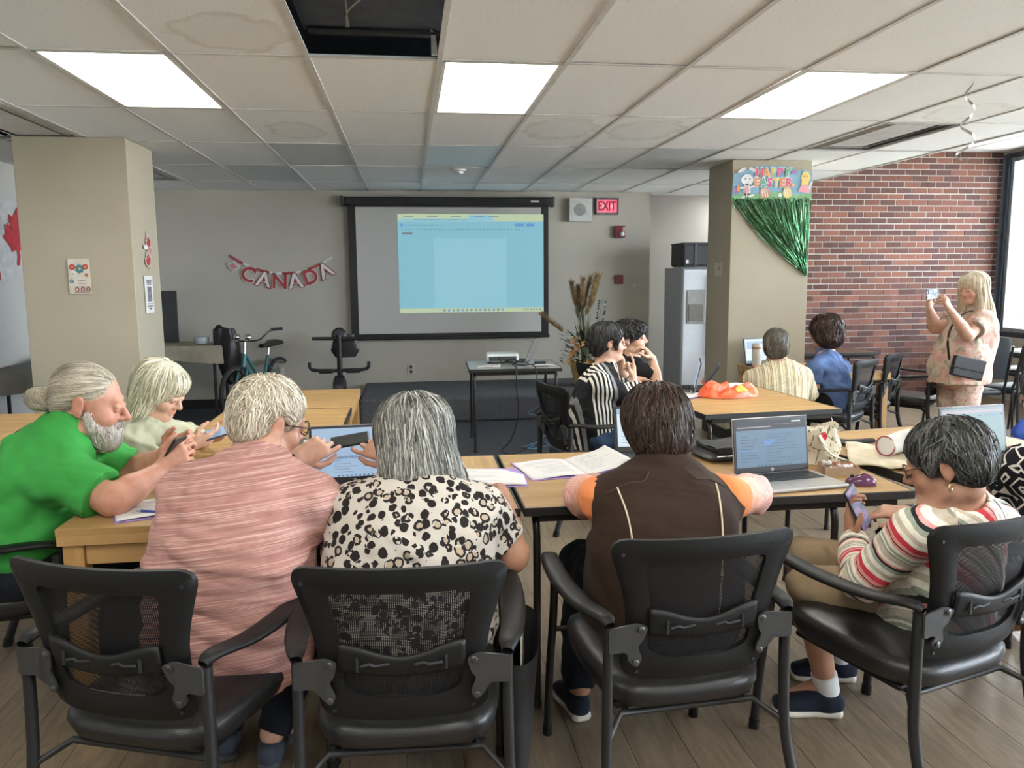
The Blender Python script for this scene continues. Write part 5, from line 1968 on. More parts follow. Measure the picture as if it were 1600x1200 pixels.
phone('phone with a colourful dark screen held by the woman in red stripes', at(1331, 840, 2.40) + Vector((-.15, .05, 1)).normalized() * .095 + Vector((.69, -.58, .43)) * .030, (.72, .58, .34), (-.53, 0, .85), .074, .154, face=m.mat)
m = NT('glitter_case')
vo = m.n('ShaderNodeTexVoronoi')
vo.inputs['Scale'].default_value = 70
m.l(m.coord(), vo.inputs['Vector'])
rnd = m.xyz(vo.outputs['Color'])
m.color(m.ramp(rnd[0], [(.3, (.02, .05, .08)), (.6, (.07, .14, .20)), (.85, (.40, .46, .50))])).set(.5)
t, ux, uy, un = phone('phone in a glittering blue case held up by the standing woman', at(1457, 460, 6.02), (-.93, -.36, 0), (0, .05, 1), .155, .085, case=m.mat)
ca = MB().box(un * -.006 + ux * .045 + uy * .022, (.04, .035, .004), .001, Matrix((ux, uy, un)).transposed()).build('camera_bump', M_BLACKPL, t)

# chair-side bag with brochures beside the leopard woman's chair
cbg = empty('black_bag_with_brochures', (.315, 2.30, .30), math.radians(80))
tag(cbg, 'open black bag with coloured brochures beside the chair of the leopard print woman', 'bag')
mb = MB()
mb.grid(lambda u, v: Vector(((.13 + .02 * v) * (abs(math.cos(2 * math.pi * u)) ** .6) * (1 if math.cos(2 * math.pi * u) > 0 else -1), (.025 + .035 * v) * math.sin(2 * math.pi * u), -.295 + .43 * v + .03 * math.cos(2 * math.pi * u) * v)), 32, 8, True)
mb.grid(lambda u, v: Vector(((u - .5) * .22, (v - .5) * .04, -.293)), 4, 2)
mb.build('body', plain('black_nylon', (.022, .023, .026), .6), cbg, True)
MB().box((.03, -.006, .05), (.20, .004, .24), 0, Matrix.Rotation(.15, 3, 'Y')).build('brochure', M_WHITE, cbg)
flats('brochure_print', bpy.data.objects['brochure'], (-.06, -.0085, -.02), (1, 0, 0), (0, 0, 1), [(plain('print_orange', (.66, .25, .06), .6), [(.0, .10, .16, .13)]), (plain('print_blue', (.10, .16, .40), .6), [(.03, .05, .08, .08)]), (M_RED, [(.1, .02, .15, .05)])])

# ------------------------------------------------------------------ right back corner
def stack_chair(loc, rz, label):
    t = empty('stacking_chair', loc, math.radians(rz))
    tag(t, label, 'chair', 'black stacking chairs by the window')
    MB().box((0, 0, .45), (.46, .44, .05), .022).build('seat', M_SEATBLK, t, True)
    mb = MB()
    mb.grid(lambda u, v: Vector(((.225 - .05 * max(0, v - .7)) * (abs(math.cos(2 * math.pi * u)) ** .4) * (1 if math.cos(2 * math.pi * u) > 0 else -1), -.24 - .06 * v + .024 * math.sin(2 * math.pi * u), .58 + .36 * v + .03 * math.sin(math.pi * .5 * v) * (1 - abs(math.cos(2 * math.pi * u))))), 32, 8, True)
    mb.grid(lambda u, v: Vector(((v - .5) * .40, -.30 + (u - .5) * .04, .955 + .01 * math.cos((v - .5) * 3))), 3, 8)
    mb.build('backrest', M_SEATBLK, t, True)
    for s in (-1, 1):
        MB().tube(spline([(s * .235, -.30, .88), (s * .235, -.24, .56), (s * .235, -.22, .44), (s * .24, -.26, .0)], 5), .011, 8).build('leg', M_FRAME_BLK, t, True)
        MB().tube([(s * .235, .20, .43), (s * .24, .23, 0)], .011, 8).build('leg', M_FRAME_BLK, t, True)
    return t
M_SEATBLK = plain('stack_chair_black', (.016, .020, .026), .45)
for i, (x, y, z, rz, lab) in enumerate(((5.62, 6.75, 0, 8, 'lowest black stacking chair behind the standing woman'), (5.62, 6.70, .17, 8, 'second black stacking chair up, behind the standing woman'), (5.62, 6.65, .34, 8, 'topmost black stacking chair by the window'), (5.10, 6.72, 0, -4, 'single black stacking chair directly behind the standing woman'), (6.18, 6.70, 0, 10, 'lower black stacking chair at the photo edge'), (6.18, 6.65, .17, 10, 'upper black stacking chair at the photo edge'))):
    stack_chair((x, y, z), rz, lab)
place_chair(4.42, 6.55, 38, 'empty mesh back chair against the brick wall, left of the standing woman')
tb_ = tube_table('low dark table against the brick wall', 4.62, 8.55, 1.2, .6, 0, .66, top=plain('dark_wood_top', (.10, .055, .035), .4))
bb = empty('blue_plastic_bag', (5.28, 6.06, .0))
tag(bb, 'crumpled bright blue plastic bag on the floor beside the stacked chairs', 'bag')
mb = MB()
mb.grid(lambda u, v: Vector(((.16 * math.sin(math.pi * min(.97, .12 + v * .85)) + .012 * math.sin(u * 44 + v * 9)) * math.cos(2 * math.pi * u), (.15 * math.sin(math.pi * min(.97, .12 + v * .85)) + .012 * math.sin(u * 37 - v * 12)) * math.sin(2 * math.pi * u), .006 + .34 * v)), 48, 20, True)
mb.build('plastic', plain('blue_plastic', (.03, .10, .50), .3, var=.3, bump=.5, bscale=30), bb, True)
MB().tube(spline([(-.03, 0, .33), (-.05, .02, .41), (.02, .03, .43), (.03, 0, .33)], 5), .012, 7, 1.5, .5).build('handle', plain('blue_plastic', (.03, .10, .50), .3), bb, True)
tag(MB().grid(lambda u, v: Vector((3.68 + u * .20, 6.20 + v * .26, .4905 + .003 * v + .008 * math.sin(u * 3))), 6, 6).build('paper_sheets', M_PAPER, None, True, solid=.006), 'white papers lying on the seat of the empty mesh chair', 'papers')

# curly foil streamer hanging from the ceiling
st = empty('foil_streamer', (2.97, 4.02, CEIL))
tag(st, 'curly silver foil streamer hanging from the ceiling near the window side', 'streamer')
mb = MB()
n = 90
vs = []
for i in range(n + 1):
    t_ = i / n
    a = 2 * math.pi * 2.6 * t_
    r_ = .018 + .030 * t_
    p = Vector((r_ * math.cos(a), r_ * math.sin(a), -.02 - .40 * t_))
    e = Vector((.1 * math.cos(a), .1 * math.sin(a), 1)).normalized() * .008
    vs += [p - e, p + e]
mb.add(vs, [(2 * i, 2 * i + 1, 2 * i + 3, 2 * i + 2) for i in range(n)])
mb.tube([(.018, 0, .0), (.018, 0, -.02)], .001, 4)
mb.build('spiral', plain('silver_foil', (.42, .38, .36), .25, .9), st, True)

# ------------------------------------------------------------------ people: distance-field modelling
def npv(v):
    return np.array([float(v[0]), float(v[1]), float(v[2])])


def unit(v):
    v = npv(v)
    return v / max(1e-9, np.linalg.norm(v))


class Cone:
    def __init__(s, a, b, ra, rb, k=.02, sub=False, cuts=(), tagid=0):
        s.a, s.b, s.ra, s.rb, s.k, s.sub, s.cuts, s.tagid = npv(a), npv(b), ra, rb, k, sub, cuts, tagid

    def bb(s):
        r = max(s.ra, s.rb)
        return np.minimum(s.a, s.b) - r, np.maximum(s.a, s.b) + r

    def t(s, X, Y, Z):
        ab = s.b - s.a
        L = max(1e-12, ab @ ab)
        return ((X - s.a[0]) * ab[0] + (Y - s.a[1]) * ab[1] + (Z - s.a[2]) * ab[2]) / L

    def d(s, X, Y, Z):
        ab = s.b - s.a
        t = np.clip(s.t(X, Y, Z), 0, 1)
        d = np.sqrt((X - s.a[0] - t * ab[0]) ** 2 + (Y - s.a[1] - t * ab[1]) ** 2 + (Z - s.a[2] - t * ab[2]) ** 2) - (s.ra + t * (s.rb - s.ra))
        for p, n in s.cuts:
            d = np.maximum(d, (X - p[0]) * n[0] + (Y - p[1]) * n[1] + (Z - p[2]) * n[2])
        return d


class Ell:
    def __init__(s, c, r, F=None, k=.02, sub=False, cuts=(), tagid=0):
        s.c, s.r, s.k, s.sub, s.cuts, s.tagid = npv(c), npv(r), k, sub, cuts, tagid
        s.F = np.eye(3) if F is None else np.array([npv(x) for x in F])

    def bb(s):
        e = np.sqrt(((s.F * s.r[:, None]) ** 2).sum(0))
        return s.c - e, s.c + e

    def d(s, X, Y, Z):
        x, y, z = X - s.c[0], Y - s.c[1], Z - s.c[2]
        q = [(x * f[0] + y * f[1] + z * f[2]) for f in s.F]
        k0 = np.sqrt(sum((q[i] / s.r[i]) ** 2 for i in range(3)))
        k1 = np.sqrt(sum((q[i] / s.r[i] ** 2) ** 2 for i in range(3)))
        d = k0 * (k0 - 1) / np.maximum(k1, 1e-6)
        for p, n in s.cuts:
            d = np.maximum(d, (X - p[0]) * n[0] + (Y - p[1]) * n[1] + (Z - p[2]) * n[2])
        return d


class Loft:
    """soft tube of elliptic section along a spine: rows are (centre, half width, half depth)"""

    def __init__(s, rows, right, k=.03, sub=False, cuts=(), tagid=0, n=6, power=2.4):
        P = spline([r[0] for r in rows], n)
        s.P = np.array([npv(p) for p in P])
        A = spline([Vector((r[1], r[2], 0)) for r in rows], n)
        s.A = np.array([(max(.004, a[0]), max(.004, a[1])) for a in A])
        s.rt = unit(right)
        s.k, s.sub, s.cuts, s.tagid, s.pw = k, sub, cuts, tagid, power

    def bb(s):
        r = s.A.max() * 1.1
        return s.P.min(0) - r, s.P.max(0) + r

    def near(s, X, Y, Z):
        best = None
        for i in range(len(s.P) - 1):
            a, b = s.P[i], s.P[i + 1]
            ab = b - a
            t = np.clip(((X - a[0]) * ab[0] + (Y - a[1]) * ab[1] + (Z - a[2]) * ab[2]) / max(1e-12, ab @ ab), 0, 1)
            dd = (X - a[0] - t * ab[0]) ** 2 + (Y - a[1] - t * ab[1]) ** 2 + (Z - a[2] - t * ab[2]) ** 2
            if best is None:
                best, idx = dd, t + i
            else:
                m = dd < best
                best = np.where(m, dd, best)
                idx = np.where(m, t + i, idx)
        return idx

    def d(s, X, Y, Z):
        u = s.near(X, Y, Z)
        i = np.minimum(u.astype(int), len(s.P) - 2)
        f = u - i
        T = s.P[1:] - s.P[:-1]
        T = T / np.linalg.norm(T, axis=1)[:, None]
        R = s.rt[None, :] - (T @ s.rt)[:, None] * T
        R /= np.linalg.norm(R, axis=1)[:, None]
        Q = np.cross(R, T)
        px = X - (s.P[i, 0] * (1 - f) + s.P[i + 1, 0] * f)
        py = Y - (s.P[i, 1] * (1 - f) + s.P[i + 1, 1] * f)
        pz = Z - (s.P[i, 2] * (1 - f) + s.P[i + 1, 2] * f)
        a = s.A[i, 0] * (1 - f) + s.A[i + 1, 0] * f
        b = s.A[i, 1] * (1 - f) + s.A[i + 1, 1] * f
        U = px * R[i, 0] + py * R[i, 1] + pz * R[i, 2]
        W = px * Q[i, 0] + py * Q[i, 1] + pz * Q[i, 2]
        H = px * T[i, 0] + py * T[i, 1] + pz * T[i, 2]
        H = np.where((u < 1e-4) | (u > len(s.P) - 1 - 1e-4), H, 0)
        p = s.pw
        q = (np.abs(U / a) ** p + np.abs(W / b) ** p + np.abs(H / np.minimum(a, b)) ** p) ** (1 / p)
        L = np.sqrt(U * U + W * W + H * H)
        d = np.where(q > 1e-4, L * (1 - 1 / np.maximum(q, 1e-4)), -np.minimum(a, b))
        d = np.maximum(d, -np.minimum(a, b))
        for pt, n in s.cuts:
            d = np.maximum(d, (X - pt[0]) * n[0] + (Y - pt[1]) * n[1] + (Z - pt[2]) * n[2])
        return d


def smin(a, b, k):
    h = np.maximum(k - np.abs(a - b), 0) / max(k, 1e-6)
    return np.minimum(a, b) - h * h * k * .25


def eval_at(prims, P):
    X, Y, Z = P[:, 0], P[:, 1], P[:, 2]
    D = np.full(len(P), 1.0)
    for q in prims:
        d = q.d(X, Y, Z)
        D = -smin(-D, d, q.k) if q.sub else smin(D, d, q.k)
    return D


def grad_at(prims, P, e=.002):
    g = np.stack([eval_at(prims, P + np.eye(3)[i] * e) - eval_at(prims, P - np.eye(3)[i] * e) for i in range(3)], 1)
    return g / np.maximum(np.linalg.norm(g, axis=1), 1e-9)[:, None]


def nearest_prim(prims, P):
    X, Y, Z = P[:, 0], P[:, 1], P[:, 2]
    D = np.stack([np.full(len(P), 9.0) if q.sub else q.d(X, Y, Z) for q in prims])
    return D.argmin(0)


def wrinkle(seed, amp, wl=.11, stretch=(1, 1, 1)):
    r = np.random.default_rng(seed)
    K = []
    for i in range(7):
        d = unit(r.normal(size=3) * np.array(stretch))
        w = wl * r.uniform(.55, 1.6)
        e = unit(r.normal(size=3))
        K.append((d * 2 * np.pi / w, r.uniform(0, 6.28), e * 2 * np.pi / (wl * 2.2), r.uniform(0, 6.28), w / wl))

    def fn(X, Y, Z):
        s = 0
        for k, p, e, q, a in K:
            w_ = np.sin(k[0] * X + k[1] * Y + k[2] * Z + p + 1.8 * np.sin(e[0] * X + e[1] * Y + e[2] * Z + q))
            s = s + a * (.6 * w_ + .5 * (1.2 - 1.9 * np.abs(w_)))
        return amp * s / 2.0
    return fn


def polygonize(prims, h, disp=None, clip=()):
    lo = np.min([q.bb()[0] for q in prims if not q.sub], 0) - 3 * h - .01
    hi = np.max([q.bb()[1] for q in prims if not q.sub], 0) + 3 * h + .01
    n = np.ceil((hi - lo) / h).astype(int) + 1
    xs, ys, zs = [(lo[i] + h * np.arange(n[i])).astype(np.float32) for i in range(3)]
    D = np.full(n, .05, np.float32)
    for q in prims:
        a, b = q.bb()
        m = q.k + 3 * h + .005
        i0 = np.maximum(np.floor((a - m - lo) / h).astype(int), 0)
        i1 = np.minimum(np.ceil((b + m - lo) / h).astype(int) + 1, n)
        if (i1 <= i0).any():
            continue
        sl = tuple(slice(i0[i], i1[i]) for i in range(3))
        d = q.d(xs[sl[0]][:, None, None], ys[sl[1]][None, :, None], zs[sl[2]][None, None, :]).astype(np.float32)
        D[sl] = -smin(-D[sl], d, q.k) if q.sub else smin(D[sl], d, q.k)
    if disp is not None:
        I = np.nonzero(np.abs(D) < .03)
        D[I] += disp(xs[I[0]], ys[I[1]], zs[I[2]]).astype(np.float32)
    for p, nn in clip:
        D = np.maximum(D, ((xs - p[0]) * nn[0])[:, None, None] + ((ys - p[1]) * nn[1])[None, :, None] + ((zs - p[2]) * nn[2])[None, None, :]).astype(np.float32)
    # surface nets
    S = D < 0
    cnt = np.zeros(tuple(n - 1), np.int8)
    for i in (0, 1):
        for j in (0, 1):
            for k in (0, 1):
                cnt += S[i:n[0] - 1 + i, j:n[1] - 1 + j, k:n[2] - 1 + k]
    M = (cnt > 0) & (cnt < 8)
    C = np.argwhere(M)
    idx = np.full(M.shape, -1, np.int64)
    idx[M] = np.arange(len(C))
    acc = np.zeros((len(C), 3), np.float32)
    num = np.zeros(len(C), np.float32)
    cor = [np.array(c) for c in ((0, 0, 0), (1, 0, 0), (0, 1, 0), (1, 1, 0), (0, 0, 1), (1, 0, 1), (0, 1, 1), (1, 1, 1))]
    val = [D[tuple((C + c).T)] for c in cor]
    for a in range(8):
        for ax in range(3):
            if cor[a][ax]:
                continue
            b = a + (1 << ax)
            va, vb = val[a], val[b]
            cr = (va < 0) != (vb < 0)
            den = np.where(np.abs(va - vb) < 1e-9, 1, va - vb)
            t = np.where(cr, va / den, 0)
            p = np.repeat(cor[a][None, :].astype(np.float32), len(C), 0)
            p[:, ax] += t
            acc += np.where(cr[:, None], p, 0)
            num += cr
    Vt = lo + h * (C + acc / np.maximum(num, 1)[:, None])
    F = []
    for ax in range(3):
        o1, o2 = [q for q in range(3) if q != ax]
        sa = [slice(1, -1)] * 3
        sb = [slice(1, -1)] * 3
        sa[ax] = slice(0, -1)
        sb[ax] = slice(1, None)
        A_, B_ = S[tuple(sa)], S[tuple(sb)]
        E = np.argwhere(A_ != B_)
        off = np.ones(3, int)
        off[ax] = 0
        G = E + off
        ins = S[tuple(G.T)]
        u, v = np.zeros(3, int), np.zeros(3, int)
        u[o1], v[o2] = 1, 1
        q = np.stack([idx[tuple((G - u - v).T)], idx[tuple((G - v).T)], idx[tuple(G.T)], idx[tuple((G - u).T)]], 1)
        flip = ins if ax != 1 else ~ins
        q = np.where(flip[:, None], q, q[:, ::-1])
        F.append(q)
    F = np.concatenate(F)
    F = F[(F >= 0).all(1)]
    return Vt, F


def np_mesh(name, Vt, F, attrs=None, smooth=True):
    me = bpy.data.meshes.new(name)
    me.vertices.add(len(Vt))
    me.vertices.foreach_set('co', np.asarray(Vt, np.float32).ravel())
    k = F.shape[1]
    me.loops.add(F.size)
    me.loops.foreach_set('vertex_index', F.astype(np.int32).ravel())
    me.polygons.add(len(F))
    me.polygons.foreach_set('loop_start', np.arange(0, F.size, k, dtype=np.int32))
    if smooth:
        me.polygons.foreach_set('use_smooth', np.ones(len(F), bool))
    me.update(calc_edges=True)
    for nm, vals in (attrs or {}).items():
        at_ = me.attributes.new(nm, 'FLOAT', 'POINT')
        at_.data.foreach_set('value', np.asarray(vals, np.float32))
    return me


# ------------------------------------------------------------------ head, hand and hair shapes
def head_frame(fwd, up):
    f = unit(fwd)
    u = npv(up)
    u = unit(u - (u @ f) * f)
    r = np.cross(f, u)
    return np.array([r, f, u])


def HL(C, F, x, y, z, s=1.0):
    return npv(C) + s * (F[0] * x + F[1] * y + F[2] * z)


def head_prims(C, F, s=1.0, jaw=1.0, nose=1.0, mouth_open=0.0):
    p = lambda x, y, z: HL(C, F, x, y, z, s)
    P = []
    E = lambda c, r, k=.02, sub=False: P.append(Ell(p(*c), [q * s for q in r], F, k * s, sub))
    K = lambda a, b, ra, rb, k=.012, sub=False: P.append(Cone(p(*a), p(*b), ra * s, rb * s, k * s, sub))
    E((0, -.014, .036), (.076, .097, .082))
    E((0, .030, -.028), (.060 * jaw, .064, .080), .03)
    E((0, .060, -.090), (.030 * jaw, .028, .022), .03)
    for q in (-1, 1):
        E((q * .037, .058, -.035), (.028, .030, .026), .025)
        K((q * .050 * jaw, .0, -.075), (q * .022, .068, -.095), .020, .016, .03)
    K((-.034, .080, .026), (.034, .080, .026), .011, .011, .018)
    for q in (-1, 1):
        E((q * .031, .101, .006), (.019, .017, .012), .014, True)
    K((0, .092, .014), (0, .114 * nose, -.026), .0075, .0125, .014)
    for q in (-1, 1):
        E((q * .0125, .1, -.032), (.0085, .012, .008), .008)
        E((q * .031, .086, .006), (.0145, .0125, .0125), .004)
        K((q * .020, .0990, .0100), (q * .043, .0910, .0095), .0062, .0055, .006)
        K((q * .022, .0975, -.004), (q * .042, .0905, -.004), .0045, .004, .006)
    K((-.017, .0935, -.056), (.017, .0935, -.056), .0055, .0055, .010)
    K((-.015, .0915, -.066), (.015, .0915, -.066), .0065, .0065, .010)
    K((-.021, .0985, -.0605), (.021, .0985, -.0605), .0022 + mouth_open, .0022 + mouth_open, .005, True)
    for q in (-1, 1):
        ang = .35
        Fe = np.array([F[0] * math.cos(ang) * q - F[1] * math.sin(ang), F[1] * math.cos(ang) + F[0] * math.sin(ang) * q, F[2]])
        P.append(Ell(p(q * .080, -.016, -.004), [.008 * s, .020 * s, .033 * s], Fe, .010 * s))
        P.append(Ell(p(q * .090, -.010, .002), [.006 * s, .012 * s, .019 * s], Fe, .006 * s, True))
        P.append(Ell(p(q * .080, -.010, -.030), [.006 * s, .009 * s, .010 * s], Fe, .008 * s))
    return P


def hand_prims(wrist, d, n, side, curls=((25, 30, 20),) * 4, thumb=((.75, .55, .30), (.35, .85, .35), (.15, .95, .30)), s=1.0, splay=1.0):
    """d towards the fingers, n out of the palm, side +1: thumb lies towards d x n"""
    w, d, n = npv(wrist), unit(d), npv(n)
    n = unit(n - (n @ d) * d)
    l = np.cross(d, n) * side
    P = []
    mcp = [(.092, .029), (.095, .0095), (.089, -.0105), (.079, -.029)]
    seg = [(.042, .025, .021), (.046, .029, .022), (.042, .027, .021), (.033, .020, .019)]
    rad = [.0092, .0095, .009, .008]
    for i in range(4):
        m = w + s * (d * mcp[i][0] + l * mcp[i][1])
        P.append(Cone(w + s * (l * mcp[i][1] * .55 + d * .012), m, .0165 * s, .0118 * s, .016 * s))
        dd = unit(d + l * (mcp[i][1] * 3.2 * splay))
        ang = 0
        q = m
        for j in range(3):
            ang += math.radians(curls[i][j])
            v = dd * math.cos(ang) + n * math.sin(ang)
            e = q + v * seg[i][j] * s
            r0 = rad[i] * (1 - .09 * j) * s
            P.append(Cone(q, e, r0, r0 * .90, .0035 * s))
            q = e
    P.append(Ell(w + s * (d * .045 + l * .0 + n * .003), [.033 * s, .045 * s, .014 * s], np.array([l, d, n]), .015 * s))
    q = w + s * (d * .022 + l * .020 + n * .006)
    for (c, L, r0, r1) in zip(thumb, (.046, .033, .028), (.0145, .0108, .0098), (.0108, .0096, .0078)):
        v = unit(l * c[0] + d * c[1] + n * c[2])
        e = q + v * L * s
        P.append(Cone(q, e, r0 * s, r1 * s, .006 * s))
        q = e
    return P


def strands(name, parent, mat, prims, roots, flow, steps=8, step=.012, width=.0022, lift=(-.001, .004), jit=.18, drop=0.0, seed=0, curl=0.0):
    r = np.random.default_rng(seed)
    n = len(roots)
    P = roots.copy()
    off = r.uniform(lift[0], lift[1], n)
    jd = r.normal(size=(n, 3)) * jit
    path, nor = [], []
    g = grad_at(prims, P)
    lenf = r.uniform(.6, 1.15, n)
    for i in range(steps):
        path.append(P.copy())
        nor.append(g.copy())
        d = flow(P) + jd + curl * np.sin(i * .9 + np.arange(n)[:, None] * 1.7 + np.array([0, 2, 4])[None, :])
        d = d - (d * g).sum(1)[:, None] * g
        d /= np.maximum(np.linalg.norm(d, axis=1), 1e-6)[:, None]
        P = P + d * (step * lenf)[:, None]
        g = grad_at(prims, P)
        D = eval_at(prims, P)
        P = P - g * (D - off)[:, None] * (1 - drop)
    path, nor = np.array(path), np.array(nor)
    T = np.gradient(path, axis=0)
    W = np.cross(nor, T)
    W /= np.maximum(np.linalg.norm(W, axis=2), 1e-9)[:, :, None]
    prof = np.concatenate([np.linspace(.5, 1, 2), np.linspace(1, .25, steps - 2)])
    wd = width * r.uniform(.6, 1.3, n)
    tilt = r.normal(size=n) * .5
    W2 = W * np.cos(tilt)[None, :, None] + nor * np.sin(tilt)[None, :, None]
    A_ = path - W2 * (prof[:, None] * wd[None, :])[:, :, None] * .5
    B_ = path + W2 * (prof[:, None] * wd[None, :])[:, :, None] * .5
    Vt = np.stack([A_, B_], 2).transpose(1, 0, 2, 3).reshape(-1, 3)
    base = np.arange(n)[:, None] * (2 * steps) + np.arange(steps - 1)[None, :] * 2
    Fq = np.stack([base, base + 1, base + 3, base + 2], 2).reshape(-1, 4)
    tint = np.repeat(r.uniform(0, 1, n), 2 * steps)
    along = np.tile(np.repeat(np.linspace(0, 1, steps), 2), n)
    me = np_mesh(name, Vt, Fq, {'tint': tint, 'along': along})
    o = link_mesh(name, me, mat, parent)
    o['kind'] = 'stuff'
    return o


def hair_mat(name, dark, light, rough=.42, mid=None):
    m = NT(name)
    t = m.attr('tint')
    nz = m.noise(m.coord(), 26, 3)
    mid = mid or tuple((a + b) / 2 for a, b in zip(dark, light))
    f = m.math('ADD', m.math('MULTIPLY', t, .75), m.math('MULTIPLY', nz, .35))
    m.color(m.ramp(f, [(.12, dark), (.5, mid), (.9, light)])).set(rough, spec=.35)
    return m.mat


def skin_mat(name, c, red=(1.12, .78, .72)):
    m = NT(name)
    vec = m.coord()
    nz = m.noise(vec, 34, 5, .6)
    n2 = m.noise(vec, 9, 2)
    base = m.ramp(nz, [(.3, tuple(x * .86 for x in c)), (.7, tuple(min(1, x * 1.12) for x in c))])
    base = m.mix(m.math('MULTIPLY', n2, .35), base, tuple(min(1, a * b) for a, b in zip(c, red)))
    base = m.mix(m.attr('blush'), base, tuple(min(1, a * b) for a, b in zip(c, (.95, .48, .45))))
    m.color(base).set(.48, spec=.4)
    m.b.inputs['Subsurface Weight'].default_value = .06
    m.b.inputs['Subsurface Radius'].default_value = (.012, .005, .003)
    m.bump(nz, .12, .002)
    return m.mat


M_EYE = plain('eye_white', (.36, .33, .31), .3)
M_IRIS = plain('eye_iris', (.03, .02, .015), .2)
M_GLASSES = plain('glasses_frame', (.012, .011, .012), .35)
M_GOLD = plain('gold_metal', (.75, .55, .25), .25, 1.0)
m = NT('spectacle_lens')
tr_ = m.n('ShaderNodeBsdfTransparent')
gl = m.n('ShaderNodeBsdfGlossy')
gl.inputs['Roughness'].default_value = .05
mx = m.n('ShaderNodeMixShader')
mx.inputs[0].default_value = .12
m.l(tr_.outputs[0], mx.inputs[1])
m.l(gl.outputs[0], mx.inputs[2])
m.l(mx.outputs[0], m.out.inputs['Surface'])
M_LENSG = m.mat


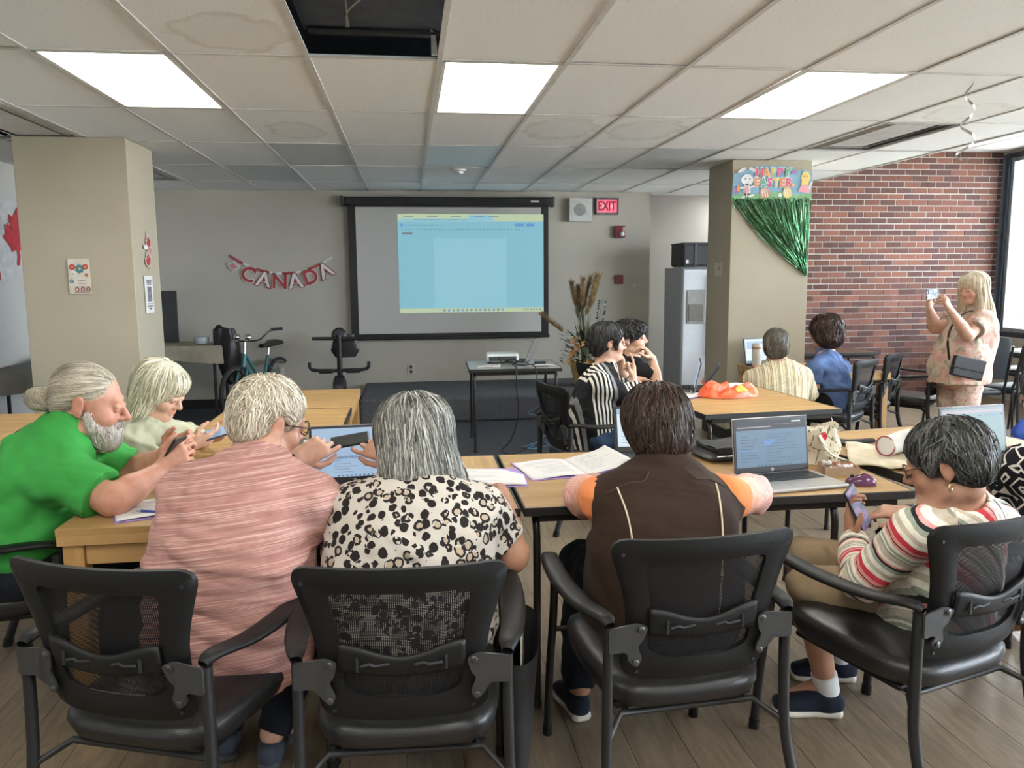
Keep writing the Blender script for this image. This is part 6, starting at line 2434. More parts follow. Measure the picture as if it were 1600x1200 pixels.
class Person:
    def __init__(s, label, base, skin, h=.006):
        s.root = empty('person', base)
        s.base = npv(base)
        tag(s.root, label, 'person', 'people at the computer class')
        s.skin, s.h = skin, h
        s.body = []
        s.heads = None

    def put(s, name, Vt, F, mat, attrs=None, parent=None):
        me = np_mesh(name, Vt - s.base, F, attrs)
        return link_mesh(name, me, mat, parent or s.root)

    def head(s, C, fwd, up=(0, 0, 1), scale=1.0, jaw=1.0, nose=1.0, mouth=0.0):
        s.C, s.F, s.hs = npv(C), head_frame(fwd, up), scale
        s.body += head_prims(s.C, s.F, scale, jaw, nose, mouth)
        return s

    def hp(s, x, y, z):
        return HL(s.C, s.F, x, y, z, s.hs)

    def limb(s, pts, rads, k=.02):
        for i in range(len(pts) - 1):
            s.body.append(Cone(pts[i], pts[i + 1], rads[i], rads[i + 1], k))

    def finish_body(s, eyes=True):
        Vt, F = polygonize(s.body, s.h)
        L = (Vt - s.C) @ s.F.T / s.hs
        blush = np.exp(-(((np.abs(L[:, 0])) / .019) ** 4 + ((L[:, 1] - .096) / .016) ** 2 + ((L[:, 2] + .061) / .011) ** 2)) * .9
        blush += .30 * np.exp(-(((np.abs(L[:, 0]) - .045) / .022) ** 2 + ((L[:, 1] - .075) / .03) ** 2 + ((L[:, 2] + .03) / .022) ** 2))
        blush += .35 * np.exp(-((L[:, 0] / .016) ** 2 + ((L[:, 1] - .115) / .02) ** 2 + ((L[:, 2] + .026) / .016) ** 2))
        blush += .30 * np.exp(-(((np.abs(L[:, 0]) - .082) / .014) ** 2 + ((L[:, 1] + .015) / .025) ** 2 + ((L[:, 2]) / .035) ** 2))
        o = s.put('body', Vt, F, s.skin, {'blush': blush})
        if eyes:
            for q in (-1, 1):
                e = MB()
                c = s.hp(q * .031, .0875, .0045)
                e.lathe([(0, -.012 * s.hs)] + [(.0122 * s.hs * math.sin(a), -.0122 * s.hs * math.cos(a)) for a in np.linspace(.3, 2.6, 7)], c - s.base, 12, s.F[1])
                e.m = 1
                e.lathe([(.0066 * s.hs, .0098 * s.hs), (.0052 * s.hs, .0116 * s.hs), (.0, .0126 * s.hs)], c - s.base, 12, s.F[1])
                ob = e.build('eye', [M_EYE, M_IRIS], s.root, True, 80)
            br = MB()
        return o

    def cloth(s, name, prims, mat, h=None, disp=None, attrs=None, clip=(), parent=None):
        Vt, F = polygonize(prims, h or s.h, disp, clip)
        at_ = attrs(Vt) if attrs else None
        return s.put(name, Vt, F, mat, at_, parent)

    def hair(s, prims, mat, flow, n=2500, steps=8, step=.012, width=.0026, lift=(-.001, .004), jit=.2, drop=0.0, h=None, name='hair', curl=0.0, keep=None, seed=1):
        Vt, F = polygonize(prims, h or max(.005, s.h), None)
        r = np.random.default_rng(seed)
        o = s.put(name, Vt, F, mat, {'tint': np.clip(.25 + .2 * np.sin(Vt @ np.array([310., 270., 90.])), 0, 1), 'along': np.full(len(Vt), .5)})
        cand = Vt
        if keep is not None:
            cand = Vt[keep((Vt - s.C) @ s.F.T / s.hs)]
        if n:
            roots = cand[r.integers(0, len(cand), n)] + r.normal(size=(n, 3)) * .002
            so = strands('hair_strands', o, mat, prims, roots, flow, steps, step * s.hs, width, lift, jit, drop, seed, curl)
            so.data.transform(Matrix.Translation(Vector(-s.base)))
        return o

    def flow_from(s, crown, down=.0, extra=(0, 0, 0)):
        c = s.hp(*crown)
        dn = -np.array([0, 0, 1.0]) * down
        ex = s.F.T @ np.array(extra, float)

        def fn(P):
            v = P - c
            return v / np.maximum(np.linalg.norm(v, axis=1), 1e-6)[:, None] + dn + ex
        return fn

    def glasses(s, mat=None, w=.064, rim=True, lens=True, rz=.021, z=.004):
        g = MB()
        P = lambda x, y, z_: Vector(s.hp(x, y, z_) - s.base)
        for q in (-1, 1):
            ring = [P(q * .034 + .027 * math.cos(a) * (1 if abs(math.cos(a)) < .8 else .97), .106 - .010 * abs(.034 + q * .027 * math.cos(a) - .03) / .03, z + rz * math.sin(a)) for a in np.linspace(0, 2 * math.pi, 20)[:-1]]
            if rim:
                g.tube(ring, .0020 * s.hs, 6, closed=True)
            g.tube([P(q * .061, .100, z + .008), P(q * .074, .085, z + .008), P(q * .082, .0, z + .006), P(q * .080, -.02, z - .004)], .0021 * s.hs, 6)
        g.tube(spline([P(-.009, .112, z + .004), P(0, .114, z + .008), P(.009, .112, z + .004)], 4), .0020 * s.hs, 6)
        o = g.build('glasses', mat or M_GLASSES, s.root, True)
        if lens:
            for q in (-1, 1):
                l_ = MB()
                ring = [P(q * .034 + .026 * math.cos(a), .105, z + rz * .96 * math.sin(a)) for a in np.linspace(0, 2 * math.pi, 17)[:-1]]
                l_.add(ring, [tuple(range(16))])
                l_.build('lens', M_LENSG, o)
        return o


def shoe(P, name, heel, toe, mat, sole_mat, s=1.0, up=.075):
    """a low trainer from heel to toe point on the floor"""
    a, b = npv(heel), npv(toe)
    d = unit(b - a)
    L = np.linalg.norm(b - a)
    r = unit(np.cross(d, [0, 0, 1]))
    z = np.array([0, 0, 1.0])
    up_ = [Loft([(a + d * .03 + z * .048, .034 * s, .036), (a + d * L * .35 + z * .055, .036 * s, .042), (a + d * L * .65 + z * .042, .043 * s, .030), (a + d * (L - .045) + z * .034, .040 * s, .022)], r, .02),
           Cone(a + d * .055 + z * .05, a + d * .05 + z * (up + .02), .038, .036, .02, cuts=((a + z * up, (0, 0, 1)),))]
    o = P.cloth(name, up_, mat, .006, clip=((a + z * .018, (0, 0, -1)),))
    so = [Loft([(a + d * .02 + z * .016, .036 * s, .020), (a + d * L * .4 + z * .014, .034 * s, .018), (a + d * L * .68 + z * .014, .047 * s, .018), (a + d * (L - .04) + z * .016, .041 * s, .018)], r, .015, cuts=((a + z * .030, (0, 0, 1)),))]
    P.cloth('sole', so, sole_mat, .006, clip=((a + z * .001, (0, 0, -1)),), parent=o)
    return o

# ------------------------------------------------------------------ cloth materials
def cloth_base(name, rough=.85, sheen=.03):
    m = NT(name)
    m.set(rough, spec=.12, sheen=sheen)
    return m


def weave(m, st=.15):
    m.bump(m.noise(m.coord(), 420, 2), st, .0015)


def fabric(name, c, var=.12, rough=.85):
    m = cloth_base(name, rough)
    nz = m.noise(m.coord(), 11, 4)
    m.color(m.ramp(nz, [(.3, tuple(x * (1 - var) for x in c)), (.7, tuple(x * (1 + var) for x in c))]))
    weave(m)
    return m.mat


def stripes(name, stops, period, interp='CONSTANT', wob=.0, attr='sv', rough=.85, fine=None):
    m = cloth_base(name, rough)
    v = m.attr(attr)
    if wob:
        v = m.math('ADD', v, m.math('MULTIPLY', m.math('SUBTRACT', m.noise(m.coord(), 14, 2), .5), wob))
    f = m.math('FRACT', m.math('DIVIDE', v, period))
    c = m.ramp(f, stops, interp)
    nz = m.noise(m.coord(), 60, 3)
    c = m.mix(1, c, m.ramp(nz, [(.3, (.88,) * 3), (.7, (1.1,) * 3)]), 'MULTIPLY')
    m.color(c)
    weave(m)
    return m.mat


def pink_shirt():
    m = cloth_base('pink_slub_jersey', .8)
    v = m.attr('sv')
    cb = m.n('ShaderNodeCombineXYZ')
    m.l(m.math('MULTIPLY', v, 400), cb.inputs[2])
    o = m.xyz(m.coord())
    m.l(m.math('MULTIPLY', o[0], 5), cb.inputs[0])
    m.l(m.math('MULTIPLY', o[1], 5), cb.inputs[1])
    a = m.noise(cb.outputs[0], 1.0, 2, .6)
    cb2 = m.n('ShaderNodeCombineXYZ')
    m.l(m.math('MULTIPLY', v, 130), cb2.inputs[2])
    m.l(m.math('MULTIPLY', o[0], 2), cb2.inputs[0])
    b = m.noise(cb2.outputs[0], 1.0, 1, .5)
    f = m.math('ADD', m.math('MULTIPLY', a, .75), m.math('MULTIPLY', b, .25))
    m.color(m.ramp(f, [(.36, (.33, .155, .138)), (.50, (.42, .215, .19)), (.60, (.56, .35, .305)), (.68, (.68, .49, .43))]))
    m.bump(a, .35, .002)
    return m.mat


def leopard():
    m = cloth_base('leopard_print', .8)
    vec = m.coord(scale=(1, 1, .9))
    wn = m.n('ShaderNodeTexNoise')
    wn.inputs['Scale'].default_value = 38
    m.l(vec, wn.inputs['Vector'])
    mul = m.n('ShaderNodeVectorMath', operation='MULTIPLY_ADD')
    m.l(wn.outputs['Color'], mul.inputs[0])
    mul.inputs[1].default_value = (.016,) * 3
    m.l(vec, mul.inputs[2])
    vo = m.n('ShaderNodeTexVoronoi')
    vo.inputs['Scale'].default_value = 37
    vo.inputs['Randomness'].default_value = .85
    m.l(mul.outputs[0], vo.inputs['Vector'])
    d = vo.outputs['Distance']
    rnd = m.xyz(vo.outputs['Color'])
    big = m.math('GREATER_THAN', rnd[0], .55)
    r1 = m.math('ADD', .43, m.math('MULTIPLY', rnd[0], .15))
    spot = m.math('LESS_THAN', d, r1)
    inner = m.math('MULTIPLY', m.math('LESS_THAN', d, m.math('SUBTRACT', r1, .23)), big)
    gap = m.math('GREATER_THAN', m.noise(m.coord(), 55, 1), .60)
    spot = m.math('MULTIPLY', spot, m.math('SUBTRACT', 1.0, m.math('MULTIPLY', gap, big)))
    c = m.mix(spot, (.50, .455, .40), (.020, .016, .015))
    c = m.mix(inner, c, (.42, .33, .25))
    m.color(c)
    weave(m)
    return m.mat


def floral(name, cols, scale=16):
    m = cloth_base(name, .8)
    vec = m.coord()
    a = m.noise(vec, scale, 3, .55, .8)
    b = m.noise(m.coord(loc=(3, 7, 1)), scale * 1.6, 3, .6, .5)
    c = m.ramp(a, [(.34, cols[0]), (.47, cols[1]), (.58, cols[2]), (.7, cols[3])])
    c = m.mix(m.ramp(b, [(.56, (0,) * 3), (.64, (.8,) * 3)]), c, cols[4])
    m.color(c)
    weave(m)
    return m.mat


def angular_print():
    m = cloth_base('black_white_line_print', .8)
    vo = m.n('ShaderNodeTexVoronoi', distance='MANHATTAN', feature='F1')
    vo.inputs['Scale'].default_value = 11
    vo.inputs['Randomness'].default_value = .45
    m.l(m.coord(), vo.inputs['Vector'])
    d = m.math('FRACT', m.math('MULTIPLY', vo.outputs['Distance'], 2.2))
    f = m.math('LESS_THAN', m.math('ABSOLUTE', m.math('SUBTRACT', d, .5)), .13)
    m.color(m.mix(f, (.012, .013, .017), (.66, .64, .58)))
    weave(m)
    return m.mat


# ------------------------------------------------------------------ shared body building
def mix3(a, b, t):
    return npv(a) * (1 - t) + npv(b) * t


def upper_body(P, rows, right, neck, arms, arm_r=(.050, .042, .040, .027), shrink=.018):
    """inner body: trunk, neck, shoulders and arms. arms: (shoulder, elbow, wrist)"""
    P.body.append(Loft([(r[0], max(.05, r[1] - shrink), max(.045, r[2] - shrink)) for r in rows[1:]], right, .04, cuts=((npv((0, 0, .50)), (0, 0, -1)),)))
    top = npv(rows[-1][0])
    s_ = getattr(P, 'hs', 1)
    nb = P.hp(0, -.030, -.075)
    P.body.append(Cone(top - np.array([0, 0, .02]), nb, neck, neck * .93, .03))
    for sh, el, wr in arms:
        P.body.append(Cone(top - np.array([0, 0, .02]), sh, .045, arm_r[0], .05))
        P.body.append(Cone(sh, el, arm_r[0], arm_r[1], .03))
        P.body.append(Cone(el, mix3(el, wr, .35), arm_r[1] * .98, arm_r[2], .02))
        P.body.append(Cone(mix3(el, wr, .35), wr, arm_r[2], arm_r[3], .02))


def shirt_prims(P, rows, right, neck, arms, tr=.060, hem=None, sleeveless=False, col=.030):
    """arms: (shoulder, elbow, wrist, sleeve length 0..2, radius at shoulder, radius at end)"""
    top = npv(rows[-1][0])
    sd = unit(top - npv(rows[-2][0]))
    pr_ = [Loft(rows, right, .05, cuts=([(npv(rows[0][0]), (0, 0, -1)), (top + sd * col, sd)] if hem is None else hem))]
    for i, (sh, el, wr, ln, r0, r1) in enumerate(arms):
        pr_.append(Cone(top - np.array([0, 0, tr * .95]), sh, tr, r0 * .95, .06, tagid=10 + i))
        if sleeveless:
            continue
        if ln <= 1:
            e = mix3(sh, el, ln)
            d = unit(npv(el) - npv(sh))
            pr_.append(Cone(sh, e + d * .02, r0, r1, .035, cuts=((e, d),), tagid=10 + i))
        else:
            pr_.append(Cone(sh, el, r0, (r0 * .45 + r1 * .55), .035, tagid=10 + i))
            e = mix3(el, wr, ln - 1)
            d = unit(npv(wr) - npv(el))
            pr_.append(Cone(el, e + d * .02, (r0 * .45 + r1 * .55), r1, .03, cuts=((e, d),), tagid=20 + i))
    nb = P.hp(0, -.030, -.075)
    ax = unit(nb - top)
    pr_.append(Cone(top - ax * .005, nb + ax * .1, neck + .007, neck + .007, .012, True))
    return pr_


def sv_attr(prims, arms, up, vertical=None, mode='arm'):
    up = unit(up)

    def fn(Vt):
        idx = nearest_prim(prims, Vt)
        tg = np.array([q.tagid for q in prims])[idx]
        v = (Vt @ unit(vertical)) if vertical is not None else Vt @ up
        for i, (sh, el, *_) in enumerate(arms):
            wr = _[0]
            a, b = npv(sh), npv(el)
            d = unit(b - a)
            m1 = tg == 10 + i
            v = np.where(m1, (Vt - a) @ d, v)
            d2 = unit(npv(wr) - b)
            v = np.where(tg == 20 + i, np.linalg.norm(b - a) + (Vt - b) @ d2, v)
        return {'sv': v}
    return fn


def legs(P, hips, knees, ankles, mat, name='trousers', r=(.092, .066, .050), upto=1.0, pelvis=None, h=None, body_r=(.075, .052, .036)):
    pr_ = []
    for hp_, kn, an in zip(hips, knees, ankles):
        pr_.append(Cone(hp_, kn, r[0], r[1], .03))
        e = mix3(kn, an, upto)
        d = unit(npv(an) - npv(kn))
        pr_.append(Cone(kn, e + d * .02, r[1], r[2], .02, cuts=((e, d),)))
        P.body.append(Cone(hp_, kn, body_r[0], body_r[1], .02))
        P.body.append(Cone(kn, mix3(kn, an, .3), body_r[1], body_r[1] * .98, .02))
        P.body.append(Cone(mix3(kn, an, .3), an, body_r[1] * .98, body_r[2], .02))
    if pelvis is not None:
        pr_.append(Ell(pelvis[0], pelvis[1], None, .06))
    return P.cloth(name, pr_, mat, h or max(.008, P.h), wrinkle(len(name) + int(abs(hips[0][0]) * 10), .004, .12))


def feet_body(P, ankles, toes):
    for a, t in zip(ankles, toes):
        P.body.append(Cone(a, npv(t) - np.array([0, 0, .012]), .033, .018, .012))


SK_PALE = skin_mat('skin_pale', (.56, .34, .245))
SK_RUDDY = skin_mat('skin_ruddy', (.54, .285, .20))
SK_TAN = skin_mat('skin_tan', (.40, .215, .130))
SK_OLIVE = skin_mat('skin_olive', (.47, .27, .18))
SK_BRONZE = skin_mat('skin_bronze', (.40, .225, .150))
SK_LIGHT = skin_mat('skin_light_olive', (.56, .36, .255))
HM_BLOND = hair_mat('hair_blond_grey', (.36, .30, .21), (.90, .82, .68))
HM_WHITE = hair_mat('hair_white_blond', (.40, .36, .25), (.86, .82, .66))
HM_SALT = hair_mat('hair_salt_pepper', (.050, .050, .046), (.52, .51, .46), mid=(.17, .168, .152))
HM_BROWN = hair_mat('hair_dark_brown', (.012, .007, .005), (.068, .038, .026))
HM_GREYDARK = hair_mat('hair_dark_grey', (.010, .011, .010), (.16, .16, .15), mid=(.028, .030, .028))
HM_GREY = hair_mat('hair_ash_grey', (.21, .18, .13), (.70, .63, .49))
HM_BLACK = hair_mat('hair_black', (.006, .006, .007), (.040, .038, .038))
HM_ASHBROWN = hair_mat('hair_ash_brown', (.035, .030, .022), (.17, .15, .115))
HM_LONGBLOND = hair_mat('hair_long_blond', (.42, .33, .21), (.92, .82, .63))
HM_BEARD = hair_mat('beard_white', (.36, .30, .26), (.80, .75, .70))
M_JEANS = fabric('blue_denim', (.030, .055, .095), .25)
M_DENIM_DARK = fabric('dark_denim', (.012, .014, .020), .3)
M_BLACKCLOTH = fabric('black_cloth', (.011, .011, .012), .2)
M_KHAKI = fabric('khaki_cotton', (.34, .25, .155), .08)
M_SHOE_NAVY = fabric('navy_knit_shoe', (.018, .022, .036), .3)
M_SOLE = plain('white_sole', (.56, .53, .47), .6)
M_SOLE_DK = plain('dark_sole', (.05, .05, .055), .7)
M_SHOE_GREY = fabric('grey_blue_shoe', (.05, .06, .08), .3)


# ------------------------------------------------------------------ the man in the pink striped shirt
def person_pink():
    P = Person('man in a pink slub striped T-shirt and glasses, seen from behind, photographing a laptop screen', (-.5, 2.3, 0), SK_PALE, .005)
    right = (.94, -.33, 0)
    rows = [(at(362, 1045, 2.30), .235, .175), (at(360, 950, 2.29), .245, .18), (at(364, 850, 2.29), .240, .165), (at(380, 785, 2.34), .225, .145), (at(395, 742, 2.39), .170, .105), (at(404, 712, 2.43), .085, .075)]
    P.head(at(421, 658, 2.50), (.74, .60, -.30), (.08, -.1, 1), 1.06)
    sL, eL, wL = at(302, 768, 2.40), V(-.62, 2.74, .800), at(464, 718, 2.80)
    sR, eR, wR = at(486, 785, 2.29), at(558, 838, 2.52), at(618, 712, 2.80)
    upper_body(P, rows, right, .062, [(sL, eL, wL), (sR, eR, wR)], (.055, .045, .043, .029))
    P.body += hand_prims(wL, (.86, .12, .42), (.1, 1, .0), -1, ((30, 45, 30), (62, 62, 40), (75, 70, 40), (80, 70, 40)), ((.85, .75, .1), (.1, 1, .1), (-.25, 1, .1)), 1.08)
    P.body += hand_prims(wR, (-.86, .12, .32), (-.1, 1, .0), 1, ((18, 35, 20), (55, 60, 40), (75, 70, 40), (80, 70, 40)), ((.85, .75, .1), (.1, 1, .1), (-.25, 1, .1)), 1.05)
    hips = [(-.60, 2.36, .50), (-.42, 2.30, .50)]
    kn = [(-.52, 2.70, .50), (-.30, 2.64, .50)]
    an = [(-.62, 2.48, .10), (-.46, 2.42, .10)]
    legs(P, hips, kn, an, M_DENIM_DARK, r=(.092, .075, .055), pelvis=((-.51, 2.31, .53), (.17, .13, .07)))
    feet_body(P, an, [(-.60, 2.58, .05), (-.42, 2.54, .05)])
    P.finish_body()
    arms = [(sL, eL, wL, .85, .080, .078), (sR, eR, wR, .93, .085, .080)]
    pr_ = shirt_prims(P, rows, right, .062, arms, .066, col=.004)
    P.cloth('shirt', pr_, pink_shirt(), .006, wrinkle(4, .006, .15, (.5, .5, 1.3)), sv_attr(pr_, [], (-.12, .15, 1)))
    hp = P.hp
    F, S = P.F, P.hs
    ha = [Ell(hp(0, -.020, .044), np.array([.086, .106, .088]) * S, F, .03), Ell(hp(0, -.070, -.018), np.array([.066, .042, .056]) * S, F, .05),
          Ell(hp(0, .092, -.030), np.array([.088, .072, .098]) * S, F, .02, True)]
    for q in (-1, 1):
        ha.append(Ell(hp(q * .100, -.012, -.004), np.array([.042, .038, .050]) * S, F, .010, True))
    P.hair(ha, HM_BLOND, P.flow_from((.01, -.06, .13), .25), 5200, 7, .009, .0034, (-.002, .010), .42)
    P.glasses()
    g = MB()
    g.tube([npv(wL) - P.base + unit(npv(wL) - npv(eL)) * t for t in (-.040, -.006)], [.0345, .0335], 16)
    wo = g.build('watch_strap', plain('watch_black', (.012, .012, .013), .4), P.root, True, 40)
    MB().box(tuple(npv(wL) - P.base + np.array([.0, -.030, .018]) - unit(npv(wL) - npv(eL)) * .022), (.036, .012, .036), .005).build('watch_face', plain('watch_glass', (.01, .01, .012), .12), wo)
    shoe(P, 'shoe', (-.60, 2.43, 0), (-.66, 2.68, 0), M_SHOE_GREY, M_SOLE_DK)
    shoe(P, 'shoe', (-.47, 2.36, 0), (-.44, 2.62, 0), M_SHOE_GREY, M_SOLE_DK)


# ------------------------------------------------------------------ the woman in the leopard print top
def person_leopard():
    P = Person('woman with shoulder-length grey hair in a black and white leopard print top, seen from behind', (0, 2.25, 0), SK_TAN, .005)
    right = (1, 0, 0)
    rows = [(at(640, 1050, 2.27), .240, .17), (at(640, 950, 2.25), .255, .175), (at(642, 870, 2.24), .252, .16), (at(648, 805, 2.28), .225, .14), (at(650, 762, 2.32), .165, .105), (at(650, 738, 2.34), .080, .075)]
    P.head(at(647, 690, 2.39), (-.12, .93, -.34), (0, -.05, 1), 1.03)
    sL, eL, wL = at(556, 798, 2.29), at(532, 862, 2.38), V(-.10, 2.76, .785)
    sR, eR, wR = at(746, 796, 2.29), at(797, 866, 2.31), V(.30, 2.71, .775)
    upper_body(P, rows, right, .058, [(sL, eL, wL), (sR, eR, wR)], (.060, .056, .050, .029))
    P.body += hand_prims(wL, (.2, .95, -.1), (0, 0, -1), -1, s=.92)
    P.body += hand_prims(wR, (-.45, .85, -.05), (-.1, 0, -1), 1, s=.92)
    hips, kn, an = [(-.11, 2.32, .50), (.11, 2.32, .50)], [(-.13, 2.68, .50), (.14, 2.68, .50)], [(-.12, 2.58, .10), (.16, 2.55, .10)]
    legs(P, hips, kn, an, M_BLACKCLOTH, r=(.092, .074, .055), pelvis=((0, 2.27, .53), (.17, .12, .07)))
    feet_body(P, an, [(-.12, 2.68, .05), (.16, 2.65, .05)])
    P.finish_body(False)
    arms = [(sL, eL, wL, .88, .080, .078), (sR, eR, wR, .74, .078, .080)]
    pr_ = shirt_prims(P, rows, right, .062, arms, .07)
    P.cloth('shirt', pr_, leopard(), .006, wrinkle(9, .006, .15, (.6, .6, 1.2)))
    hp, F, S = P.hp, P.F, P.hs
    ha = [Ell(hp(0, -.014, .044), np.array([.098, .112, .090]) * S, F, .03), Loft([(hp(0, -.03, .03), .108, .095), (hp(0, -.045, -.04), .112, .085), (hp(.008, -.052, -.10), .116, .072), (hp(.020, -.055, -.145), .108, .055)], F[0], .05),
          Ell(hp(.095, -.035, -.120), np.array([.035, .045, .022]) * S, F, .04), Ell(hp(0, .095, -.05), np.array([.070, .075, .13]) * S, F, .02, True)]
    P.hair(ha, HM_SALT, P.flow_from((0, -.01, .15), .55, (.10, 0, 0)), 6500, 12, .014, .0040, (-.003, .008), .20, .06, curl=.10)
    shoe(P, 'shoe', (-.12, 2.53, 0), (-.12, 2.77, 0), M_BLACKCLOTH, M_SOLE_DK)
    shoe(P, 'shoe', (.16, 2.50, 0), (.17, 2.74, 0), M_BLACKCLOTH, M_SOLE_DK)


# ------------------------------------------------------------------ the woman in the brown vest
def person_vest():
    P = Person('woman with rounded dark brown hair in a brown piped vest, seen from behind', (.78, 2.32, 0), SK_TAN, .005)
    right = (1, .02, 0)
    rows = [(at(1028, 1020, 2.35), .245, .18), (at(1032, 920, 2.33), .250, .175), (at(1036, 840, 2.32), .238, .16), (at(1037, 785, 2.35), .222, .14), (at(1037, 748, 2.39), .165, .105), (at(1035, 716, 2.43), .080, .075)]
    P.head(at(1023, 662, 2.49), (-.02, .93, -.34), (0, -.05, 1), 1.0)
    sL, eL, wL = at(944, 780, 2.38), V(.570, 2.56, .785), V(.66, 2.80, .775)
    sR, eR, wR = at(1134, 780, 2.38), V(1.155, 2.53, .775), V(1.04, 2.80, .775)
    upper_body(P, rows, right, .056, [(sL, eL, wL), (sR, eR, wR)], (.058, .052, .046, .028))
    P.body += hand_prims(wL, (.4, .9, -.05), (0, 0, -1), -1, s=.9)
    P.body += hand_prims(wR, (-.4, .9, -.05), (0, 0, -1), 1, s=.9)
    hips, kn, an = [(.66, 2.36, .50), (.90, 2.36, .50)], [(.60, 2.72, .50), (.92, 2.72, .50)], [(.56, 2.56, .10), (.94, 2.60, .10)]
    legs(P, hips, kn, an, M_DENIM_DARK, r=(.092, .074, .055), pelvis=((.78, 2.33, .53), (.17, .12, .07)))
    feet_body(P, an, [(.56, 2.66, .05), (.94, 2.70, .05)])
    P.finish_body(False)
    arms = [(sL, eL, wL, 1.12, .072, .066), (sR, eR, wR, 1.12, .072, .066)]
    polo = []
    for i, (sh, el, wr, ln, r0, r1) in enumerate(arms):
        e = mix3(el, wr, .12)
        d = unit(npv(wr) - npv(el))
        polo += [Cone(mix3(rows[-2][0], sh, .55), sh, r0 * .85, r0, .03, tagid=10 + i), Cone(sh, el, r0, .062, .03, tagid=10 + i), Cone(el, e + d * .02, .062, .062, .03, cuts=((e, d),), tagid=20 + i)]
    m = cloth_base('striped_polo', .8)
    v = m.attr('sv')
    f = m.math('FRACT', m.math('DIVIDE', v, .0115))
    line = m.math('LESS_THAN', f, .34)
    grad_ = m.ramp(v, [(.0, (.80, .27, .10)), (.10, (.74, .30, .20)), (.25, (.66, .33, .34))])
    line = m.math('MULTIPLY', line, m.math('GREATER_THAN', v, .055))
    m.color(m.mix(line, grad_, (.84, .66, .58)))
    weave(m)
    P.cloth('polo_sleeves', polo, m.mat, .006, wrinkle(3, .003, .1), sv_attr(polo, [a[:3] for a in arms], (0, 0, 1)))
    pr_ = shirt_prims(P, rows, right, .060, [(sL, eL, wL, 0, .070, .07), (sR, eR, wR, 0, .070, .07)], .068, sleeveless=True)
    for q, (sh, el) in ((-1, (sL, eL)), (1, (sR, eR))):
        c = npv(sh) + np.array([q * .062, .030, -.035])
        pr_.append(Ell(c, (.055, .085, .105), None, .015, True))
    vest = P.cloth('vest', pr_, fabric('brown_vest_cloth', (.037, .022, .0155), .12), .006, wrinkle(12, .0028, .2, (1, .5, .6)))
    # piping and yoke seams, laid on the back of the vest
    M_PIPE = plain('cream_piping', (.62, .50, .34), .6)

    def on_back(pts, n=14):
        L = np.array([npv(p) for p in spline([Vector((a, 2.0, b)) for a, b in pts], n)])
        for _ in range(12):
            D = eval_at(pr_, L)
            L[:, 1] += D * .9
        return [Vector(p - P.base) + Vector((0, -.0035, 0)) for p in L]
    c0 = npv(rows[2][0])[0]
    for s_ in (-1, 1):
        z0, z1 = rows[3][0].z + .075, rows[0][0].z + .05
        g = MB().tube(on_back([(c0 + s_ * .155 - .005, z0), (c0 + s_ * .140, z0 - .12), (c0 + s_ * .128, z1 + .12), (c0 + s_ * .128, z1)]), .0030, 6)
        g.build('piping', M_PIPE, vest, True)
        g = MB().tube(on_back([(c0 + s_ * .060, rows[-1][0].z - .005), (c0 + s_ * .085, rows[-2][0].z + .030), (c0 + s_ * .135, z0 + .012), (c0 + s_ * .195, z0 - .022)]), .0022, 6)
        g.build('yoke_seam', fabric('brown_seam', (.075, .050, .038), .1), vest, True)
    for q, sh in ((-1, sL), (1, sR)):
        c = npv(sh) + np.array([q * .040, .030, -.035])
        L_ = np.array([c + np.array([0, -abs(.080 * math.sin(a)), .105 * math.cos(a)]) for a in np.linspace(.15, 2.7, 16)])
        for _ in range(10):
            D_ = eval_at(pr_, L_)
            L_ -= grad_at(pr_, L_) * D_[:, None] * .8
        MB().tube([Vector(p - P.base) + Vector((0, -.003, 0)) for p in L_], .0028, 6).build('piping', M_PIPE, vest, True)
    hp, F, S = P.hp, P.F, P.hs
    ha = [Ell(hp(0, -.016, .036), np.array([.104, .116, .098]) * S, F, .03), Ell(hp(0, -.046, -.030), np.array([.100, .076, .082]) * S, F, .06), Ell(hp(0, -.060, -.085), np.array([.070, .045, .045]) * S, F, .05),
          Ell(hp(0, .105, -.05), np.array([.075, .080, .12]) * S, F, .02, True)]
    P.hair(ha, HM_BROWN, P.flow_from((.0, -.05, .13), .35), 6000, 9, .012, .0034, (-.003, .009), .25, .04)
    shoe(P, 'shoe', (.56, 2.50, 0), (.52, 2.74, 0), M_SHOE_NAVY, M_SOLE)
    shoe(P, 'shoe', (.94, 2.54, 0), (.95, 2.78, 0), M_SHOE_NAVY, M_SOLE)


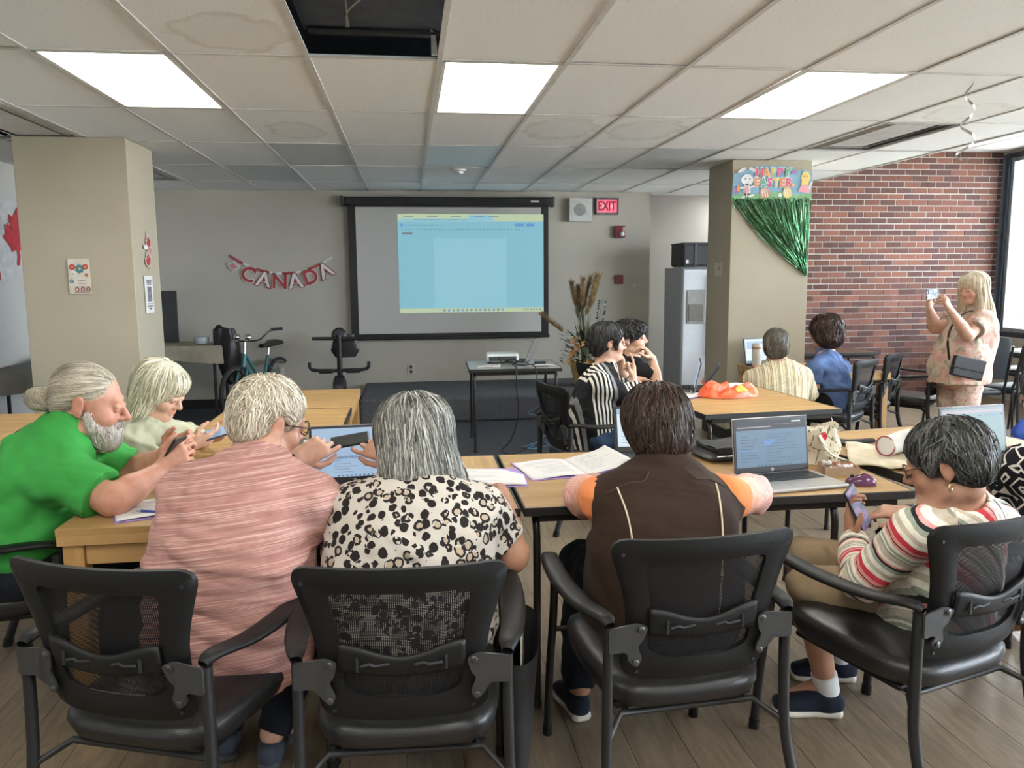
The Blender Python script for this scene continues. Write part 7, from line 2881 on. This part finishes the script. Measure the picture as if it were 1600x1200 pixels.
# ------------------------------------------------------------------ the woman in the multicoloured striped top
def person_striped():
    P = Person('woman with short dark hair in a red and cream striped top, holding a phone', (1.6, 2.2, 0), SK_BRONZE, .005)
    right = (.62, .78, 0)
    rows = [(at(1445, 985, 2.24), .185, .165), (at(1468, 915, 2.19), .195, .165), (at(1486, 855, 2.12), .19, .145), (at(1496, 815, 2.08), .165, .115), (at(1500, 790, 2.06), .115, .085), (at(1497, 770, 2.06), .070, .065)]
    P.head(at(1478, 724, 2.04), (-.66, .66, -.35), (.06, -.04, 1), 1.0)
    sL, eL, wL = at(1432, 832, 2.02), at(1346, 908, 2.16), at(1331, 840, 2.40)
    sR, eR, wR = at(1556, 815, 2.24), V(1.76, 2.46, .60), at(1420, 803, 2.42)
    upper_body(P, rows, right, .052, [(sL, eL, wL), (sR, eR, wR)], (.050, .044, .040, .026))
    P.body += hand_prims(wL, (-.15, .05, 1), (.69, -.58, .43), -1, ((12, 38, 40), (15, 40, 42), (18, 42, 42), (20, 42, 42)), ((.75, .6, .55), (.25, .95, .4), (-.15, .95, .3)), .95)
    P.body += hand_prims(wR, (-.93, .18, .10), (-.25, .25, -.9), 1, ((12, 28, 20), (28, 38, 25), (40, 42, 30), (45, 45, 30)), ((.65, .75, .25), (.25, .95, .2), (.1, .95, .2)), .95)
    hips = [at(1440, 935, 2.22), (1.72, 2.42, .50)]
    kn = [at(1262, 915, 2.40), (1.42, 2.66, .50)]
    an = [at(1290, 1068, 2.44), at(1312, 1032, 2.66)]
    legs(P, hips, kn, an, M_KHAKI, 'trousers', (.088, .066, .066), .34, pelvis=((1.65, 2.27, .53), (.15, .15, .09)))
    feet_body(P, an, [npv(an[0]) + np.array([-.11, .05, -.05]), npv(an[1]) + np.array([-.11, .05, -.05])])
    P.finish_body()
    arms = [(sL, eL, wL, 1.90, .066, .047), (sR, eR, wR, 1.85, .064, .046)]
    pr_ = shirt_prims(P, rows, right, .060, arms, .060)
    A, B, C_, R_, K_, G_, T_ = (.80, .76, .66), (.62, .22, .20), (.78, .33, .30), (.60, .055, .075), (.025, .028, .03), (.33, .36, .29), (.55, .48, .37)
    seq = [(R_, .10), (C_, .07), (K_, .025), (C_, .05), (A, .07), (G_, .05), (A, .03), (G_, .04), (T_, .10), (A, .06), (C_, .04), (K_, .05), (G_, .07), (A, .09), (T_, .08), (A, .075)]
    stops, p = [], 0
    for c, w in seq:
        stops.append((p, c))
        p += w
    Mt = stripes('multicolour_stripes', stops, .165)
    P.cloth('striped_top', pr_, Mt, .005, wrinkle(21, .0030, .12), sv_attr(pr_, arms, (0, 0, 1), vertical=(.55, .35, .62)))
    hp, F, S = P.hp, P.F, P.hs
    ha = [Ell(hp(0, -.020, .042), np.array([.090, .112, .088]) * S, F, .03), Ell(hp(0, -.068, -.018), np.array([.074, .052, .058]) * S, F, .05),
          Ell(hp(0, .100, -.050), np.array([.088, .078, .105]) * S, F, .02, True)]
    for q in (-1, 1):
        ha.append(Ell(hp(q * .095, -.008, -.024), np.array([.034, .034, .046]) * S, F, .012, True))
        ha.append(Cone(hp(q * .078, .026, .035), hp(q * .074, .027, -.010), .009, .005, .02))
    P.hair(ha, HM_GREYDARK, P.flow_from((.01, -.03, .14), .22, (0, .1, 0)), 5200, 8, .011, .0034, (-.002, .008), .32)
    P.glasses(plain('tortoise_frame', (.10, .05, .02), .3))
    e = MB()
    c = Vector(P.hp(-.084, -.012, -.050) - P.base)
    e.tube([c + Vector((.010 * math.cos(a), .006 * math.cos(a), .012 * math.sin(a) - .006)) for a in np.linspace(0, 6.28, 17)[:-1]], .0016, 6, closed=True)
    e.build('hoop_earring', M_GOLD, P.root, True)
    h1, t1 = npv(an[0]) * np.array([1, 1, 0]) + np.array([.055, -.02, 0]), npv(an[0]) * np.array([1, 1, 0]) + np.array([-.195, .045, 0])
    h2, t2 = npv(an[1]) * np.array([1, 1, 0]) + np.array([.055, -.02, 0]), npv(an[1]) * np.array([1, 1, 0]) + np.array([-.195, .045, 0])
    shoe(P, 'trainer', h1, t1, M_SHOE_NAVY, M_SOLE, 1.05)
    shoe(P, 'trainer', h2, t2, M_SHOE_NAVY, M_SOLE, 1.05)
    M_SOCK = fabric('white_sock', (.62, .62, .62), .06)
    for a, k in zip(an, kn):
        d = unit(npv(k) - npv(a))
        e_ = npv(a) + d * .045
        P.cloth('sock', [Cone(npv(a) - d * .02, e_ + d * .02, .043, .044, .01, cuts=((e_, d),))], M_SOCK, .006)


# ------------------------------------------------------------------ the man in the green shirt
def person_green():
    P = Person('bearded man with a grey ponytail in a green T-shirt, seen in profile', (-1.3, 2.95, 0), SK_RUDDY, .005)
    right = (.12, -1, 0)
    rows = [(at(8, 912, 2.97), .215, .20), (at(20, 850, 2.97), .225, .215), (at(42, 780, 2.97), .225, .195), (at(72, 725, 2.97), .21, .150), (at(98, 685, 2.97), .150, .105), (at(112, 655, 2.97), .075, .072)]
    P.head(at(141, 629, 2.98), (.95, .10, -.24), (.05, 0, 1), 1.09, 1.05, 1.04)
    sR, eR, wR = at(92, 745, 2.80), at(178, 782, 2.735), at(252, 735, 2.90)
    sL, eL, wL = at(150, 712, 3.14), at(212, 738, 3.16), at(256, 712, 3.08)
    upper_body(P, rows, right, .064, [(sL, eL, wL), (sR, eR, wR)], (.056, .053, .050, .031))
    P.body += hand_prims(wR, (.72, .22, .62), (.25, .9, -.1), 1, ((25, 35, 25), (45, 45, 30), (60, 50, 30), (65, 50, 30)), ((.8, .6, .2), (.35, .9, .3), (.1, .95, .35)), 1.06)
    P.body += hand_prims(wL, (.80, -.05, .45), (.2, -.9, .0), -1, ((25, 35, 25), (45, 45, 30), (60, 50, 30), (65, 50, 30)), ((.8, .6, .2), (.35, .9, .3), (.1, .95, .35)), 1.06)
    hips = [(-1.45, 2.84, .50), (-1.45, 3.08, .50)]
    kn = [(-1.02, 2.86, .50), (-1.0, 3.14, .50)]
    an = [(-1.08, 2.86, .10), (-1.04, 3.14, .10)]
    legs(P, hips, kn, an, M_DENIM_DARK, r=(.10, .08, .06), pelvis=((-1.44, 2.96, .53), (.14, .18, .08)))
    feet_body(P, an, [(-.98, 2.86, .05), (-.94, 3.14, .05)])
    P.finish_body()
    arms = [(sL, eL, wL, .72, .080, .080), (sR, eR, wR, .76, .086, .086)]
    pr_ = shirt_prims(P, rows, right, .064, arms, .072)
    P.cloth('t_shirt', pr_, fabric('green_jersey', (.052, .34, .068), .05, .8), .006, wrinkle(31, .0075, .20, (.6, .4, 1.2)))
    hp, F, S = P.hp, P.F, P.hs
    ha = [Ell(hp(0, -.024, .046), np.array([.081, .104, .082]) * S, F, .03), Ell(hp(0, -.072, -.018), np.array([.064, .040, .055]) * S, F, .05),
          Ell(hp(0, .110, .000), np.array([.090, .075, .105]) * S, F, .02, True)]
    for q in (-1, 1):
        ha.append(Ell(hp(q * .092, -.008, -.022), np.array([.030, .034, .042]) * S, F, .015, True))
    back = lambda Pp: np.repeat((F.T @ np.array([0, -1.0, -.35]))[None, :], len(Pp), 0)
    P.hair(ha, HM_GREY, back, 3800, 8, .014, .0030, (-.002, .003), .08)
    tail = [Cone(hp(0, -.105, .010), hp(0, -.130, .004), .016, .020, .02), Ell(hp(0, -.158, -.018), np.array([.026, .034, .036]) * S, F, .02), Ell(hp(0, -.135, -.036), np.array([.020, .030, .018]) * S, F, .02)]
    dn = lambda Pp: np.cross(Pp - hp(0, -.148, -.018), F[0])
    P.hair(tail, HM_GREY, dn, 700, 8, .009, .0028, (-.002, .004), .2, name='ponytail')
    g = MB()
    g.lathe([(.014, -.009), (.021, -.006), (.022, .0), (.021, .006), (.014, .009)], Vector(hp(0, -.122, .006) - P.base), 14, F[1])
    g.build('hair_tie', plain('pink_elastic', (.60, .22, .20), .7), P.root, True)
    be = [Ell(hp(0, .048, -.082), np.array([.062, .058, .050]) * S, F, .03), Ell(hp(0, .072, -.115), np.array([.040, .036, .034]) * S, F, .03), Ell(hp(.0, .090, -.046), np.array([.034, .018, .010]) * S, F, .015),
          Ell(hp(0, .100, -.0625), np.array([.024, .018, .0075]) * S, F, .006, True), Ell(hp(0, .05, -.02), np.array([.10, .10, .028]) * S, F, .02, True)]
    for q in (-1, 1):
        be.append(Cone(hp(q * .066, .012, -.030), hp(q * .058, .035, -.070), .012 * S, .016 * S, .02))
    P.hair(be, HM_BEARD, P.flow_from((0, .03, -.01), .5, (0, .2, 0)), 2600, 6, .008, .0026, (-.002, .008), .4, name='beard')


# ------------------------------------------------------------------ the woman in the pale green blouse
def person_blouse():
    P = Person('white-haired woman with a fringe in a pale green blouse, looking down at her phone', (-1.18, 3.72, 0), SK_LIGHT, .006)
    right = (-.22, -1, 0)
    rows = [(at(205, 800, 3.74), .195, .165), (at(208, 745, 3.74), .20, .165), (at(214, 700, 3.73), .19, .14), (at(224, 668, 3.72), .15, .105), (at(234, 650, 3.71), .08, .07)]
    P.head(at(250, 611, 3.70), (.86, -.24, -.45), (.1, 0, 1), 1.0)
    sR, eR, wR = at(204, 695, 3.56), at(238, 722, 3.50), at(298, 694, 3.62)
    sL, eL, wL = at(262, 676, 3.86), at(304, 690, 3.90), at(322, 684, 3.74)
    upper_body(P, rows, right, .052, [(sL, eL, wL), (sR, eR, wR)], (.046, .042, .038, .026))
    P.body += hand_prims(wR, (.9, .25, .2), (.1, .7, .5), 1, ((25, 35, 25), (35, 35, 25), (40, 40, 25), (45, 40, 25)), s=.92)
    P.body += hand_prims(wL, (.9, -.2, .15), (0, -.5, .8), -1, ((25, 30, 20),) * 4, s=.92)
    hips = [(-1.28, 3.62, .50), (-1.26, 3.84, .50)]
    kn = [(-.88, 3.60, .50), (-.86, 3.82, .50)]
    an = [(-.92, 3.60, .10), (-.90, 3.82, .10)]
    legs(P, hips, kn, an, M_DENIM_DARK, pelvis=((-1.28, 3.73, .53), (.15, .18, .09)))
    feet_body(P, an, [(-.82, 3.6, .05), (-.8, 3.82, .05)])
    P.finish_body()
    arms = [(sL, eL, wL, 1.05, .066, .062), (sR, eR, wR, 1.08, .068, .062)]
    pr_ = shirt_prims(P, rows, right, .054, arms, .06)
    bl = P.cloth('blouse', pr_, fabric('sage_linen', (.42, .42, .30), .07), .007, wrinkle(41, .0055, .11))
    g = MB()
    c = at(268, 678, 3.57)
    for k in range(5):
        a = k * 1.256
        g.lathe([(.0, .002), (.008, .001), (.010, 0)], Vector(c - Vector(P.base)) + Vector((.012 * math.cos(a), 0, .012 * math.sin(a) - .01 * k)), 8, (0, -1, 0))
    g.build('flower_embroidery', plain('coral_thread', (.68, .26, .20), .7), bl)
    hp, F, S = P.hp, P.F, P.hs
    ha = [Ell(hp(0, -.014, .044), np.array([.096, .112, .090]) * S, F, .03), Loft([(hp(0, -.03, .03), .104, .092), (hp(0, -.034, -.04), .106, .082), (hp(0, -.03, -.095), .100, .070)], F[0], .05),
          Ell(hp(0, .102, -.065), np.array([.066, .062, .090]) * S, F, .02, True), Ell(hp(0, .062, .075), np.array([.060, .042, .040]) * S, F, .03)]
    P.hair(ha, HM_WHITE, P.flow_from((0, .0, .15), .45), 3800, 10, .012, .0040, (-.003, .006), .15, .05)


# ------------------------------------------------------------------ the woman in black and white stripes
def person_bw():
    P = Person('woman with short black hair and glasses in a black and white vertically striped blouse', (1.2, 4.85, 0), SK_LIGHT, .007)
    right = (.15, -1, 0)
    rows = [(at(922, 696, 4.86), .185, .150), (at(924, 655, 4.86), .185, .145), (at(930, 618, 4.87), .18, .130), (at(940, 590, 4.90), .155, .105), (at(945, 572, 4.92), .075, .07)]
    P.head(at(950, 534, 4.94), (.95, .06, -.10), (0, 0, 1), 1.02)
    sR, eR, wR = at(938, 600, 4.73), at(994, 624, 4.70), at(989, 594, 4.78)
    sL, eL, wL = at(952, 592, 5.06), at(985, 612, 5.08), at(972, 576, 5.02)
    upper_body(P, rows, right, .050, [(sL, eL, wL), (sR, eR, wR)], (.044, .040, .036, .026))
    P.body += hand_prims(wR, (.10, .15, .96), (-.8, .3, 0), 1, ((10, 15, 10), (70, 70, 40), (80, 75, 45), (85, 75, 45)), ((.6, .75, .3), (.2, .95, .3), (.0, .95, .3)), .95)
    P.body += hand_prims(wL, (-.15, -.25, .9), (-.8, -.2, 0), -1, ((60, 60, 40),) * 4, s=.95)
    hips = [(1.17, 4.75, .50), (1.17, 4.96, .50)]
    kn = [(1.58, 4.72, .51), (1.58, 4.96, .51)]
    an = [(1.52, 4.72, .10), (1.52, 4.96, .10)]
    legs(P, hips, kn, an, M_JEANS, pelvis=((1.15, 4.86, .53), (.15, .18, .09)))
    feet_body(P, an, [(1.6, 4.72, .05), (1.6, 4.96, .05)])
    P.finish_body()
    arms = [(sL, eL, wL, 1.7, .064, .046), (sR, eR, wR, 1.75, .066, .048)]
    pr_ = shirt_prims(P, rows, right, .054, arms, .058)
    W_, K_, G_ = (.66, .62, .55), (.014, .014, .016), (.20, .20, .20)
    Mt = stripes('black_white_stripes', [(0, K_), (.10, W_), (.16, K_), (.22, W_), (.28, K_), (.34, W_), (.40, K_), (.46, W_), (.52, K_), (.58, W_), (.64, K_), (.70, G_), (.80, K_)], .21)
    P.cloth('blouse', pr_, Mt, .007, wrinkle(51, .004, .11), sv_attr(pr_, [], (0, 0, 1), vertical=(.88, .10, .10)))
    hp, F, S = P.hp, P.F, P.hs
    ha = [Ell(hp(0, -.018, .042), np.array([.088, .110, .088]) * S, F, .03), Ell(hp(0, -.064, -.030), np.array([.072, .050, .070]) * S, F, .06), Ell(hp(0, .102, -.045), np.array([.085, .068, .098]) * S, F, .02, True)]
    for q in (-1, 1):
        ha.append(Ell(hp(q * .095, -.010, -.022), np.array([.030, .024, .036]) * S, F, .012, True))
        ha.append(Cone(hp(q * .076, .034, .035), hp(q * .072, .034, -.035), .012, .008, .02))
    P.hair(ha, HM_BLACK, P.flow_from((0, -.03, .13), .4), 1800, 8, .011, .0045, (-.002, .005), .2)
    P.glasses(plain('brown_thin_frame', (.12, .06, .04), .3), lens=False)
    MB().lathe([(0, .004), (.004, .002), (.004, -.002), (0, -.004)], Vector(P.hp(.088, -.012, -.042) - P.base), 10).build('pearl_earring', plain('pearl', (.7, .68, .6), .2), P.root, True)


# ------------------------------------------------------------------ the young man in black
def person_young():
    P = Person('young man with tousled black hair in a black T-shirt, hand on his chin', (1.55, 5.55, 0), SK_LIGHT, .007)
    right = (-.45, -.9, 0)
    rows = [(at(985, 650, 5.55), .17, .13), (at(985, 618, 5.55), .185, .135), (at(986, 590, 5.55), .18, .115), (at(985, 568, 5.56), .14, .09), (at(984, 556, 5.57), .065, .06)]
    P.head(at(985, 529, 5.56), (.90, -.34, .06), (-.08, 0, 1), 1.02, .95, .95)
    sR, eR, wR = at(1003, 583, 5.40), at(1026, 596, 5.36), at(1020, 560, 5.40)
    sL, eL, wL = at(968, 580, 5.68), at(962, 604, 5.46), at(988, 592, 5.32)
    upper_body(P, rows, right, .050, [(sL, eL, wL), (sR, eR, wR)], (.044, .038, .036, .025))
    P.body += hand_prims(wR, (-.55, .1, .72), (-.75, .2, -.35), 1, ((35, 45, 30), (40, 50, 30), (45, 50, 30), (50, 50, 30)), ((.7, .6, .5), (.3, .9, .4), (.1, .95, .4)), .95)
    P.body += hand_prims(wL, (.95, -.05, -.05), (0, 0, -1), -1, ((12, 15, 10),) * 4, s=.95)
    hips = [(1.58, 5.48, .50), (1.52, 5.66, .50)]
    kn = [(1.95, 5.40, .50), (1.93, 5.62, .50)]
    an = [(1.90, 5.40, .10), (1.88, 5.62, .10)]
    legs(P, hips, kn, an, M_BLACKCLOTH, r=(.085, .06, .05), pelvis=((1.54, 5.57, .53), (.14, .15, .09)), h=.01)
    feet_body(P, an, [(2.0, 5.4, .05), (1.98, 5.62, .05)])
    P.finish_body()
    arms = [(sL, eL, wL, .8, .060, .058), (sR, eR, wR, .55, .060, .058)]
    pr_ = shirt_prims(P, rows, right, .052, arms, .055)
    P.cloth('t_shirt', pr_, M_BLACKCLOTH, .008, wrinkle(61, .004, .11))
    hp, F, S = P.hp, P.F, P.hs
    ha = [Ell(hp(0, -.014, .052), np.array([.093, .112, .086]) * S, F, .03), Ell(hp(0, -.066, -.015), np.array([.070, .045, .060]) * S, F, .05), Ell(hp(0, .070, .070), np.array([.072, .044, .034]) * S, F, .03),
          Ell(hp(0, .105, -.045), np.array([.085, .070, .085]) * S, F, .02, True)]
    for q in (-1, 1):
        ha.append(Ell(hp(q * .095, -.010, -.030), np.array([.030, .026, .040]) * S, F, .012, True))
    P.hair(ha, HM_BLACK, P.flow_from((0, -.03, .14), .2), 1800, 7, .012, .005, (-.002, .012), .5, curl=.3)
    for q in (-1, 1):
        MB().tube([Vector(P.hp(q * .014, .096, .026) - P.base), Vector(P.hp(q * .030, .097, .031) - P.base), Vector(P.hp(q * .046, .086, .026) - P.base)], .0035, 6).build('eyebrow', HM_BLACK, P.root)


# ------------------------------------------------------------------ the two people by the pillar
def person_beige():
    P = Person('person with short ash brown hair in a beige striped shirt, seen from behind', (2.72, 5.68, 0), SK_OLIVE, .008)
    right = (.98, -.15, 0)
    rows = [(at(1215, 655, 5.66), .20, .15), (at(1216, 620, 5.66), .215, .15), (at(1217, 595, 5.67), .21, .13), (at(1216, 575, 5.69), .16, .10), (at(1214, 562, 5.70), .07, .065)]
    P.head(at(1213, 539, 5.72), (.42, .88, -.12), (0, 0, 1), 1.0)
    sL, eL, wL = at(1177, 592, 5.72), at(1186, 622, 5.82), V(2.79, 6.10, .78)
    sR, eR, wR = at(1254, 588, 5.66), at(1266, 620, 5.74), V(2.88, 6.10, .78)
    upper_body(P, rows, right, .052, [(sL, eL, wL), (sR, eR, wR)], (.046, .042, .038, .026))
    P.body += hand_prims(wL, (.3, .9, 0), (0, 0, -1), -1, s=.95)
    P.body += hand_prims(wR, (.2, .9, 0), (0, 0, -1), 1, s=.95)
    legs(P, [(2.62, 5.68, .5), (2.82, 5.68, .5)], [(2.62, 6.08, .5), (2.82, 6.08, .5)], [(2.62, 6.02, .1), (2.82, 6.02, .1)], M_DENIM_DARK, pelvis=((2.72, 5.66, .53), (.18, .14, .09)), h=.012)
    feet_body(P, [(2.62, 6.02, .1), (2.82, 6.02, .1)], [(2.62, 6.12, .05), (2.82, 6.12, .05)])
    P.finish_body()
    arms = [(sL, eL, wL, .85, .068, .068), (sR, eR, wR, .95, .068, .070)]
    pr_ = shirt_prims(P, rows, right, .054, arms, .06)
    a, b, c = (.62, .55, .40), (.30, .24, .14), (.50, .42, .26)
    Mt = stripes('beige_stripes', [(0, a), (.22, b), (.30, a), (.42, c), (.52, a), (.60, (.12, .10, .08)), (.66, c), (.8, b), (.9, a)], .055)
    P.cloth('shirt', pr_, Mt, .008, wrinkle(71, .003, .12), sv_attr(pr_, [], (0, 0, 1), vertical=(1, -.2, 0)))
    hp, F, S = P.hp, P.F, P.hs
    ha = [Ell(hp(0, -.020, .038), np.array([.094, .112, .090]) * S, F, .03), Ell(hp(0, -.058, -.040), np.array([.082, .060, .070]) * S, F, .06), Ell(hp(0, .102, -.050), np.array([.085, .070, .105]) * S, F, .02, True)]
    for q in (-1, 1):
        ha.append(Ell(hp(q * .095, .004, -.030), np.array([.030, .026, .040]) * S, F, .012, True))
    P.hair(ha, HM_ASHBROWN, P.flow_from((0, -.05, .12), .3), 1500, 8, .012, .006, (-.002, .005), .15)
    P.glasses(M_GLASSES, lens=False)


def person_blue():
    P = Person('person with rounded dark hair in a blue T-shirt, seated before the brick wall', (3.3, 5.97, 0), SK_OLIVE, .008)
    right = (.85, .5, 0)
    rows = [(at(1302, 655, 5.98), .165, .145), (at(1300, 615, 5.97), .17, .145), (at(1297, 585, 5.97), .165, .125), (at(1294, 563, 5.98), .135, .095), (at(1291, 550, 6.0), .062, .06)]
    P.head(at(1289, 518, 6.0), (-.55, .80, -.15), (0, 0, 1), 1.05)
    sL, eL, wL = at(1273, 577, 5.88), at(1272, 606, 5.86), at(1252, 600, 6.10)
    sR, eR, wR = at(1318, 577, 6.10), at(1318, 606, 6.2), V(3.2, 6.28, .78)
    upper_body(P, rows, right, .050, [(sL, eL, wL), (sR, eR, wR)], (.044, .040, .036, .026))
    P.body += hand_prims(wL, (-.4, .8, .1), (0, 0, -1), -1, s=.95)
    P.body += hand_prims(wR, (-.5, .8, .1), (0, 0, -1), 1, s=.95)
    legs(P, [(3.26, 5.92, .5), (3.42, 6.02, .5)], [(3.05, 6.24, .5), (3.22, 6.36, .5)], [(3.08, 6.2, .1), (3.24, 6.32, .1)], M_BLACKCLOTH, pelvis=((3.34, 5.97, .53), (.16, .14, .09)), h=.012)
    feet_body(P, [(3.08, 6.2, .1), (3.24, 6.32, .1)], [(3.02, 6.28, .05), (3.18, 6.4, .05)])
    P.finish_body(False)
    arms = [(sL, eL, wL, .78, .064, .062), (sR, eR, wR, .8, .062, .06)]
    pr_ = shirt_prims(P, rows, right, .052, arms, .058)
    P.cloth('t_shirt', pr_, fabric('heather_blue', (.105, .165, .33), .14), .008, wrinkle(81, .005, .12))
    hp, F, S = P.hp, P.F, P.hs
    ha = [Ell(hp(0, -.02, .030), np.array([.112, .122, .106]) * S, F, .03), Ell(hp(0, -.040, -.060), np.array([.105, .085, .070]) * S, F, .06), Ell(hp(0, .115, -.06), np.array([.080, .075, .11]) * S, F, .02, True)]
    P.hair(ha, HM_BROWN, P.flow_from((0, -.02, .13), .4), 2200, 9, .014, .007, (-.003, .012), .35, .05, curl=.25)


# ------------------------------------------------------------------ the standing woman
def person_standing():
    P = Person('standing woman with long blond hair in a pink floral outfit', (4.65, 6.15, 0), SK_PALE, .007)
    right = (-.28, .96, 0)
    b = at(1497, 597, 6.15)
    rows = [(b, .225, .25), (at(1499, 575, 6.15), .215, .25), (at(1508, 545, 6.15), .205, .235), (at(1518, 515, 6.15), .20, .195), (at(1526, 490, 6.15), .15, .125), (at(1525, 476, 6.15), .07, .066)]
    P.head(at(1519, 452, 6.12), (-.93, -.30, -.12), (0, 0, 1), 1.02)
    sL, eL, wL = at(1537, 500, 5.99), at(1512, 524, 5.90), at(1484, 484, 5.86)
    sR, eR, wR = at(1505, 500, 6.32), at(1461, 512, 6.22), at(1452, 482, 6.12)
    upper_body(P, rows, right, .054, [(sL, eL, wL), (sR, eR, wR)], (.054, .050, .046, .028))
    P.body += hand_prims(wL, (-.45, .0, .85), (-.5, .8, 0), -1, ((35, 45, 30), (50, 55, 35), (60, 55, 35), (70, 60, 40)), ((.7, .7, .2), (.3, .9, .2), (.1, .95, .2)), .95)
    P.body += hand_prims(wR, (-.10, -.1, .95), (.5, -.75, 0), 1, ((35, 45, 30), (50, 55, 35), (60, 55, 35), (70, 60, 40)), ((.7, .7, .2), (.3, .9, .2), (.1, .95, .2)), .95)
    x, y = b.x + .03, 6.15
    hips, kn, an = [(x, y - .10, .82), (x, y + .10, .82)], [(x - .02, y - .10, .46), (x - .02, y + .11, .46)], [(x + .02, y - .10, .09), (x + .02, y + .11, .09)]
    Mp = floral('printed_trousers', [(.60, .40, .33), (.66, .50, .42), (.62, .52, .43), (.70, .58, .50), (.45, .14, .13)], 30)
    legs(P, hips, kn, an, Mp, r=(.135, .100, .075), upto=.9, pelvis=((x, y, .88), (.20, .215, .20)), h=.009)
    feet_body(P, an, [(x - .1, y - .1, .04), (x - .1, y + .11, .04)])
    P.finish_body()
    arms = [(sL, eL, wL, .62, .080, .088), (sR, eR, wR, .62, .078, .085)]
    pr_ = shirt_prims(P, rows, right, .060, arms, .068)
    Mb = floral('pink_watercolour_print', [(.30, .27, .20), (.58, .47, .37), (.60, .32, .26), (.62, .43, .36), (.26, .24, .20)], 8)
    P.cloth('blouse', pr_, Mb, .008, wrinkle(91, .005, .18))
    hp, F, S = P.hp, P.F, P.hs
    ha = [Ell(hp(0, -.014, .044), np.array([.095, .112, .088]) * S, F, .03), Loft([(hp(0, -.035, .04), .102, .09), (hp(0, -.045, -.06), .108, .080), (hp(-.01, -.065, -.18), .125, .070), (hp(-.02, -.085, -.30), .125, .055)], F[0], .05),
          Cone(hp(-.085, .0, -.02), hp(-.095, .03, -.24), .030, .018, .04), Cone(hp(.085, .0, -.02), hp(.085, .03, -.20), .030, .018, .04), Ell(hp(0, .105, -.070), np.array([.066, .070, .100]) * S, F, .02, True), Ell(hp(0, .066, .074), np.array([.056, .036, .034]) * S, F, .03)]
    P.hair(ha, HM_LONGBLOND, P.flow_from((0, .0, .15), .8), 2600, 12, .022, .006, (-.003, .006), .12, .05)
    # black shoulder bag
    bag = empty('shoulder_bag', at(1512, 575, 5.93))
    tag(bag, 'small black clutch bag on a strap, worn by the standing woman', 'bag')
    Mb_ = plain('black_leather', (.012, .012, .013), .45, bump=.4, bscale=90)
    MB().box((0, 0, 0), (.285, .045, .165), .012, Matrix.Rotation(.22, 3, 'Y')).build('body', Mb_, bag)
    MB().box((.0, -.026, .035), (.28, .008, .10), .004, Matrix.Rotation(.22, 3, 'Y')).build('flap', Mb_, bag)
    o = bag.location
    st = [Vector(p) - o for p in (at(1483, 562, 5.93), at(1481, 530, 5.90), at(1490, 505, 5.93), at(1510, 488, 6.02), at(1540, 482, 6.2))]
    MB().tube(spline(st, 6), .006, 6, 1.6, .6).build('strap', Mb_, bag, True)


# ------------------------------------------------------------------ the person half outside the picture
def person_partial():
    P = Person('person at the edge of the photo in a black top with white angular lines', (2.45, 2.60, 0), SK_TAN, .007)
    right = (1, .1, 0)
    cx = 2.42
    rows = [((cx, 2.52, .44), .22, .17), ((cx, 2.52, .58), .225, .17), ((cx, 2.55, .74), .215, .15), ((cx, 2.60, .84), .18, .12), ((cx, 2.63, .92), .08, .075)]
    P.head((cx, 2.70, 1.06), (-.2, .95, -.25), (0, 0, 1), 1.0)
    sL, eL, wL = V(2.235, 2.58, .815), V(2.215, 2.72, .70), V(2.36, 2.93, .785)
    sR, eR, wR = V(2.61, 2.58, .81), V(2.66, 2.74, .72), V(2.58, 2.95, .785)
    upper_body(P, rows, right, .056, [(sL, eL, wL), (sR, eR, wR)], (.054, .050, .044, .028))
    P.body += hand_prims(wL, (.35, .9, -.05), (0, 0, -1), -1, s=.95)
    P.body += hand_prims(wR, (-.3, .9, -.05), (0, 0, -1), 1, s=.95)
    hips, kn, an = [(2.31, 2.54, .5), (2.53, 2.54, .5)], [(2.30, 2.92, .5), (2.52, 2.92, .5)], [(2.29, 2.80, .10), (2.52, 2.80, .10)]
    Mp = angular_print()
    legs(P, hips, kn, an, M_BLACKCLOTH, r=(.10, .075, .06), upto=.75, pelvis=((cx, 2.52, .53), (.2, .16, .09)), h=.01)
    feet_body(P, an, [(2.29, 2.92, .04), (2.52, 2.92, .04)])
    P.finish_body(False)
    arms = [(sL, eL, wL, .72, .082, .080), (sR, eR, wR, .72, .080, .078)]
    pr_ = shirt_prims(P, rows, right, .060, arms, .068)
    P.cloth('top', pr_, Mp, .008, wrinkle(101, .004, .13))
    hp, F, S = P.hp, P.F, P.hs
    ha = [Ell(hp(0, -.016, .040), np.array([.098, .114, .092]) * S, F, .03), Ell(hp(0, -.05, -.04), np.array([.090, .065, .075]) * S, F, .06), Ell(hp(0, .105, -.045), np.array([.085, .075, .105]) * S, F, .02, True)]
    P.hair(ha, HM_GREYDARK, P.flow_from((0, -.04, .13), .3), 900, 8, .012, .006, (-.002, .006), .2)


for fn in (person_pink, person_leopard, person_vest, person_striped, person_green, person_blouse, person_bw, person_young, person_beige, person_blue, person_standing, person_partial):
    fn()
